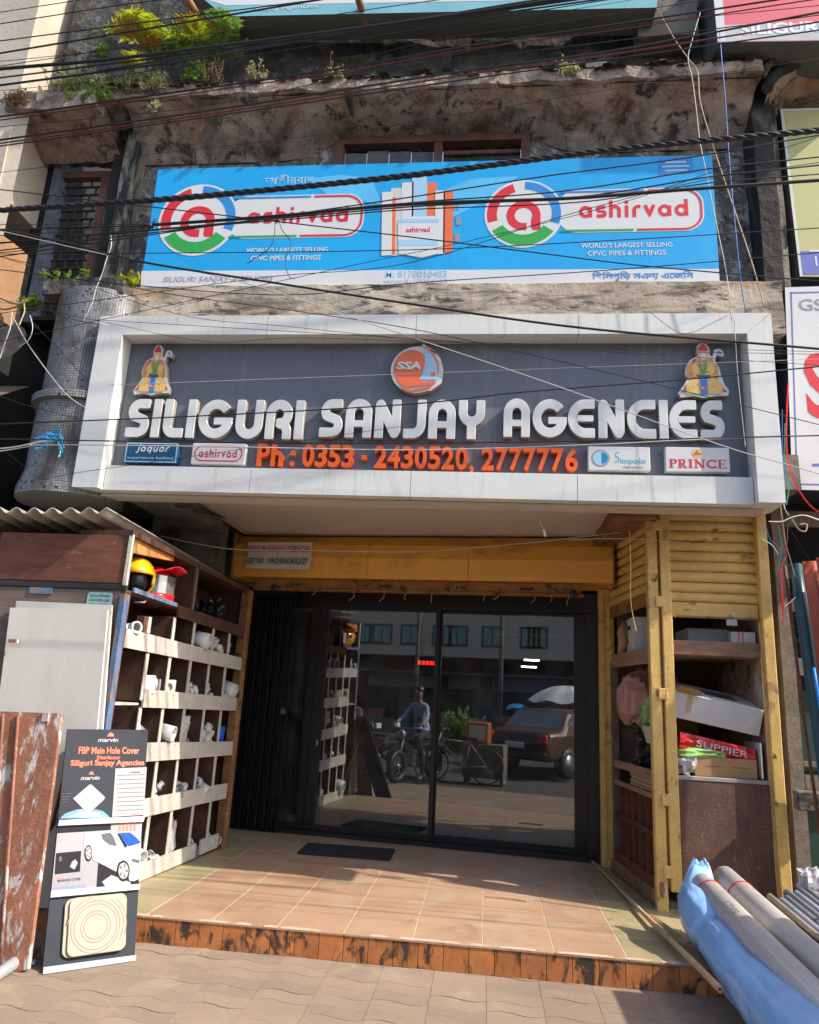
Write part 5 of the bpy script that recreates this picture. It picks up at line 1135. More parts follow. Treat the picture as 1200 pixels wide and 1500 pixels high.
crumple('clear_bag', (1.53, 6.03, 1.15), (.065, .08, .075), M_clear, 'crumpled milky plastic bag beside the brown tray', 'bag', .5, 12)
tag(MB().box((2.085, 5.99, 1.08), (2.1, 6.35, 1.34), ch=.003).build('white_board', M_cardw), 'thin white board upright between tray and cabinet side', 'board')
tag(MB().box((1.5, 6.75, 1.08), (1.85, 7.05, 1.72), ch=.004).build('brown_carton', M_card), 'dim brown carton at the back of the counter', 'box')
# lower side shelf goods
for k in range(7): 
    m = MB(); m.box((-RLn+.42, .925+.014*k, -.26), (-.08, .936+.014*k, -.03), MR @ Matrix.Rotation(random.uniform(-.03, .03), 4, 'Y')); tag(m.build('paper_sheaf', M_card if k % 2 else M_tape), 'buff paper sheaf, number %s from the bottom of the low pile behind the corner post' % ['one', 'two', 'three', 'four', 'five', 'six', 'seven'][k], 'paper', 'piled paper sheaves')
for k, (s, z, mt, lb) in enumerate(((-.86, .36, M_wirer, 'red'), (-.72, .36, M_signv, 'violet'), (-.52, .36, M_greenbag, 'green and black'), (-.38, .36, M_yel, 'yellow'), (-.2, .36, M_signp, 'pink'), (-.1, .36, M_ltblue, 'pale blue'), (-.64, .63, M_yel, 'small yellow'))):
    p = MR @ Vector((s, z+.05, -.1)); crumple('packet', p, (.04, .04, .06), mt, '%s packet in the low side shelf of the corner cabinet' % lb, 'packet', .3, 7)

# ---------------------------------------------------------------- left pigeonhole shelves
SA, SB_ = Vector((-2.54, 4.836, 0)), Vector((-2.288, 6.87, 0)); SE = (SB_-SA).normalized()
MS = frame(SA, SE, (0, 0, 1)); SL = 2.0
def spx(px, py): p = MS.inverted() @ atp(px, py, (SA.x, SA.y), (SB_.x, SB_.y)); return p.x, p.y
sh = thing('pigeonhole_shelf', MS @ Vector((1, .15, -.2)), 'tall dark pigeonhole shelf with whitewashed rails left of the door', 'shelf')
def sbox(name, s0, z0, s1, z1, d0, d1, mt, ch=0.0, parent=None): return MB().box((s0, z0, d0), (s1, z1, d1), MS, ch).build(name, mt, parent or sh)
def slope_board(name, s0, zb0, zt0, s1, zb1, zt1, d0, d1, mt):
    m = MB(); m.add([MS @ Vector(v) for v in ((s0, zb0, d0), (s1, zb1, d0), (s1, zt1, d0), (s0, zt0, d0), (s0, zb0, d1), (s1, zb1, d1), (s1, zt1, d1), (s0, zt0, d1))], [(0,1,2,3),(4,7,6,5),(0,4,5,1),(1,5,6,2),(2,6,7,3),(3,7,4,0)]); return m.build(name, mt, sh)
DP = -.42
sbox('back_board', .0, .13, SL, 2.5, DP-.02, DP, M_wood_d)
slope_board('end_board', .035, .13, 2.60, 0.055, .13, 2.60, DP, -.005, M_ply_grey)
slope_board('end_board', SL-.02, .13, 2.50, SL, .13, 2.50, DP, -.02, M_wood_d)
fa = [(.07, 1.776, 1.908, 1.96, 1.70, 1.812), (.405, 1.369, 1.499, 1.93, 1.333, 1.448), (.37, .988, 1.124, 1.945, .942, 1.061), (.37, .598, .724, 1.92, .575, .703), (.37, .150, .27, 1.46, .165, .275)]
for k, (s0, b0, t0, s1, b1, t1) in enumerate(fa):
    sm2 = (.70 if k < 4 else .69)          # a joint between two boards
    bm_, tm_ = b0+(b1-b0)*(sm2-s0)/(s1-s0), t0+(t1-t0)*(sm2-s0)/(s1-s0); mm = .52
    bq, tq = b0+(b1-b0)*(mm-s0)/(s1-s0), t0+(t1-t0)*(mm-s0)/(s1-s0)
    slope_board('rail', s0, b0, t0, mm-.0015, bq, tq, 0.004, .022, M_wood_w); slope_board('rail', mm+.0015, bq, tq, s1, b1, t1, 0.004, .022, M_wood_w)
    slope_board('shelf_board', max(s0, .02), t0-.05, t0-.03, SL-.02, t1-.05, t1-.03, DP, 0, M_wood_d)
slope_board('rail', 1.54, .172, .29, 1.86, .178, .292, .004, .02, M_wood_w)
slope_board('shelf_board', .02, 2.15, 2.175, SL, 2.07, 2.10, DP, .005, M_wood_d)
slope_board('shelf_lip', .09, 2.165, 2.20, .70, 2.135, 2.165, .008, .024, M_wood_b); slope_board('shelf_lip', .72, 2.06, 2.155, SL, 2.0, 2.10, .007, .02, M_wood_d)
slope_board('top_board', .0, 2.56, 2.60, SL, 2.43, 2.47, DP, .01, M_wood_d); slope_board('inner_lining', .08, 2.45, 2.56, .62, 2.49, 2.545, -.06, -.02, mat('orange_torn_ply', (.5, .22, .07), .8, var=.3))
sbox('upper_divider', .93, 2.14, 1.0, 2.53, -.3, .0, M_wood_d); sbox('upper_divider', .95, 2.14, .975, 2.53, .001, .008, M_ply_grey)
sbox('front_stile', .0, .15, .055, 2.14, -.02, .02, M_wood_b); sbox('front_edge', .055, .15, .07, 2.14, -.03, .016, M_ply)
sbox('rear_post', 1.94, .12, 2.02, 2.46, -.06, .035, M_post_r, .008)
ds = (.395, .715, 1.03, 1.355, 1.665)
rows = [(1.835, 2.04, (.715, 1.03, 1.355, 1.665)), (1.43, 1.74, ds), (1.05, 1.35, ds), (.67, .96, ds), (.2, .585, ds)]
for (z0, z1, dd) in rows:
    for s in dd:
        j = random.uniform(-.008, .008); zt = z1-.02*s/2
        sbox('divider', s-.011+j, z0-.02, s+.011+j, zt+.03, DP, 0, M_divs); sbox('divider_edge', s-.02+j, z0-.01, s+.018+j, zt+.02, .001, .006+random.uniform(0, .004), M_wood_w)
sbox('short_stub', .35, 1.9, .39, 2.02, .001, .006, M_wood_w); sbox('short_stub', .3, 1.9, .35, 2.02, -.06, -.0, M_ply)
sbox('small_shelf', .06, 1.385, .36, 1.40, DP, .012, M_wood_w)
sbox('skirting', .0, .12, 1.95, .16, -.3, .0, M_ply)
sbox('broken_board_end', 1.46, .16, 1.54, .24, .0, .008, M_wood_b)

# things in the holes
ordn = ['first', 'second', 'third', 'fourth', 'fifth', 'sixth']; rown = ['top', 'second', 'third', 'fourth', 'bottom']
def fit_elbow(M, r=.045, L=.1):
    m = MB(); pts = [M @ Vector((0, -L, 0)), M @ Vector((0, -L*.4, 0))]+[M @ Vector((L*.4*(1-math.cos(a)), -L*.4+L*.4*math.sin(a), 0)) for a in (.4, .8, 1.2, 1.57)]+[M @ Vector((L, 0, 0))]
    m.tube(pts, r, 12, cap=False); m.hollow(M @ Vector((0, -L, 0)), M @ Vector((0, -L*.55, 0)), r*1.15, r*.25, 16); m.hollow(M @ Vector((L, 0, 0)), M @ Vector((L*.55, 0, 0)), r*1.15, r*.25, 16); return m
def fit_tee(M, r=.04, L=.09):
    m = MB(); m.hollow(M @ Vector((-L, 0, 0)), M @ Vector((L, 0, 0)), r, r*.2, 16); m.hollow(M @ Vector((0, r*.8, 0)), M @ Vector((0, L, 0)), r, r*.2, 16)
    for s in (-1, 1): m.hollow(M @ Vector((s*L, 0, 0)), M @ Vector((s*L*.65, 0, 0)), r*1.15, r*.2, 16)
    return m
def fit_coup(M, r=.05, L=.07): m = MB(); m.hollow(M @ Vector((0, 0, 0)), M @ Vector((0, 0, L)), r, r*.18, 20); m.hollow(M @ Vector((0, 0, L*.4)), M @ Vector((0, 0, L*.6)), r*1.1, r*.2, 20); return m
def fit_red(M, r=.05, L=.1): m = MB(); m.lathe([(r*.8, 0), (r, 0), (r, L*.4), (r*.65, L*.6), (r*.65, L), (r*.5, L)], M, 16); return m
def fit_box(M, r=.05, L=.1): m = MB(); m.box((-r*1.2, -r, 0), (r*1.2, r, r*1.4), M, .006); m.hollow(M @ Vector((0, 0, r*1.4)), M @ Vector((0, 0, r*1.8)), r*.7, r*.15, 14); return m
def fit_ring(M, r=.07, L=.02): m = MB(); m.hollow(M @ Vector((0, 0, 0)), M @ Vector((0, 0, L)), r, r*.16, 24); return m
FK = [(fit_elbow, 'pipe_elbow', 'pipe elbow'), (fit_tee, 'pipe_tee', 'pipe tee'), (fit_coup, 'pipe_coupling', 'pipe coupling'), (fit_red, 'pipe_reducer', 'pipe reducer'), (fit_box, 'junction_box', 'junction box'), (fit_ring, 'pipe_ring', 'pipe ring')]
zfl = [1.875, 1.465, 1.09, .69, .235]
used = {}
def fitting(row, hole, kind, fr, zoff=0.0, dep=-.08, mt=None, sc_=1.0, word=None, rot=None, sk=None):
    edges_ = (.06,)+ds+(1.95,) if row > 0 else (.06, .395, .715, 1.03, 1.355, 1.665, 1.95)
    a, b = edges_[hole], edges_[hole+1]; s = a+(b-a)*fr; fn, nm, ct = FK[kind]
    r = {0: .036, 1: .034, 2: .042, 3: .042, 4: .042, 5: .066}[kind]*sc_; dep = min(dep*.5, -r*1.25)
    e = rot or (random.uniform(0, 6), random.uniform(0, 6), random.uniform(0, 6)); zl = zfl[row]-.04*s/2
    M = MS @ Matrix.Translation((s, zl+r*1.15+zoff, dep)) @ Matrix.Rotation(e[2], 4, 'Y') @ Matrix.Rotation(e[0], 4, 'X') @ Matrix.Rotation(e[1], 4, 'Z')
    col = 'white' if mt is None else ('grey' if mt is M_pvcg else 'bluish grey'); k = (row, hole, nm, col); used[k] = used.get(k, 0)+1
    pos = '' if used[k] == 1 else [' lying on its twin', ' farthest back'][min(1, used[k]-2)]
    tag(fn(M, r, r*2.2).build(nm, mt or M_pvc), '%s %s%s in the %s hole of the %s shelf row' % (word or col, ct, pos, ordn[hole], rown[row]), ct, 'pipe fittings in the pigeonholes')
R90 = (0, PI/2, 0)
fitting(0, 0, 0, .45, dep=-.03, sc_=1.1); fitting(0, 3, 5, .45, dep=-.05, sc_=1.05, rot=(rad(10), 0, .3)); fitting(0, 4, 1, .35, dep=-.05); fitting(0, 4, 2, .75, dep=-.05, mt=M_pvcg); fitting(0, 5, 3, .35, dep=-.05, sc_=1.2); fitting(0, 3, 0, .8, dep=-.2, mt=M_pvcd); fitting(0, 6, 2, .3, dep=-.1) if False else None
fitting(1, 1, 4, .3, dep=-.06, sc_=1.6, rot=(0, 0, .78)); fitting(1, 2, 4, .25, dep=-.06, sc_=1.4, rot=(0, 0, -.6)); fitting(1, 2, 2, .6, dep=-.12, mt=M_pvcg, sc_=.7); fitting(1, 3, 0, .3, dep=-.08); fitting(1, 4, 3, .5, dep=-.08, sc_=.7); fitting(1, 5, 5, .45, zoff=.04, dep=-.06, rot=(.3, 0, .2)); fitting(1, 5, 2, .3, dep=-.03, sc_=.8, mt=M_pvcg); fitting(1, 5, 0, .7, dep=-.05, sc_=.9)
fitting(2, 2, 5, .3, zoff=.05, dep=-.1, sc_=.9, rot=(.2, 0, .2)); fitting(2, 2, 4, .5, dep=-.04, sc_=1.1, rot=(0, 0, .5)); fitting(2, 3, 2, .4, zoff=.06, dep=-.06, rot=(-PI/2, 0, 0), sc_=1.2); fitting(2, 3, 4, .5, dep=-.06, sc_=1.3, rot=(PI, 0, 0), mt=M_pvcg); fitting(2, 4, 0, .3, dep=-.05); fitting(2, 4, 1, .65, dep=-.06, mt=M_pvcg); fitting(2, 4, 2, .5, zoff=.06, dep=-.1, sc_=.8)
fitting(3, 2, 3, .3, dep=-.05, mt=M_pvcg); fitting(3, 3, 1, .3, dep=-.05, sc_=.8, mt=M_pvcd); fitting(3, 3, 0, .65, dep=-.05, sc_=.8); fitting(3, 3, 2, .45, zoff=.04, dep=-.1, sc_=.7); fitting(3, 4, 2, .3, zoff=.05, dep=-.05, sc_=.9); fitting(3, 4, 5, .6, dep=-.06, sc_=.7, rot=(.5, 0, 0)); fitting(3, 4, 3, .35, dep=-.08, sc_=.8)
fitting(4, 1, 5, .5, zoff=.02, dep=-.04, sc_=1.3, rot=(.2, 0, 0)); fitting(4, 2, 3, .4, dep=-.07); fitting(4, 2, 0, .7, dep=-.07, sc_=.7, mt=M_pvcg); fitting(4, 5, 1, .25, dep=-.04, sc_=.8); fitting(4, 5, 2, .5, dep=-.05, sc_=.8, mt=M_pvcd); fitting(4, 5, 0, .75, dep=-.04, sc_=.8); fitting(4, 4, 2, .3, dep=-.04, sc_=.8, mt=M_pvcg)
rs_ = random.Random(21)
for row in range(5):
    for hole in range(1, 6):
        if row == 0 and hole < 3: continue
        for q in range(3):
            kd = rs_.randrange(6)
            if (row, hole) == (2, 5): continue
            fitting(row, hole, kd, .2+.3*q, zoff=rs_.choice((-.01, 0, 0, .03)), dep=-.14-.05*q, mt=rs_.choice((None, M_pvcg, M_pvcd, M_pvcd)), sc_=rs_.uniform(.6, .95), rot=(rs_.uniform(0, 6), rs_.uniform(0, 6), rs_.uniform(0, 6)))
p = MS @ Vector((1.2, .34, -.1)); crumple('clear_bag', p, (.06, .07, .14), M_clear, 'milky plastic bag standing in the bottom shelf row', 'bag', .4, 10)
m = MB(); m.lathe([(0, 0), (.055, 0), (.062, .15), (.057, .15), (.05, .01), (0, .01)], MS @ Matrix.Translation((1.80, 1.045, -.07)) @ Matrix.Rotation(rad(-90), 4, 'X'), 22); tag(m.build('plastic_cup', M_bluec), 'bright blue plastic cup in the last hole of the third shelf row', 'cup')

# helmets
def shell(name, M, col, extra, label):
    o = thing(name, M.translation, label, 'helmet'); m = MB(); Ns, Nr = 28, 16; vs = []; keep = []
    def pt_(u, v):
        a = 2*PI*u; b = PI*v; x, y, z = math.sin(b)*math.cos(a), math.sin(b)*math.sin(a), math.cos(b)
        return Vector((x*.125*(1+.0*z), y*.145, z*.135 if z > 0 else z*.13))
    def inface(p): return p.y < -.05 and p.z < .012 and abs(p.x) < .1
    V_g = [[pt_(i/Ns, j/Nr*.80) for i in range(Ns)] for j in range(Nr+1)]
    vs = [M @ V_g[j][i] for j in range(Nr+1) for i in range(Ns)]; fs = []
    for j in range(Nr):
        for i in range(Ns):
            c_ = (V_g[j][i]+V_g[j+1][(i+1) % Ns])/2
            if not inface(c_): fs.append((j*Ns+i, j*Ns+(i+1) % Ns, (j+1)*Ns+(i+1) % Ns, (j+1)*Ns+i))
    m.add(vs, fs, True); ob = m.build('shell', col, o)
    md = ob.modifiers.new('thick', 'SOLIDIFY'); md.thickness = .012; md.offset = -1
    m = MB(); m.lathe([(0, -.07), (.08, -.07), (.095, -.03), (.09, .06), (.05, .1), (0, .11)], M, 18); m.build('lining', M_helmk, o)
    extra(o, M); return o
def ex_y(o, M):
    for s in (-1, 1): m = MB(); m.lathe([(0, 0), (.022, 0), (.018, .01), (0, .01)], M @ Matrix.Translation((s*.118, -.02, .03)) @ Matrix.Rotation(s*PI/2, 4, 'Y'), 14); m.build('visor_pivot', M_helmk, o)
    m = MB(); m.tube([M @ Vector((.1, -.05, -.1)), M @ Vector((.06, -.09, -.15)), M @ Vector((.0, -.1, -.155))], .007, 6); m.build('chin_strap', M_grey, o)
HB = MS @ Matrix.Translation((.32, 2.175+.128, -.13)) @ Matrix.Rotation(rad(-90), 4, 'X')     # z up in world
def HM(s, z, d, yaw, sc=1.0): 
    p = MS @ Vector((s, z, d)); return Matrix.Translation(p) @ Matrix.Rotation(yaw, 4, 'Z') @ Matrix.Scale(sc, 4)
shell('yellow_helmet', HM(.31, 2.30, -.14, rad(38), 1.22), M_helmy, ex_y, 'glossy yellow open face helmet on the top of the pigeonhole shelf')
def ex_r(o, M):
    m = MB(); m.grid(lambda u, v: M @ Vector(((u-.5)*.2*(1-.25*v), -.1-.15*v, .10+.02*v-.03*(2*u-1)**2)), 8, 5); ob = m.build('peak', M_helmr, o); ob.modifiers.new('t', 'SOLIDIFY').thickness = .006
    m = MB(); m.grid(lambda u, v: M @ Vector((.128*math.sin((u-.5)*2.4), -.15*math.cos((u-.5)*2.0), -.06+.12*v)), 12, 4); m.build('visor', M_visor, o)
    m = MB(); m.grid(lambda u, v: M @ Vector((.122*math.sin((u-.5)*2.8), -.155*math.cos((u-.5)*2.2), -.14+.08*v)), 12, 4); ob = m.build('chin_guard', M_helmr, o); ob.modifiers.new('t', 'SOLIDIFY').thickness = .01
shell('red_helmet', HM(.62, 2.29, -.17, rad(62), 1.15), M_helmr, ex_r, 'red peaked helmet with silver visor behind the yellow helmet')
shell('black_helmet', HM(.84, 2.24, -.22, rad(40), .9), M_helmk, lambda o, M: None, 'black helmet half hidden behind the red helmet')
shell('black_helmet', HM(1.14, 2.21, -.16, rad(20), .9), M_helmk, lambda o, M: None, 'black helmet in the right half of the top shelf')
shell('black_helmet', HM(1.55, 2.2, -.18, rad(70), .95), M_helmk, ex_r if False else (lambda o, M: None), 'black helmet nearest the rusty rear post of the top shelf')
crumple('dark_bag', MS @ Vector((1.45, 2.22, -.08)), (.1, .09, .08), M_blackbag, 'crumpled black bag in front on the right half of the top shelf', 'bag', .6, 12)

# ---------------------------------------------------------------- left kiosk and its roof
YC = 4.85
lk_ = thing('street_cabinet', (-3.4, 5.2, 0), 'brown plywood street cabinet at the left under a corrugated roof sheet', 'cabinet')
c0, c1 = at(3, 780, 1, YC).x, at(190, 785, 1, YC).x
MB().box((c0, YC, 2.215), (c1, YC+.02, 2.56), ch=.002).build('upper_panel', M_ply, lk_)
MB().box((c1+.003, YC-.012, 2.2), (c1+.035, YC+.012, 2.57), ch=.003).build('corner_strip', M_wood_w, lk_)
MB().box((-3.9, YC+.0, 2.17), (c1+.03, YC+.03, 2.21)).build('gap_shade', M_blk, lk_)  # shade of the open gap between the panels, put in as a black strip
MB().box((-3.9, YC+.01, .02), (c1+.03, YC+.03, 2.165)).build('lower_panel', M_ply_grey, lk_)
for px0, px1, lab in ((0, 0, 0),): pass
MB().box((-3.25, YC-.0, 2.12), (-3.08, YC+.008, 2.165)).build('blue_strip', M_wood_b, lk_)
MB().box((-3.9, YC+.03, .0), (-2.99, 6.9, 2.5)).build('carcass', M_wood_d, lk_)
st = thing('sticker', at(145, 892, 1, YC-.012), 'small pale cyan sticker with faded writing on the grey panel', 'sticker')
s0_, s1_ = U(124, 893, YC-.004), U(165, 868, YC-.004)
Fst = plane_xz(YC+.006); poly([rrect(s0_[0], s0_[1], s1_[0], s1_[1], .02, 4)], Fst, mat('cyan_sticker', (.3, .5, .48), .5, var=.15, vs=20), st, 'face', .001)
for k, b_ in enumerate(('INDIA POWER', 'CUSTOMER CARE', 'CALL US NOW')): text(b_, s0_[0]+.02, s1_[0]-.02, s1_[1]-.035-.03*k, .018, Fst @ Matrix.Translation((0, 0, .0015)), M_blk, st, .0005)
# corrugated sheet
rs = MB(); zf = 2.70
def corr(u, v):
    x = -4.75+(2.06+.28*v)*u; y = 4.72+2.2*v; z = zf-.22*v+.021*math.cos(u*2*PI*15)+.01*math.sin(u*7); return Vector((x, y, z+(.012 if u < 0 else 0)))
rs.grid(corr, 180, 8); o = rs.build('roof_sheet', M_roofsh); o.modifiers.new('t', 'SOLIDIFY').thickness = .007
tag(o, 'weathered corrugated cement sheet roofing the left street cabinet', 'roof sheet')
# leaning boards
def lean_board(name, c4, y_top, y_bot, th, mt, label, cat, ch=.004, group=None):
    """corners bottom-left, bottom-right, top-right, top-left in pixels, on upright planes that differ in depth"""
    P4 = [at(c4[0][0], c4[0][1], 1, y_bot), at(c4[1][0], c4[1][1], 1, y_bot), at(c4[2][0], c4[2][1], 1, y_top), at(c4[3][0], c4[3][1], 1, y_top)]
    n = (P4[1]-P4[0]).cross(P4[3]-P4[0]).normalized(); n = n if n.y > 0 else -n
    m = MB(); m.add(P4+[p+n*th for p in P4], [(0,1,2,3),(4,7,6,5),(0,4,5,1),(1,5,6,2),(2,6,7,3),(3,7,4,0)]); return tag(m.build(name, mt), label, cat, group)
lean_board('leaning_board', ((-40, 1330), (118, 1330), (158, 893), (15, 890)), 4.79, 4.755, .018, M_offw, 'front cream board of the pair leaning on the grey panel', 'board', group='cream boards leaning on the left cabinet')
lean_board('leaning_board', ((-30, 1320), (130, 1320), (164, 886), (24, 880)), 4.818, 4.785, .018, M_offw, 'rear cream board of the pair, its edge showing on the right', 'board', group='cream boards leaning on the left cabinet')
MB().box(at(12, 941, 1, 4.74), at(28, 937, 1, 4.76)).build('rust_hinge', M_rust, [o_ for o_ in bpy.data.objects if o_.name == 'leaning_board'][0])
# ================================================================ pavement things
# display stand for manhole covers
e_ = Vector((.765, .644, 0)); nrm = Vector((-.644, .765, 0)); up_ = Vector((0, 0, 1))*math.cos(.44)+nrm*math.sin(.44)
OD = Vector((-2.331, 4.18, 0.004)); MG = frame(OD, e_, up_); NG = MG.to_3x3() @ Vector((0, 0, 1))
M_pw = mat('poster_white_ink', (.38, .37, .38), .8, var=.04, spec=.15)
ds_ = thing('display_stand', OD+e_*.24, 'leaning dark display board advertising manhole covers, with a cream cover on its foot', 'display board')
def G(px, py): d = ray(px, py); P_ = CAM+d*((OD-CAM).dot(NG)/d.dot(NG)); q_ = MG.inverted() @ P_; return (q_.x, q_.y)
def gp(pts, mt, nm, z=0.0, hole=None): poly([[G(*p) for p in pts]]+([[G(*p) for p in hole]] if hole else []), MG @ Matrix.Translation((0, 0, .001)), mt, ds_, nm, z=z)
c4 = [G(62, 1427), G(197, 1407), G(217, 1069), G(99, 1068)]
m = MB(); m.add([MG @ Vector((p[0], p[1], 0)) for p in c4]+[MG @ Vector((p[0], p[1], -.02)) for p in c4], [(0,1,2,3),(4,7,6,5),(0,4,5,1),(1,5,6,2),(2,6,7,3),(3,7,4,0)]); m.build('board', M_dboard, ds_)
m = MB(); m.tube([MG @ Vector((.06, 1.2, -.02)), MG @ Vector((.06, 1.2, -.02))+Vector((-.28, .33, -1.08))], .012, 6); m.tube([MG @ Vector((.42, 1.2, -.02)), MG @ Vector((.42, 1.2, -.02))+Vector((-.28, .33, -1.08))], .012, 6); m.build('rear_leg', M_ply, ds_)
def gstrip(a, b, c, d):
    P4 = [G(*a), G(*b), G(*c), G(*d)]; m = MB(); m.add([MG @ Vector((p[0], p[1], .0)) for p in P4]+[MG @ Vector((p[0], p[1], .022)) for p in P4], [(0,3,2,1),(4,5,6,7),(0,1,5,4),(1,2,6,5),(2,3,7,6),(3,0,4,7)]); return m.build('ledge', mat('grey_blue_ledge', (.36, .42, .46), .4, var=.05), ds_)
gstrip((84, 1211), (209, 1205), (211, 1197), (86, 1203)); gstrip((73, 1316), (203, 1304), (205, 1296), (74, 1306)); gstrip((62, 1428), (197, 1408), (198, 1400), (63, 1418))
def gt(body, x0, x1, y0, y1, mt, off=.015, shear=0, z=.001):
    a, b = G(x0, y1), G(x1, y1); c = G(x0, y0); text(body, a[0], b[0], a[1], c[1]-a[1], MG @ Matrix.Translation((0, 0, z)), mt, ds_, .001, off, shear)
M_dor = mat('orange_red_ink', (.8, .12, .03), .5)
gt('marvin', 143, 173, 1081, 1087, M_pw, .03, .25); gp([(157, 1079), (159, 1075), (162, 1073), (166, 1075), (167, 1079)], M_dor, 'logo_flame', .001)
gt('FBP Main Hole Cover', 115, 204, 1094, 1104.5, M_dor, .022); gt('Distributor', 142, 176, 1107, 1112.5, M_dor, .02); gt('Siliguri Sanjay Agencies', 103, 211, 1113.5, 1124.5, M_dor, .03)
gt('marvin', 118, 146, 1137, 1143, M_pw, .03, .25); gp([(130, 1135), (132, 1131), (135, 1130), (138, 1135)], M_dor, 'logo_flame', .001)
M_glow = mat('blue_glow_ink', (.08, .22, .5), .5, var=.4, vs=20)
gp([(88, 1199), (95, 1192), (112, 1186), (135, 1184), (150, 1188), (160, 1196), (160, 1199)], M_glow, 'blue_glow'); gp([(100, 1197), (120, 1189), (145, 1190), (150, 1197)], M_ltblue, 'blue_glow', .001)
gp([(107, 1170), (131, 1149.5), (134, 1149.5), (154, 1168), (152, 1172), (131, 1191), (127, 1191)], M_pw, 'printed_cover', .002)
gp([(169, 1126), (215, 1124), (210, 1194), (164, 1197)], M_pw, 'price_table', .002)
for k in range(9): y = 1136+k*6.4; gp([(171, y), (212-k*.35, y-1.5), (212-k*.35, y-.9), (171, y+.6)], M_dgrey, 'table_line', .0035)
gp([(192, 1131), (205, 1130.5), (205, 1132), (192, 1132.5)], M_dgrey, 'table_title', .0035); gt('FRP', 193, 203, 1192, 1195, M_dor, .03, 0, .0035)
for k in range(4): gp([(90, 1163+k*4), (105-k*2, 1162+k*4), (105-k*2, 1162.8+k*4), (90, 1163.8+k*4)], M_dgrey, 'speed_line')
# middle poster
gp([(84, 1221), (162, 1216), (163, 1206), (208, 1204), (203, 1296), (75, 1306)], mat('lilac_grey_ink', (.24, .222, .25), .5), 'poster', .0)
gp([(85, 1219.5), (161, 1214.5), (162, 1207), (86, 1211.5)], M_dblk, 'poster_band', .0012)
for k in range(5): gp([(174+k*5.4, 1205.5), (177+k*5.4, 1205.3), (177+k*5.4, 1217), (174+k*5.4, 1217.3)], M_dor, 'stripe', .0012)
gp([(82, 1250), (119, 1246.5), (117, 1277), (80, 1281)], M_dblk, 'inset_picture', .0012); gp([(106, 1262), (110, 1259), (114, 1264), (109, 1274), (102, 1270)], M_pw, 'inset_cover', .0024); gp([(86, 1256), (90, 1254), (91, 1261), (87, 1263)], M_dgrey, 'inset_figure', .0024)
gt('FRP', 84, 91, 1286, 1289, M_dor, .03, 0, .0015); gt('MANHOLE COVER', 84, 118, 1288.5, 1292.5, M_dblk, .03, 0, .0015)
gp([(76, 1300), (127, 1295), (126, 1301), (75, 1305)], M_signv, 'violet_band', .0012)
gp([(144, 1262), (170, 1275), (203, 1285), (203, 1295), (141, 1301)], M_dblk, 'printed_road', .0012)
gp([(149, 1292), (163, 1282), (192, 1293), (190, 1296), (155, 1300)], M_pw, 'printed_cover', .0024)
gp([(124, 1222), (146, 1219), (165, 1216.5), (178, 1222), (192, 1237), (206.5, 1233), (204.5, 1287), (196, 1291), (189, 1290), (187, 1268), (180, 1261), (172, 1264), (170, 1277), (153, 1268), (136, 1260), (134, 1246), (129, 1239), (124.5, 1246), (123, 1240)], mat('pinkish_white_ink', (.44, .415, .43), .4), 'printed_car', .0034)
gp([(148, 1222), (162, 1220), (167, 1228), (171, 1240), (160, 1238), (150, 1230)], M_dgrey, 'printed_car_window', .0046); gp([(174, 1221), (190, 1220), (200, 1228), (206, 1235), (190, 1240), (185, 1239)], M_dblue, 'printed_windscreen', .0046)
gp([(171, 1221), (174, 1221), (186, 1240), (183, 1243)], M_dblk, 'printed_pillar', .0046); gp([(192, 1258), (204.5, 1260), (204, 1265), (194, 1263)], M_dgrey, 'printed_grille', .0046)
for (cx, cy, rx, ry) in ((129.5, 1250, 5.6, 12), (180.5, 1276, 9.5, 15.5)):
    gp([(cx+rx*math.cos(a), cy+ry*math.sin(a)) for a in [2*PI*i/20 for i in range(20)]], M_dblk, 'printed_tyre', .0046); gp([(cx+rx*.78*math.cos(a), cy+ry*.78*math.sin(a)) for a in [2*PI*i/20 for i in range(20)]], M_pw, 'printed_rim', .0058)
    for k in range(5): a = k*1.256; gp([(cx+rx*.2*math.cos(a), cy+ry*.2*math.sin(a)), (cx+rx*.66*math.cos(a-.2), cy+ry*.66*math.sin(a-.2)), (cx+rx*.66*math.cos(a+.2), cy+ry*.66*math.sin(a+.2))], M_dgrey, 'printed_spoke', .007)
gp([(127, 1311), (140, 1309.5), (139, 1319), (126, 1320)], M_dgrey, 'grey_tab', .0)
# real cover resting on the foot ledge
def cover(dx, dz, nm, label):
    a, b, c, d = [G(*p) for p in ((93, 1416), (179, 1404), (183, 1319), (101, 1329))]
    w2 = (b[0]-a[0]); h2 = (d[1]-a[1]); o = thing(nm, MG @ Vector((a[0]+dx, a[1], dz)), label, 'manhole cover', 'cream covers on the display stand')
    F = MG @ Matrix.Translation((a[0]+dx, .052, dz+.002)); piece('plate', fill_mesh('plate', [rrect(0, 0, w2, h2, .035, 6)], .012, M_mhc, .002), o, F); return o, F, w2, h2
o, F, w2, h2 = cover(-.014, .002, 'manhole_cover', 'rear cream square cover, its rim showing left of the front one')
o, F, w2, h2 = cover(.008, .017, 'manhole_cover', 'front cream square manhole cover with raised rings on the stand')
M_ring = mat('cream_frp_relief', (.2, .155, .115), .6, var=.1)
for r in (.135, .118, .082, .066): poly([circ((w2*.46, h2*.46), r, 48), circ((w2*.46, h2*.46), r-.005, 48)], F @ Matrix.Translation((0, 0, .0125)), M_ring, o, 'raised_ring', .0016)
for r, a0, a1 in ((.155, -30, 60), (.172, -20, 50), (.155, 100, 170)): poly(ringseg((w2*.46, h2*.46), r-.005, r, a0, a1), F @ Matrix.Translation((0, 0, .0125)), M_ring, o, 'raised_ring', .0016)
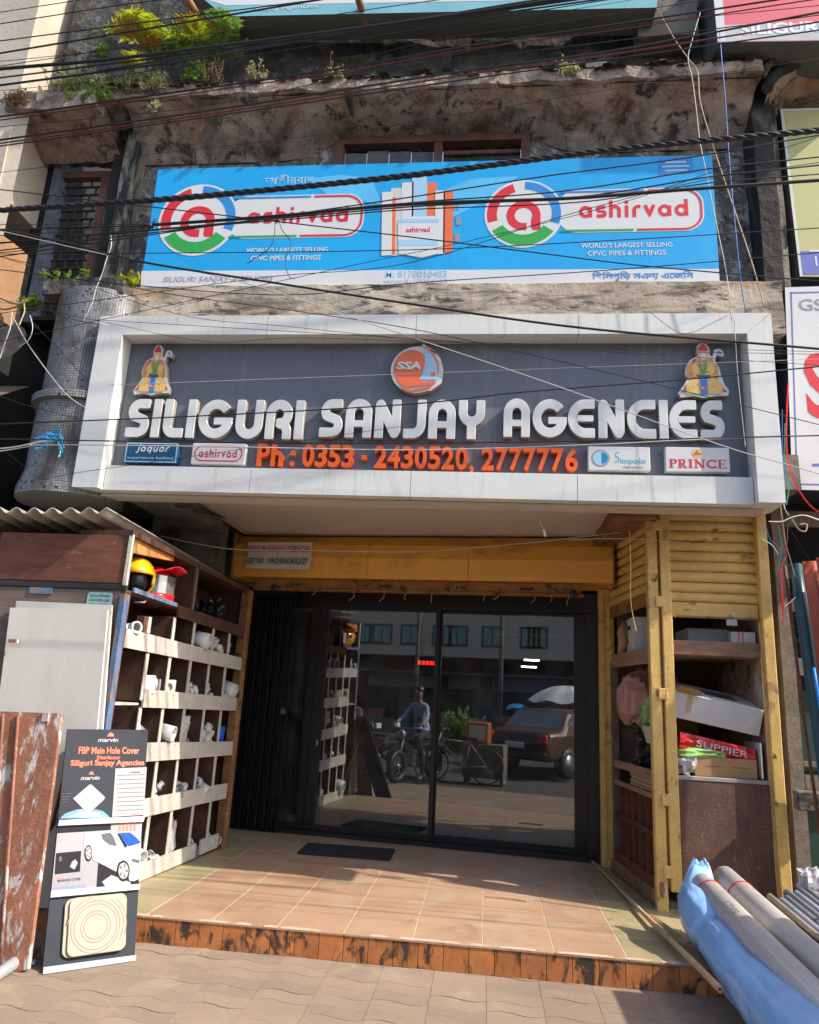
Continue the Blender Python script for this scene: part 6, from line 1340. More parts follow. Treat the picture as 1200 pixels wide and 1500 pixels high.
for k, b_ in enumerate(('FRP', 'COVER')): text(b_, w2*.34, w2*.58, h2*(.5-.14*k), .026, F @ Matrix.Translation((0, 0, .0125)), M_ring, o, .0014, .0)

# rusty steel door
rd = lean_board('rusty_door', ((-70, 1452), (40, 1420), (90, 1045), (-60, 1040)), 4.42, 4.16, .03, M_rust, 'rusty red steel door with flaking white paint leaning at the left edge', 'door')
for (a, b) in (((5, 1046), (-22, 1425)), ((27, 1046), (0, 1425))):
    P0, P1 = at(a[0], a[1], 1, 4.405), at(b[0], b[1], 1, 4.155); MB().tube([P0, P0.lerp(P1, .5), P1], .009, 8).build('pressed_rib', M_rust, rd)
P0 = at(68, 1050, 1, 4.42); MB().box(P0-Vector((.02, .02, .03)), P0+Vector((.025, .0, .03)), ch=.004).build('hinge_block', M_rust, rd)
m = MB(); m.tube([at(-20, 1440, 2, .03), at(20, 1412, 2, .035), at(52, 1390, 2, .04)], [.03, .034, .03], 10); tag(m.build('grey_tube', M_grey), 'short bent grey tube lying at the foot of the rusty door', 'tube')
m = MB(); q4 = [at(15, 1412, 2, .012), at(50, 1414, 2, .012), at(54, 1404, 2, .012), at(28, 1402, 2, .012)]; m.grid(lambda u, v: q4[0].lerp(q4[1], u).lerp(q4[3].lerp(q4[2], u), v)+Vector((0, 0, .006*math.sin(u*7+v*4))), 8, 4); tag(m.build('white_sheet', M_cardw), 'scrap of white sheet on the ground beside the grey tube', 'scrap')
m = MB(); P0 = at(35, 1401, 2, .03); m.box(P0-Vector((.03, .02, .02)), P0+Vector((.03, .02, .02)), ch=.004); tag(m.build('brick_bit', M_riser), 'small orange brick bit under the rusty door', 'brick')
for k, (px_, py_, lb) in enumerate(((102, 1434, 'dry leaf crumbs before the display stand'), (310, 1389, 'dry leaf crumb on the pavement near the step'))):
    m = MB(); c_ = at(px_, py_, 2, .004)
    for j in range(5): d_ = Vector((random.uniform(-.025, .025), random.uniform(-.012, .012), 0)); m.add([c_+d_, c_+d_+Vector((.014, .004, .006)), c_+d_+Vector((.008, .014, .001))], [(0, 1, 2)])
    tag(m.build('dry_leaf', M_stem), lb, 'leaf')

# ---------------------------------------------------------------- pipes at the right
A0, A1 = Vector((1.408, 5.2, .477)), Vector((1.542, 3.9, .296)); AD = (A1-A0).normalized(); RP = .078
side_ = AD.cross(Vector((0, 0, 1))).normalized(); side_ = side_ if side_.x > 0 else -side_; upp = side_.cross(AD).normalized(); upp = upp if upp.z > 0 else -upp
def big_pipe(o0, label, L=3.3):
    t = thing('big_pipe', o0+AD*L*.5, label, 'pipe', 'large grey pipes by the corner cabinet'); m = MB(); m.hollow(o0, o0+AD*L, RP, .006, 40); m.build('pipe_wall', M_pvcg, t)
    m = MB(); m.lathe([(0, 0), (RP-.007, 0), (RP-.007, .004), (0, .004)], frame(o0+AD*.02, side_, upp), 24); m.build('inner_plug', M_cardw, t); return t
pa_ = big_pipe(A0, 'large grey plastic pipe nearest the blue polythene, tied with red string')
B0 = A0+side_*.195+upp*.005-AD*.14
pb_ = big_pipe(B0, 'large grey plastic pipe right of its tied twin, beside the thin pipes')
FT = frame(A0+AD*.42+upp*(RP+.0005)-side_*.045+Vector((0, 0, .0)), AD, side_*-1)
FT = frame(A0+AD*.40+(upp*.93-side_*.36).normalized()*(RP+.0008)+side_*.0, AD, (upp*.36+side_*.93)*1.0)
text('ATMA', 0, .17, -.02, .035, FT, M_grey, pa_, .0006, .0)
m = MB()
for ox, c_ in ((0, A0), (1, B0+AD*.14)):
    n = 26; m.tube([c_+AD*(.10+.02*math.sin(2*PI*i/n))+(side_*math.cos(2*PI*i/n)+upp*math.sin(2*PI*i/n))*(RP+.003) for i in range(n+1)], .0032, 5)
m.tube([A0+AD*.11+(side_*-.2+upp).normalized()*(RP+.004)+Vector((0, 0, 0)), A0+AD*.12-side_*(RP+.004)-upp*.02, A0+AD*.17-side_*(RP+.02)-upp*.06], .0035, 5)
tag(m.build('red_string', M_wirer), 'red string tied round the ends of the two large pipes', 'string')
tag(MB().box((1.3, 4.75, .15), (2.3, 4.95, .36), ch=.01).build('timber_block', M_ply_grey), 'grey timber block under the pipe ends on the porch corner', 'block')
# thin pipes
T0 = at(1142, 1318, 1, 5.05); T1 = at(1290, 1440, 1, 4.2); TD = (T1-T0).normalized(); ts = TD.cross(Vector((0, 0, 1))).normalized(); ts = ts if ts.x > 0 else -ts
tn_ = ['nearest the big pipes', 'second from the big pipes', 'third in the upper layer', 'fourth in the upper layer', 'fifth in the upper layer', 'sixth in the upper layer']
for k in range(12):
    lay = k//6; i = k % 6; o0 = T0+ts*(.052*i+.026*lay)-Vector((0, 0, .047*lay))+TD*random.uniform(-.05, .05)-TD*(.06*i*.5)
    m = MB(); m.hollow(o0, o0+TD*2.4, .026, .003, 14)
    lbl = ('thin bluish grey pipe, '+tn_[i]) if lay == 0 else 'thin bluish grey pipe number %s of the lower layer from the left' % ['one', 'two', 'three', 'four', 'five', 'six'][i]
    tag(m.build('thin_pipe', M_pvcd if (k*7) % 3 else mat('pale_blue_pvc', (.42, .45, .58), .35)), lbl, 'pipe', 'thin pipes bundled at the right edge')
for k in range(3):
    o0 = T0-ts*(.05*k+.04)+TD*(.02*k-.04)+Vector((0, 0, -.02*k)); m = MB(); m.hollow(o0, o0+TD*1.6, .02, .003, 12); tag(m.build('thin_pipe', M_mhc), ['pale cream thin pipe touching the grey bundle', 'middle one of the three pale cream thin pipes', 'pale cream thin pipe touching the big pipe'][k], 'pipe', 'cream thin pipes beside the bundle')
m = MB(); n = 20; c_ = T0+ts*.13-Vector((0, 0, .02))+TD*.3; m.tube([c_+ts*.17*math.cos(2*PI*i/n)+Vector((0, 0, .058*math.sin(2*PI*i/n))) for i in range(n+1)], .005, 5); tag(m.build('cord_tie', M_dgreen), 'dark green cord tied round the thin pipe bundle', 'cord')
crumple('clear_bag', at(1186, 1290, 1, 5.3), (.06, .05, .07), M_clear, 'crumpled milky bag behind the thin pipes at the right edge', 'bag', .6, 10)
# blue polythene bundle
cB = [at(1022, 1320, 1, 5.2), at(1050, 1372, 1, 4.85), at(1090, 1430, 1, 4.45), at(1150, 1500, 1, 3.95), at(1240, 1600, 1, 3.4)]
def bund(u, v):
    t = v*(len(cB)-1); i = min(int(t), len(cB)-2); f = t-i; c_ = cB[i].lerp(cB[i+1], f); d = (cB[i+1]-cB[i]).normalized(); s_ = d.cross(Vector((0, 0, 1))).normalized(); s_ = s_ if s_.x > 0 else -s_; q_ = s_.cross(d); q_ = q_ if q_.z > 0 else -q_
    a = 2*PI*u; r = (.118+.03*math.sin(v*9)*math.exp(-v*2.5)+.035*v); pinch = .86 if .24 < v < .30 else 1; dv = Vector((math.cos(a), math.sin(a), v*6))
    r *= pinch*(1+.12*noise.noise(Vector((math.cos(a)*1.4, math.sin(a)*1.4, v*5)))+.07*abs(noise.noise(Vector((math.cos(a)*6, math.sin(a)*6, v*4))))+.04*noise.noise(Vector((math.cos(a)*8, math.sin(a)*8, v*16))))
    return c_+(s_*math.cos(a)+q_*math.sin(a))*r
bb = thing('blue_bundle', cB[2]-Vector((0, 0, .2)), 'pipes wrapped in crumpled light blue polythene beside the bare pipes', 'bundle')
m = MB(); m.grid(bund, 48, 90); m.build('wrap', M_bluep, bb)
tipc = at(1024, 1262, 1, 5.28)
def flare(u, v):
    a = 2*PI*u; base = bund(u, .0); r = .05*(1-v); top = tipc+Vector((.055*math.cos(a)*(1-.3*v), .02*math.sin(a), .01*math.sin(a*2)))
    p = base.lerp(top, v**.8); p += Vector((0, 0, .02*math.sin(a*4)*v))+(cB[0]+Vector((-.06, 0, .08))-p)*(-.12*math.sin(PI*v)); return p
m = MB(); m.grid(flare, 40, 18); m.build('open_end', M_bluep, bb)
MB().tube([cB[0]+Vector((-.02, -.13, .06)), cB[0]+Vector((.06, -.12, .0))], .008, 6).build('white_tie', M_white, bb)
# sticks
P0, P1 = at(868, 1262, 2, .168), at(1055, 1450, 2, .20); m = MB(); m.tube([P0.lerp(P1, t)+Vector((0, 0, .004*math.sin(t*9))) for t in [i/8 for i in range(9)]], [.011, .012, .013, .014, .015, .016, .017, .018, .018], 10, cap=False); d_ = (P1-P0).normalized(); m.lathe([(.018, 0), (.018, .001), (.009, .001), (.008, -.04)], frame(P1, d_.orthogonal(), d_.cross(d_.orthogonal())), 10)
tag(m.build('bamboo_stick', M_bamboo), 'long split bamboo stick lying from the yellow post across the step', 'stick')
m = MB(); a, b = at(950, 1340, 2, .17), at(1008, 1384, 2, .19)
for k in range(3): m.tube([a+Vector((.012*k, 0, .002*k)), b+Vector((.02*k-.02, .01*k, .004))], [.004, .008], 5)
tag(m.build('bamboo_splinter', M_bamboo), 'short frayed bamboo splinter beside the long stick', 'stick')
m = MB(); a, b = at(712, 1314, 2, .153), at(772, 1321, 2, .153); m.tube([a, a.lerp(b, .5)+Vector((0, .004, .004)), b], [.012, .02, .014], 4); tag(m.build('wood_chip', M_bamboo), 'flat sliver of wood on the tiles at the shadow edge', 'wood chip')

# sheets leaning at the right edge
def corr_sheet(x0, x1, y, lean, zt, mt, label, nr_=3, name='corrugated_sheet'):
    m = MB(); m.grid(lambda u, v: Vector((x0+(x1-x0)*u+lean*(1-v), y+.016*math.cos(u*nr_*2*PI)-.12*(1-v), zt*v+.05)), nr_*12, 6); o = m.build(name, mt); o.modifiers.new('t', 'SOLIDIFY').thickness = .004; tag(o, label, 'sheet', 'corrugated sheets at the right edge')
corr_sheet(2.27, 2.62, 5.66, .10, 2.62, M_corr_g, 'dark teal corrugated sheet leaning behind the red ones'); corr_sheet(2.325, 2.60, 5.56, .12, 2.62, M_corr_r, 'red corrugated sheet with its edge left of the other', 2); corr_sheet(2.40, 2.75, 5.50, .12, 2.64, M_corr_r, 'red corrugated sheet at the very right edge of the picture', 3)
tag(MB().tube([Vector((2.37, 5.63, .05)), Vector((2.30, 5.68, 1.4)), Vector((2.258, 5.72, 2.66))], .012, 6).build('brown_batten', M_ply), 'thin brown batten along the left edge of the teal sheet', 'batten')
m = MB(); m.tube([at(1192, 978, 1, 5.4), at(1196, 1005, 1, 5.39), at(1203, 1045, 1, 5.4), at(1215, 1080, 1, 5.4)], .011, 8); tag(m.build('blue_rope', M_rope), 'bright blue rope hanging on the corrugated sheets', 'rope')
m = MB(); P0 = at(1180, 1175, 1, 5.75); m.box(P0-Vector((.05, 0, .06)), P0+Vector((.3, .1, .07)), ch=.01); tag(m.build('grimy_block', M_conc), 'grimy grey block on the timber grid at the right edge', 'block')

# ================================================================ plants
def frond(m, base, dirv, L, nl, w0, droop=.5):
    w0 *= 1.3; nl = max(5, int(nl*.75)); L *= 1.1
    d = Vector(dirv).normalized(); pts = []
    for i in range(nl+1):
        t = i/nl; pts.append(Vector(base)+d*L*t+Vector((0, 0, -droop*L*t*t)))
    for i in range(1, nl+1):
        t = i/nl; p = pts[i]; ax = (pts[i]-pts[i-1]).normalized(); s_ = ax.cross(Vector((0, 0, 1))); s_ = s_.normalized() if s_.length > .01 else Vector((1, 0, 0)); ll = w0*math.sin(PI*min(1, t*.85+.12))*1.25
        for sg_ in (-1, 1):
            tip = p+s_*sg_*ll*random.uniform(.8, 1.1)+ax*ll*.55+Vector((0, 0, random.uniform(-.25, .2)*ll)); mid = p.lerp(tip, .5); wv = ax*ll*.12+Vector((0, 0, .05*ll))
            m.add([p, mid+wv, tip, mid-wv], [(0, 1, 2), (0, 2, 3)])
    m.tube(pts, [.004]*(nl+1), 3, cap=False)
def leaf(m, p, d, l, w_):
    d = d.normalized(); s_ = d.cross(Vector((0, 0, 1))); s_ = (s_.normalized() if s_.length > .01 else Vector((1, 0, 0))); n_ = s_.cross(d)
    m.add([p, p+d*l*.45+s_*w_-n_*w_*.25, p+d*l, p+d*l*.45-s_*w_-n_*w_*.25, p+d*l*.5], [(0, 1, 4), (1, 2, 4), (2, 3, 4), (3, 0, 4)])
def fern(ctr, n, L, w0, mt, label, back=False, dom=(0, -1, .6), name='fern', cat='fern', group=None):
    o = thing(name, ctr, label, cat, group); a = MB(); b = MB()
    for k in range(n):
        d = Vector((random.uniform(-1, 1), random.uniform(-1, .1), random.uniform(.1, 1.3)))+Vector(dom)*.4; frond(a if random.random() < .75 else b, ctr+Vector((random.uniform(-.03, .03), random.uniform(-.03, .03), 0)), d, L*random.uniform(.6, 1.1), random.randint(8, 11), w0, random.uniform(.2, .7))
    a.build('frond', mt, o); b.build('old_frond', M_fern2, o) if b.v else None; return o
def at_p(px, py, y): return at(px, py, 1, y)
fern(at_p(205, 62, 5.38), 18, .36, .10, M_fern, 'big bright yellow green fern at the top left', group='ferns on the parapet')
fern(at_p(195, 100, 5.36), 9, .2, .06, M_fern, 'small yellow green fern below the big bright one', group='ferns on the parapet')
fern(at_p(285, 60, 5.38), 12, .30, .08, M_fern, 'yellow green fern right of the slanting brown pole', group='ferns on the parapet')
fern(at_p(330, 55, 5.38), 12, .26, .08, M_leaf, 'darker green fern at the right end of the fern row', group='ferns on the parapet')
fern(at_p(225, 78, 5.45), 10, .18, .05, M_fern2, 'orange brown withered fern under the big bright one', group='ferns on the parapet')
def bush(ctr, spread, n, nl, ls, mt, label, name='weed', up=1.0, hgt=.2, cat='weed', group='weeds on the old slab'):
    n = int(n*1.35); ls *= 1.15
    o = thing(name, ctr, label, cat, group); st_ = MB(); lf = MB()
    for k in range(n):
        b_ = Vector(ctr)+Vector((random.uniform(-1, 1)*spread[0], random.uniform(-1, 1)*spread[1], random.uniform(-.3, .3)*spread[2])); h_ = hgt*random.uniform(.4, 1.1); ln = Vector((random.uniform(-.35, .35), random.uniform(-.4, .1), up))*h_
        pts = [b_, b_+ln*.5+Vector((random.uniform(-.02, .02), 0, 0)), b_+ln]; st_.tube(pts, [.0035, .003, .002], 3, cap=False)
        for j in range(nl):
            t = random.uniform(.15, 1); p = b_+ln*t; leaf(lf, p, Vector((random.uniform(-1, 1), random.uniform(-1, .6), random.uniform(-.2, .9))), ls*random.uniform(.6, 1.3), ls*.3)
    st_.build('stem', M_stem, o); lf.build('foliage', mt, o); return o
bush(at_p(265, 95, 5.5), (.25, .06, .05), 26, 10, .075, M_leaf, 'broad leaved plant under the fern row', hgt=.22)
bush(at_p(318, 90, 5.5), (.22, .06, .08), 26, 10, .07, M_leaf, 'broad leaved plant at the right end under the ferns', hgt=.24)
bush(at_p(110, 140, 5.5), (.22, .08, .04), 46, 10, .035, M_leafp, 'dense pale weeds at the left end of the slab', hgt=.24)
bush(at_p(165, 142, 5.45), (.3, .06, .04), 70, 10, .034, M_leafp, 'dense pale weeds left of the pilaster', hgt=.22)
bush(at_p(212, 138, 5.42), (.22, .05, .04), 50, 10, .032, M_leafp, 'pale weeds above the left pilaster', hgt=.24)
bush(at_p(125, 150, 5.4), (.25, .05, .03), 36, 9, .04, M_leaf, 'low green weeds hanging over the left slab edge', hgt=.13)
bush(at_p(120, 92, 5.8), (.26, .04, .2), 60, 6, .03, M_straw, 'dry reddish straw clump against the grey wall', up=.8, hgt=.16)
bush(at_p(135, 70, 5.8), (.1, .04, .25), 34, 8, .035, M_leaf, 'creeper climbing the grey wall above the straw', hgt=.2)
bush(at_p(150, 88, 5.75), (.06, .04, .1), 16, 10, .04, M_leaf, 'small creeper tuft right of the straw clump', hgt=.15)
bush(at_p(22, 155, 5.35), (.12, .05, .12), 34, 7, .028, M_straw, 'dry tuft on the corner of the cream house', hgt=.14)
bush(at_p(370, 118, 5.42), (.05, .03, .0), 6, 9, .03, M_leafp, 'pale sprig on the slab right of the weeds', hgt=.2)
bush(at_p(385, 120, 5.42), (.03, .03, .0), 4, 7, .026, M_leafp, 'thin second sprig further along the slab', hgt=.15)
bush(at_p(285, 122, 5.42), (.12, .03, .0), 16, 7, .04, M_leaf, 'loose green weeds at the middle left of the slab', hgt=.26)
bush(at_p(310, 120, 5.42), (.08, .03, .0), 18, 6, .022, M_straw, 'dry brown stalks on the slab between green weeds', hgt=.22)
bush(at_p(490, 118, 5.42), (.09, .02, .0), 16, 5, .022, M_leafp, 'yellowish sprigs on the middle of the slab edge', hgt=.14)
bush(at_p(487, 116, 5.42), (.01, .01, .0), 2, 6, .03, M_straw, 'tall single dry stalk on the middle of the slab', hgt=.4)
bush(at_p(520, 92, 5.68), (.12, .02, .08), 26, 5, .02, M_leaf, 'dark green moss tuft on the black parapet', hgt=.06)
bush(at_p(838, 110, 5.4), (.05, .03, .0), 9, 8, .026, M_leafp, 'small green sprig on the slab left of the loose block', hgt=.15)
bush(at_p(820, 112, 5.4), (.02, .02, .0), 3, 7, .03, M_leaf, 'thin sprig with one upright stem on the slab', hgt=.2)
bush(at_p(228, 150, 5.36), (.03, .02, .03), 8, 9, .03, M_leafp, 'pale leafy tip hanging below the slab at the pilaster', up=-.9, hgt=.14)
bush(at_p(105, 432, 5.45), (.2, .08, .03), 30, 9, .055, M_leaf, 'bright green plants at the sill of the old window', group='plants above the mosaic bay', hgt=.17)
bush(at_p(145, 436, 5.42), (.15, .06, .03), 20, 8, .05, M_leaf, 'green plants on top of the mosaic bay, right part', group='plants above the mosaic bay', hgt=.14)
bush(at_p(192, 420, 5.6), (.06, .03, .02), 10, 8, .04, M_fern, 'yellow green sprig at the lower left corner of the blue sign', hgt=.13)
bush(at_p(45, 455, 5.4), (.08, .04, .06), 18, 8, .045, M_leaf, 'green tuft left of the mosaic bay top', group='plants above the mosaic bay', hgt=.12)

# ================================================================ cables
CN = {}
def wire(pts, y, r, mt, label, sag=0.0, ext=True, nm='cable', cat='cable', n=28, twist=False, y1=None, sides=6, group='cables across the shop front'):
    y1 = y if y1 is None else y1; m_ = len(pts); P_ = [at(p[0], p[1], 1, y+(y1-y)*i/(m_-1)) for i, p in enumerate(pts)]
    if ext:
        P_ = [P_[0]-(P_[1]-P_[0]).normalized()*2.5]+P_+[P_[-1]+(P_[-1]-P_[-2]).normalized()*2.5]
    out_ = []
    k = len(P_)
    for i in range(k-1):                       # Catmull-Rom
        p0, p1, p2, p3 = P_[max(i-1, 0)], P_[i], P_[i+1], P_[min(i+2, k-1)]
        for j in range(8):
            t = j/8; out_.append(.5*((2*p1)+(p2-p0)*t+(2*p0-5*p1+4*p2-p3)*t*t+(3*p1-p0-3*p2+p3)*t**3))
    out_.append(P_[-1])
    out_ = [p+Vector((0, 0, -sag*math.sin(PI*i/(len(out_)-1)))) for i, p in enumerate(out_)]
    m = MB()
    if twist:
        for ph in (0, 2*PI/3, 4*PI/3):
            q_ = []; L_ = 0; dens = []
            for i in range(len(out_)-1):
                for j in range(6): dens.append(out_[i].lerp(out_[i+1], j/6))
            dens.append(out_[-1])
            for i, p in enumerate(dens):
                L_ += (p-dens[i-1]).length if i else 0; a = ph+L_*2*PI/.22; q_.append(p+Vector((0, math.cos(a), math.sin(a)))*r*.55)
            m.tube(q_, r*.6, 6)
    else: m.tube(out_, r, sides)
    return tag(m.build(nm, mt), label, cat, group)
T, MD_, TH = .0035, .0058, .0095
WL = [
 ([(0, 18), (110, 1), (250, -22)], 4.6, T, M_cable, 'thin cable cutting the very top left corner'),
 ([(0, 35), (180, 7), (330, -12)], 4.55, .0045, M_cable, 'second cable from the top at the left edge'),
 ([(0, 60), (300, 21), (485, -3)], 4.5, .005, M_cable, 'cable crossing the tall fern leaves high up'),
 ([(0, 78), (300, 28), (490, -4), (600, -20)], 4.45, TH*.8, M_cable, 'thick cable over the fern towards the teal sign'),
 ([(0, 97), (300, 51), (500, 20), (640, 0), (800, -22)], 4.6, T, M_cable, 'thin cable passing just under the ferns'),
 ([(0, 101), (150, 88), (300, 70), (513, 43), (700, 17), (850, -6)], 4.3, .014, M_cable, 'thickest black bundle above the weeds'),
 ([(300, 76), (513, 49), (700, 24), (900, -4)], 4.32, TH*.7, M_cable, 'cable running close under the thick bundle'),
 ([(0, 125), (150, 105), (300, 84), (533, 44), (700, 20), (900, -9)], 4.5, TH, M_cable, 'thick cable crossing low through the pale weeds'),
 ([(0, 133), (150, 118), (300, 96), (540, 80), (700, 36), (850, 12)], 4.7, .002, M_cable, 'hair thin line among the weeds'),
 ([(0, 171), (300, 129), (500, 100), (700, 65), (900, 36), (1200, -10)], 4.4, TH*.8, M_cable, 'upper cable of the pair over the slab edge'),
 ([(0, 176), (300, 134), (500, 105), (700, 70), (900, 44), (1200, -2)], 4.42, .005, M_cabler, 'dull red cable of the pair over the slab edge'),
 ([(0, 186), (300, 155), (600, 92), (900, 40), (1200, 8)], 4.65, .003, M_cable, 'thin cable between the two pairs over the slab'),
 ([(0, 205), (300, 163), (500, 132), (700, 101), (900, 74), (1200, 18)], 4.35, TH*.85, M_cable, 'upper cable of the lower trio over the slab soffit'),
 ([(0, 210), (300, 168), (500, 138), (700, 107), (900, 79), (1200, 32)], 4.38, .0065, M_cabler, 'dull red cable of the lower trio'),
 ([(0, 214), (300, 172), (500, 143), (700, 114), (900, 86), (1200, 44)], 4.42, MD_, M_cable, 'lowest cable of the lower trio'),
 ([(22, 250), (195, 229), (530, 190), (720, 160), (900, 130), (1200, 86)], 4.9, .0025, M_cable, 'thin line in front of the old window head'),
 ([(0, 308), (150, 298), (300, 287), (600, 257), (900, 219), (1200, 191)], 4.2, .019, M_cable, 'heavy twisted black cable across the blue sign'),
 ([(215, 330), (400, 317), (600, 299), (825, 291), (1000, 278), (1200, 264)], 4.4, .0125, M_cable, 'thick cable from the clamp across the left logo'),
 ([(0, 329), (100, 328), (215, 329)], 4.4, .003, M_cable, 'topmost of the thin lines meeting at the clamp'),
 ([(0, 336), (100, 333), (215, 331)], 4.42, .006, M_cable, 'second of the lines meeting at the clamp'),
 ([(0, 345), (110, 338), (215, 333)], 4.38, .003, M_cable, 'third of the lines meeting at the clamp'),
 ([(0, 355), (110, 346), (215, 334)], 4.45, .003, M_cable, 'fourth of the lines meeting at the clamp'),
 ([(0, 370), (90, 356), (215, 336)], 4.36, .0035, M_cable, 'lowest of the lines meeting at the clamp'),
 ([(400, 318), (600, 289), (800, 258), (1000, 232), (1200, 198)], 4.5, .005, M_cable, 'upper line rising to the right across the blue sign'),
 ([(420, 318), (600, 297), (825, 280), (1040, 247), (1200, 230)], 4.48, .005, M_cable, 'second line rising across the right logo'),
 ([(420, 319), (600, 303), (850, 288), (1040, 259), (1200, 242)], 4.46, .0055, M_cable, 'third line rising across the right logo'),
 ([(440, 320), (600, 307), (850, 296), (1040, 268), (1200, 255)], 4.44, .0045, M_cable, 'lowest line of the group over the right logo'),
 ([(200, 432), (400, 405), (600, 385), (840, 312), (1040, 262), (1200, 238)], 4.7, .0028, M_cable, 'thin line slanting from the lower left to the right sign'),
 ([(280, 440), (520, 388), (700, 350), (900, 300), (1050, 250)], 4.75, .0025, M_cable, 'very thin slanting line near the printed pipes'),
 ([(0, 336), (100, 356), (210, 384), (400, 414), (600, 445), (850, 480), (1200, 511)], 4.3, .0078, M_cable, 'black cable falling across both signs to the right'),
 ([(0, 338), (150, 372), (350, 412), (560, 480), (800, 560), (1050, 650), (1200, 694)], 4.35, .003, M_cablew, 'pale wire falling across the big letters'),
 ([(0, 372), (200, 371), (600, 366), (900, 352), (1200, 334)], 4.6, .0035, M_cable, 'level thin cable under the slogan lines'),
 ([(410, 325), (600, 347), (800, 372), (950, 390), (1200, 412)], 4.5, .0045, M_cable, 'cable falling right across the lower logo edge'),
 ([(0, 395), (200, 418), (420, 432), (600, 415), (900, 395), (1200, 370)], 4.65, .0035, M_cable, 'sagging cable along the bottom strip of the blue sign'),
 ([(0, 376), (215, 425), (430, 455), (620, 485), (900, 548), (1200, 622)], 4.55, .0028, M_cable, 'thin line falling over the round emblem'),
 ([(60, 395), (260, 460), (420, 478), (620, 498), (840, 512)], 4.9, .002, M_cable, 'hair thin line over the top bar of the sign'),
 ([(0, 621), (300, 609), (600, 592), (760, 575), (1000, 556), (1200, 537)], 4.45, .0045, M_cable, 'upper dark cable across the big letters'),
 ([(0, 643), (300, 648), (600, 649), (850, 646), (1200, 638)], 4.4, .0042, M_cable, 'lower dark cable under the big letters'),
 ([(0, 661), (60, 652), (300, 654), (600, 659), (850, 652), (1000, 645), (1200, 637)], 4.5, .0038, M_cablew, 'white wire above the phone number'),
 ([(600, 496), (800, 508), (1000, 515), (1200, 519)], 4.8, .002, M_cable, 'hair thin line over the right cut-out figure'),
 ([(640, 546), (800, 540), (1000, 533), (1200, 526)], 4.85, .0018, M_cablew, 'hair thin pale line on the grey board'),
 ([(120, 465), (300, 500), (430, 495), (640, 500), (860, 506)], 4.95, .0018, M_cable, 'hair thin line along the upper frame bar'),
 ([(0, 90), (300, 62), (600, 60), (900, 20), (1100, -10)], 4.8, .003, M_cable, 'thin line behind the thick bundle'),
 ([(600, 45), (800, 14), (900, -2)], 4.55, .004, M_cable, 'short cable near the bottom of the teal sign'),
 ([(900, 60), (1050, 42), (1200, 22)], 4.6, .004, M_cable, 'cable over the pale strip of the pink sign'),
 ([(600, 30), (760, 4), (860, -10)], 4.4, .0075, M_cable, 'black cable cutting the teal sign at the right'),
 ([(0, 655), (60, 700), (130, 690)], 5.0, .002, M_cable, 'thin line in the gloom under the mosaic bay'),
]
for i, (p, y, r, mt, lb) in enumerate(WL):
    isclamp = 'meeting at the clamp' in lb or 'from the clamp' in lb
    if isclamp:
        a = at(p[0][0], p[0][1], 1, y) if p[0][0] < 215 else None
        wire(([(-300, p[0][1]*2-p[1][1])]+p) if p[0][0] < 215 else p+[(1500, 243)], y, r, mt, lb, ext=False)
    else: wire(p, y, r, mt, lb, twist='twisted' in lb)
kk = MB(); c_ = at(216, 331, 1, 4.4); kk.tube([c_+Vector((-.04, 0, .0)), c_+Vector((.04, 0, .0))], .02, 8)
for a in range(6): kk.tube([c_, c_+Vector((random.uniform(-.09, .09), random.uniform(-.02, .02), random.uniform(-.11, .07)))], .003, 4)
tag(kk.build('cable_clamp', M_cable), 'bristly black cable clamp at the left edge of the blue sign', 'clamp')
def loose(pts, y, r, mt, lb, nm='loose_wire', **k): return wire(pts, y, r, mt, lb, ext=False, nm=nm, cat='wire', group='loose wires', **k)
loose([(403, 322), (402, 345), (396, 362), (380, 375), (362, 386)], 4.41, .003, M_cable, 'left of two short wires dangling over the slogan')
loose([(408, 322), (414, 338), (426, 356), (418, 384), (424, 405), (432, 408)], 4.41, .003, M_cable, 'crooked short wire dangling beside its straighter twin')
loose([(162, 340), (163, 360), (156, 380), (150, 400), (140, 425), (134, 447), (122, 470)], 5.0, .0035, M_cablew, 'white wire hanging before the old window')
loose([(968, 22), (990, 60), (1010, 88), (1022, 106), (1026, 150), (1045, 215), (1070, 290), (1100, 380), (1120, 450)], 5.05, .0045, M_cableg, 'golden brown wire running down the right of the blue sign')
loose([(1026, 18), (1015, 55), (1008, 85), (1014, 115), (1020, 160), (1025, 205), (1034, 250), (1052, 340), (1064, 400), (1072, 470)], 5.0, .0035, M_cablew, 'white wire crossing the golden one on the black parapet')
loose([(1054, 45), (1058, 95), (1063, 150), (1068, 230), (1076, 320), (1084, 400), (1092, 455)], 5.02, .0038, M_cableb, 'blue wire hanging right of the blue sign')
loose([(1076, 470), (1080, 540), (1086, 600), (1092, 655)], 5.1, .0025, M_cablew, 'thin white wire hanging inside the right frame')
loose([(950, 455), (985, 482), (1010, 488), (1050, 470), (1066, 462)], 5.1, .002, M_cable, 'thin looped wire on the upper right frame bar')
loose([(235, 785), (290, 797), (350, 805), (440, 806), (600, 808), (720, 800), (830, 789), (922, 778)], 6.3, .005, M_cablew, 'silvery cord strung before the yellow hood')
loose([(830, 791), (880, 789), (940, 790), (1010, 796)], 5.8, .003, M_cablew, 'pale cord from the hood to the corner posts')
loose([(922, 778), (924, 830), (924, 880), (932, 925)], 5.8, .0035, M_yel, 'thin yellow wire hanging beside the corner posts')
loose([(785, 735), (790, 760), (797, 778)], 5.5, .002, M_cablew, 'short wire with a white end under the canopy')
m = MB(); m.tube([at(796, 776, 1, 5.5), at(799, 786, 1, 5.5)], .009, 6); tag(m.build('wire_connector', M_white), 'tiny white connector at the end of the canopy wire', 'connector')
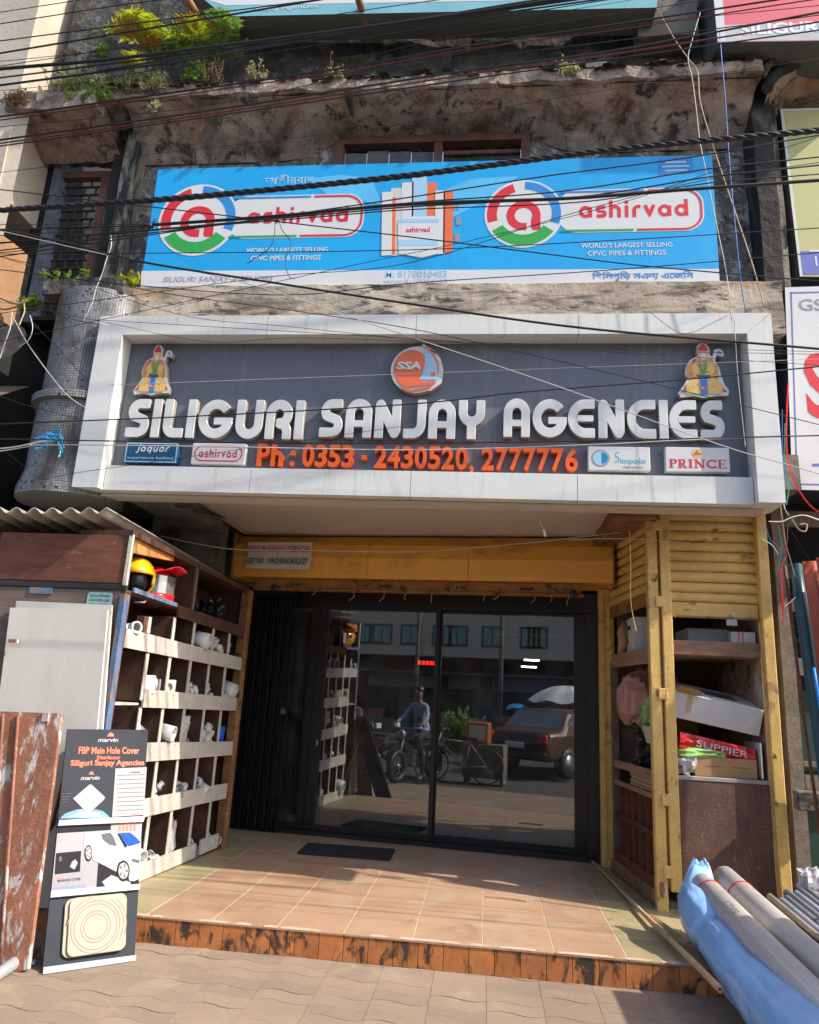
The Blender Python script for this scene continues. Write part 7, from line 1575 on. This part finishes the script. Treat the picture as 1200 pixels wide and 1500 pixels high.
# tangle right of the sign
for k, (pts, r, mt, lb) in enumerate((
 ([(1150, 815), (1144, 840), (1146, 880), (1148, 912)], .004, M_wirer, 'left strand of the hanging red wire pair'),
 ([(1140, 828), (1144, 850), (1148, 885), (1147, 915)], .004, M_wirer, 'right strand of the hanging red wire pair'),
 ([(1155, 560), (1152, 640), (1158, 690), (1175, 725), (1200, 750), (1260, 775)], .006, M_wirer, 'red cable running from the frame corner to the right'),
 ([(1150, 620), (1150, 680), (1156, 710), (1152, 740)], .004, M_wireg, 'green wire at the left side of the GS sign'),
 ([(1146, 600), (1147, 660), (1153, 712)], .003, M_cableb, 'blue green wire beside the frame'),
 ([(1122, 770), (1128, 790), (1138, 800), (1146, 820)], .004, M_cableb, 'blue wire in the tangle beside the yellow post'),
 ([(1116, 790), (1130, 798), (1140, 812)], .004, M_wireg, 'green wire in the tangle beside the yellow post'),
 ([(1130, 765), (1134, 790), (1142, 808), (1152, 800), (1154, 770)], .004, mat('brown_red_wire', (.2, .04, .04), .5), 'brown red looped wire in the tangle'),
 ([(1126, 764), (1145, 764), (1160, 758), (1178, 755), (1200, 762)], .005, M_cablew, 'pale bunched wires running right from the tangle'),
 ([(1160, 760), (1170, 775), (1180, 778), (1182, 768), (1172, 768)], .006, M_cableg, 'buff knot of cord in the tangle'),
 ([(1147, 728), (1150, 745), (1156, 755)], .004, M_cablew, 'short white wire under the frame corner'),
 ([(1143, 735), (1150, 790), (1158, 820), (1165, 845)], .0035, M_cableg, 'buff wire falling to the corrugated sheets'),
 ([(1152, 765), (1170, 795), (1185, 818)], .002, M_cable, 'thin dark wire falling to the red sheet'),
 ([(1140, 770), (1145, 800), (1139, 838)], .003, M_wireg, 'thin green wire beside the red pair'),
 ([(1165, 875), (1158, 882), (1150, 888)], .003, M_cablew, 'short pale wire stub by the teal sheet'))): loose(pts, 5.45, r, mt, lb, sides=5)
# tangle at the left edge
for k, (pts, r, mt, lb) in enumerate((
 ([(-20, 425), (10, 440), (28, 445), (40, 440)], .012, M_cableg, 'thick buff cable end at the left edge'),
 ([(-30, 430), (0, 452), (22, 450), (34, 444)], .008, M_post_r, 'brown stick like cable at the left edge'),
 ([(34, 440), (36, 455), (30, 472), (28, 476)], .006, mat('yellowish_strap', (.5, .4, .15), .5), 'yellowish strap hanging from the left tangle'),
 ([(18, 455), (15, 480), (8, 500), (0, 525)], .0045, M_cablew, 'grey wire dropping to the left edge'),
 ([(12, 455), (22, 470), (45, 510), (95, 575), (130, 600)], .0035, M_cablew, 'grey wire falling across the mosaic bay'),
 ([(28, 508), (42, 498), (48, 480), (44, 462)], .0035, M_cablew, 'curled pale wire left of the mosaic bay'),
 ([(50, 475), (80, 505), (110, 538), (128, 557)], .0028, M_cable, 'dark line crossing the upper mosaic bay'),
 ([(60, 450), (100, 466), (148, 476)], .003, M_cable, 'dark line near the top of the mosaic bay'),
 ([(0, 580), (40, 594), (90, 607), (120, 615)], .0025, M_cable, 'thin line across the lower mosaic bay'),
 ([(-30, 660), (20, 655), (55, 648), (75, 645)], .005, M_cablew, 'pale cord reaching the blue plastic strip'))): loose(pts, 4.95, r, mt, lb, sides=5)

# ================================================================ the other side of the street, mirrored in the door
def wheel(o, c, r, w_, ax='X', tyre=M_blk):
    R_ = Matrix.Rotation(PI/2, 4, 'Y') if ax == 'X' else Matrix.Rotation(PI/2, 4, 'X'); M = Matrix.Translation(c) @ R_
    t = MB().lathe([(r*.72, -w_/2), (r*.94, -w_/2), (r, -w_*.3), (r, w_*.3), (r*.94, w_/2), (r*.72, w_/2), (r*.72, -w_/2)], M, 28).build('wheel', tyre, o)
    h = MB(); h.lathe([(0, -w_*.4), (r*.14, -w_*.4), (r*.14, w_*.4), (0, w_*.4)], M, 12); h.lathe([(r*.66, -w_*.3), (r*.72, -w_*.3), (r*.72, w_*.3), (r*.66, w_*.3)], M, 28)
    for k in range(10): a = k*PI/5; h.tube([M @ Vector((r*.1*math.cos(a), r*.1*math.sin(a), 0)), M @ Vector((r*.7*math.cos(a), r*.7*math.sin(a), 0))], r*.018, 4)
    h.build('rim', M_steel, t)
def motorbike(cx, cy, rz, mt, label):
    o = thing('motorcycle', (cx, cy, 0), label, 'motorcycle', 'motorcycles parked across the pavement', rz); W = WM[o.name]
    def Pm(x, y, z): return W @ Vector((x, y, z))
    for y in (-.62, .62):
        R_ = W @ Matrix.Translation((0, y, .29)) @ Matrix.Rotation(PI/2, 4, 'Y')
        t = MB().lathe([(.2, -.05), (.27, -.05), (.29, -.02), (.29, .02), (.27, .05), (.2, .05), (.2, -.05)], R_, 26).build('wheel', M_blk, o)
        h = MB(); h.lathe([(0, -.05), (.05, -.05), (.05, .05), (0, .05)], R_, 10)
        for k in range(8): a = k*PI/4; h.tube([R_ @ Vector((0, 0, 0)), R_ @ Vector((.2*math.cos(a), .2*math.sin(a), 0))], .008, 4)
        h.build('rim', M_steel, t)
    MB().grid(lambda u, v: Pm(.15*math.sin(PI*u)*math.cos(2*PI*v)*1.0, .12+.3*(u-.5)*1.4, .78+.13*math.sin(PI*u)*math.sin(2*PI*v)), 14, 14).build('tank', mt, o)
    MB().box((-.12, -.55, .74), (.12, .02, .82), W, .03).build('seat', M_blk, o)
    MB().box((-.12, -.18, .25), (.12, .22, .55), W, .04).build('engine', M_steel, o)
    m = MB(); m.tube([Pm(0, .62, .29), Pm(0, .42, .88)], .03, 8); m.tube([Pm(-.34, .34, .98), Pm(-.15, .42, .96), Pm(.15, .42, .96), Pm(.34, .34, .98)], .016, 8); m.build('handlebar', M_steel, o)
    m = MB(); m.tube([Pm(0, .4, .8), Pm(0, 0, .6), Pm(0, -.62, .3)], .03, 6); m.tube([Pm(0, -.2, .3), Pm(0, -.6, .72)], .02, 6); m.build('frame_tube', M_blk, o)
    MB().lathe([(0, 0), (.08, 0), (.09, .06), (.05, .12), (0, .13)], W @ Matrix.Translation((0, .58, .85)) @ Matrix.Rotation(PI/2, 4, 'X'), 16).build('headlight', M_steel, o)
    m = MB(); m.grid(lambda u, v: Pm((v-.5)*.14, .62+.34*math.cos(PI*(.15+.6*u)), .29+.34*math.sin(PI*(.15+.6*u))), 12, 3); m.grid(lambda u, v: Pm((v-.5)*.14, -.62+.34*math.cos(PI*(.25+.6*u)), .29+.34*math.sin(PI*(.25+.6*u))), 12, 3); m.build('mudguard', mt, o)
    for s in (-1, 1): m = MB(); m.tube([Pm(s*.2, .38, .97), Pm(s*.26, .34, 1.12)], .006, 5); m.box((s*.26-.05, .33, 1.1), (s*.26+.05, .345, 1.17), W, .008); m.build('mirror', M_blk, o)
    return o
motorbike(-2.75, 1.15, rad(15), M_helmk, 'black motorcycle under the rider in the blue shirt')
motorbike(-4.0, 1.0, rad(60), M_red, 'red motorcycle parked left of the rider')
def person(cx, cy, rz):
    o = thing('person', (cx, cy, 0), 'person in a light blue shirt sitting on the black motorcycle, seen in the glass', 'person', None, rz); W = WM[o.name]
    me = bpy.data.meshes.new('body'); V = [((0, -.15, .93), .13), ((0, -.12, 1.1), .125), ((0, -.06, 1.28), .14), ((0, -.02, 1.38), .11), ((0, 0, 1.46), .05), ((0, .02, 1.56), .085), ((0, .02, 1.66), .09),
      ((.17, -.03, 1.37), .055), ((.27, .1, 1.15), .045), ((.3, .33, 1.04), .034), ((-.17, -.03, 1.37), .055), ((-.27, .1, 1.15), .045), ((-.3, .33, 1.04), .034),
      ((.11, -.1, .88), .1), ((.19, .28, .78), .075), ((.2, .12, .42), .052), ((.2, .08, .12), .04), ((.21, .24, .06), .04), ((-.11, -.1, .88), .1), ((-.19, .28, .78), .075), ((-.2, .12, .42), .052), ((-.2, .08, .12), .04), ((-.21, .24, .06), .04)]
    E = [(0,1),(1,2),(2,3),(3,4),(4,5),(5,6),(3,7),(7,8),(8,9),(3,10),(10,11),(11,12),(0,13),(13,14),(14,15),(15,16),(16,17),(0,18),(18,19),(19,20),(20,21),(21,22)]
    me.from_pydata([v[0] for v in V], E, []); ob = bpy.data.objects.new('tmp', me); COL.objects.link(ob); sk = ob.modifiers.new('s', 'SKIN')
    for i, v in enumerate(V): me.skin_vertices[0].data[i].radius = (v[1], v[1]*.9)
    me.skin_vertices[0].data[0].use_root = True; ob.modifiers.new('u', 'SUBSURF').levels = 2
    dg = bpy.context.evaluated_depsgraph_get(); dg.update(); bm_ = bpy.data.meshes.new_from_object(ob.evaluated_get(dg)); bpy.data.objects.remove(ob)
    for m_ in (mat('blue_shirt', (.25, .36, .55), .8, var=.1), mat('dark_trousers', (.03, .03, .035), .8), mat('skin', (.28, .15, .1), .55, var=.05)): bm_.materials.append(m_)
    for p in bm_.polygons:
        c = p.center; p.use_smooth = True; p.material_index = 1 if c.z < .93 and abs(c.x) < .26 and c.z > .1 else (2 if (c.z > 1.44 or (abs(c.x) > .27 and c.y > .16) or c.z <= .1) else 0)
    b = bpy.data.objects.new('body', bm_); COL.objects.link(b); b.parent = o; WM[b.name] = W
    MB().grid(lambda u, v: W @ Vector((.1*math.cos(2*PI*u)*math.cos(PI/2*v), .0+.105*math.sin(2*PI*u)*math.cos(PI/2*v), 1.66+.1*math.sin(PI/2*v))), 16, 6).build('hair', M_helmk, o)
    for s in (-1, 1):
        MB().lathe([(0, -.012), (.011, 0), (0, .012)], W @ Matrix.Translation((s*.032, .105, 1.655)), 8).build('eye', M_blk, o)
        for k in range(5): m = MB(); bx_ = s*.3+(k-2)*.012*s; m.tube([W @ Vector((bx_, .34, 1.045)), W @ Vector((bx_, .39, 1.04)), W @ Vector((bx_, .40, 1.01)), W @ Vector((bx_, .37, .995))], [.009, .0085, .008, .006], 6); m.build('finger', MATS['skin'], o)
    MB().tube([W @ Vector((0, .11, 1.66)), W @ Vector((0, .135, 1.625)), W @ Vector((0, .115, 1.62))], [.008, .014, .01], 8).build('nose', MATS['skin'], o)
person(-2.75, 1.1, rad(15))
# bicycle
bc = thing('bicycle', (-1.95, 1.0, 0), 'bicycle parked right of the rider, seen in the glass', 'bicycle', None, rad(75)); Wb = WM[bc.name]
for y in (-.52, .52):
    R_ = Wb @ Matrix.Translation((0, y, .33)) @ Matrix.Rotation(PI/2, 4, 'Y'); t = MB().lathe([(.31, -.015), (.33, 0), (.31, .015), (.30, 0), (.31, -.015)], R_, 30).build('wheel', M_blk, bc); h = MB(); [h.tube([R_ @ Vector((0, 0, 0)), R_ @ Vector((.3*math.cos(k*.52), .3*math.sin(k*.52), 0))], .002, 3) for k in range(12)]; h.build('spokes', M_steel, t)
m = MB()
for a, b in (((0, -.52, .33), (0, -.1, .3)), ((0, -.1, .3), (0, .38, .75)), ((0, -.1, .3), (0, -.22, .8)), ((0, -.2, .75), (0, .36, .78)), ((0, -.52, .33), (0, -.2, .72)), ((0, .52, .33), (0, .36, .9))): m.tube([Wb @ Vector(a), Wb @ Vector(b)], .016, 6)
m.build('frame_tube', M_grey, bc); MB().tube([Wb @ Vector((-.26, .28, .98)), Wb @ Vector((0, .36, .92)), Wb @ Vector((.26, .28, .98))], .012, 6).build('handlebar', M_steel, bc); MB().box((-.07, -.34, .8), (.07, -.12, .85), Wb, .02).build('saddle', M_blk, bc)
# stand with orange box and plant
sb = thing('street_stand', (-1.55, .55, 0), 'low grey stand with an orange box on top, seen in the glass', 'stand'); MB().box((-1.95, .35, .1), (-1.15, .75, .72), ch=.01).build('stand_body', M_conc, sb)
for x_ in (-1.92, -1.22): MB().box((x_, .38, 0), (x_+.06, .72, .1)).build('foot', M_conc, sb)
ox = thing('orange_box', (-1.68, .55, .72), 'orange box with a pale square face standing on the grey stand', 'box'); MB().box((-1.9, .42, .722), (-1.46, .7, 1.12), ch=.02).build('case', M_potter, ox); MB().box((-1.84, .701, .78), (-1.52, .708, 1.06)).build('face', M_cardw, ox)
bush(Vector((-2.2, .1, .45)), (.25, .2, .25), 60, 14, .11, M_leaf, 'leafy green shrub across the pavement, seen in the glass', name='shrub', hgt=.8, cat='shrub', group=None)
# umbrella and blue tarp
um = thing('umbrella', (-.5, -4.0, 0), 'pale street umbrella on a thin pole, seen in the glass', 'umbrella'); m = MB(); m.grid(lambda u, v: Vector((-.5+1.0*v*math.cos(2*PI*u), -4+1.0*v*math.sin(2*PI*u), 2.0-.42*v*v-.04*math.cos(16*PI*u)*v)), 48, 6); m.build('canopy', mat('pale_canopy', (.6, .6, .62), .7), um); MB().tube([(-.5, -4, 0), (-.5, -4, 2.0)], .02, 8).build('pole', M_steel, um)
m = MB(); m.grid(lambda u, v: Vector((-2.0+1.3*u, -4.4+.7*v, 1.45-.3*abs(v-.5)+.1*math.sin(u*9)*v)), 20, 8); tag(m.build('blue_tarp', M_bluefilm), 'crumpled bright blue tarpaulin over a cart, seen in the glass', 'tarpaulin')
tag(MB().box((-2.0, -4.3, .3), (-.8, -3.8, 1.1), ch=.03).build('cart_body', M_ply), 'brown cart under the blue tarpaulin', 'cart')
# car
def car(cx, cy, rz, mt, label):
    o = thing('parked_car', (cx, cy, 0), label, 'car', None, rz); W = WM[o.name]
    pr = [(-2.0, .35), (-2.05, .7), (-1.95, .95), (-1.5, 1.0), (-1.1, 1.4), (.3, 1.45), (.95, 1.05), (1.8, .92), (2.0, .7), (2.0, .35)]
    m = MB(); n = len(pr)
    rows_ = [(-.8, .9), (-.85, 1.0), (.85, 1.0), (.8, .9)]
    m.add([W @ Vector((p[0], y*(1 if p[1] < 1.2 else .82), p[1])) for y in (-.82, .82) for p in pr], [tuple(range(n)), tuple(range(n, 2*n))[::-1]]+[(i, (i+1) % n, (i+1) % n+n, i+n) for i in range(n)]); b = m.build('body', mt, o); bv = b.modifiers.new('b', 'BEVEL'); bv.width = .13; bv.segments = 5; bv.limit_method = 'ANGLE'
    for s_ in (-1, 1): MB().box((s_*2.03-.05, -.8, .38), (s_*2.03+.05, .8, .55), W, .04).build('bumper', M_blk, o)
    MB().box((-2.1, -.25, .6), (-2.06, .25, .72), W, .01).build('number_plate', M_white, o)
    MB().box((-1.3, -.84, .72), (1.3, -.825, .76), W).build('side_trim', M_blk, o)
    for s in (-1, 1):
        m = MB(); m.add([W @ Vector(v) for v in ((-1.0, s*.75, 1.34), (-1.35, s*.80, 1.03), (.75, s*.80, 1.06), (.25, s*.73, 1.38))], [(0, 1, 2, 3)]); m.build('side_window', M_visor, o)
        for x in (-1.3, 1.25): 
            M = W @ Matrix.Translation((x, s*.78, .32)) @ Matrix.Rotation(PI/2, 4, 'X'); t = MB().lathe([(.2, -.1), (.3, -.1), (.32, 0), (.3, .1), (.2, .1)], M, 24).build('wheel', M_blk, o); MB().lathe([(0, -.09), (.2, -.09), (.2, .09), (0, .09)], M, 16).build('rim', M_steel, t)
    m = MB(); m.add([W @ Vector(v) for v in ((-1.16, -.66, 1.36), (-1.16, .66, 1.36), (-1.5, .74, 1.02), (-1.5, -.74, 1.02))], [(0, 1, 2, 3)]); m.build('rear_window', M_visor, o)
    for s in (-1, 1): MB().box((-2.07, s*.72-.09, .72), (-1.98, s*.72+.09, .9), W, .02).build('tail_light', M_red, o); MB().box((1.95, s*.6-.14, .68), (2.02, s*.6+.14, .82), W, .02).build('headlight', M_white, o)
car(-.3, -2.9, rad(-62), mat('brown_orange_paint', (.09, .05, .03), .3, .2), 'brown orange car parked before the umbrella, seen in the glass')
car(-7.2, -4.2, rad(5), M_helmk, 'black car parked on the far left, seen in the glass')
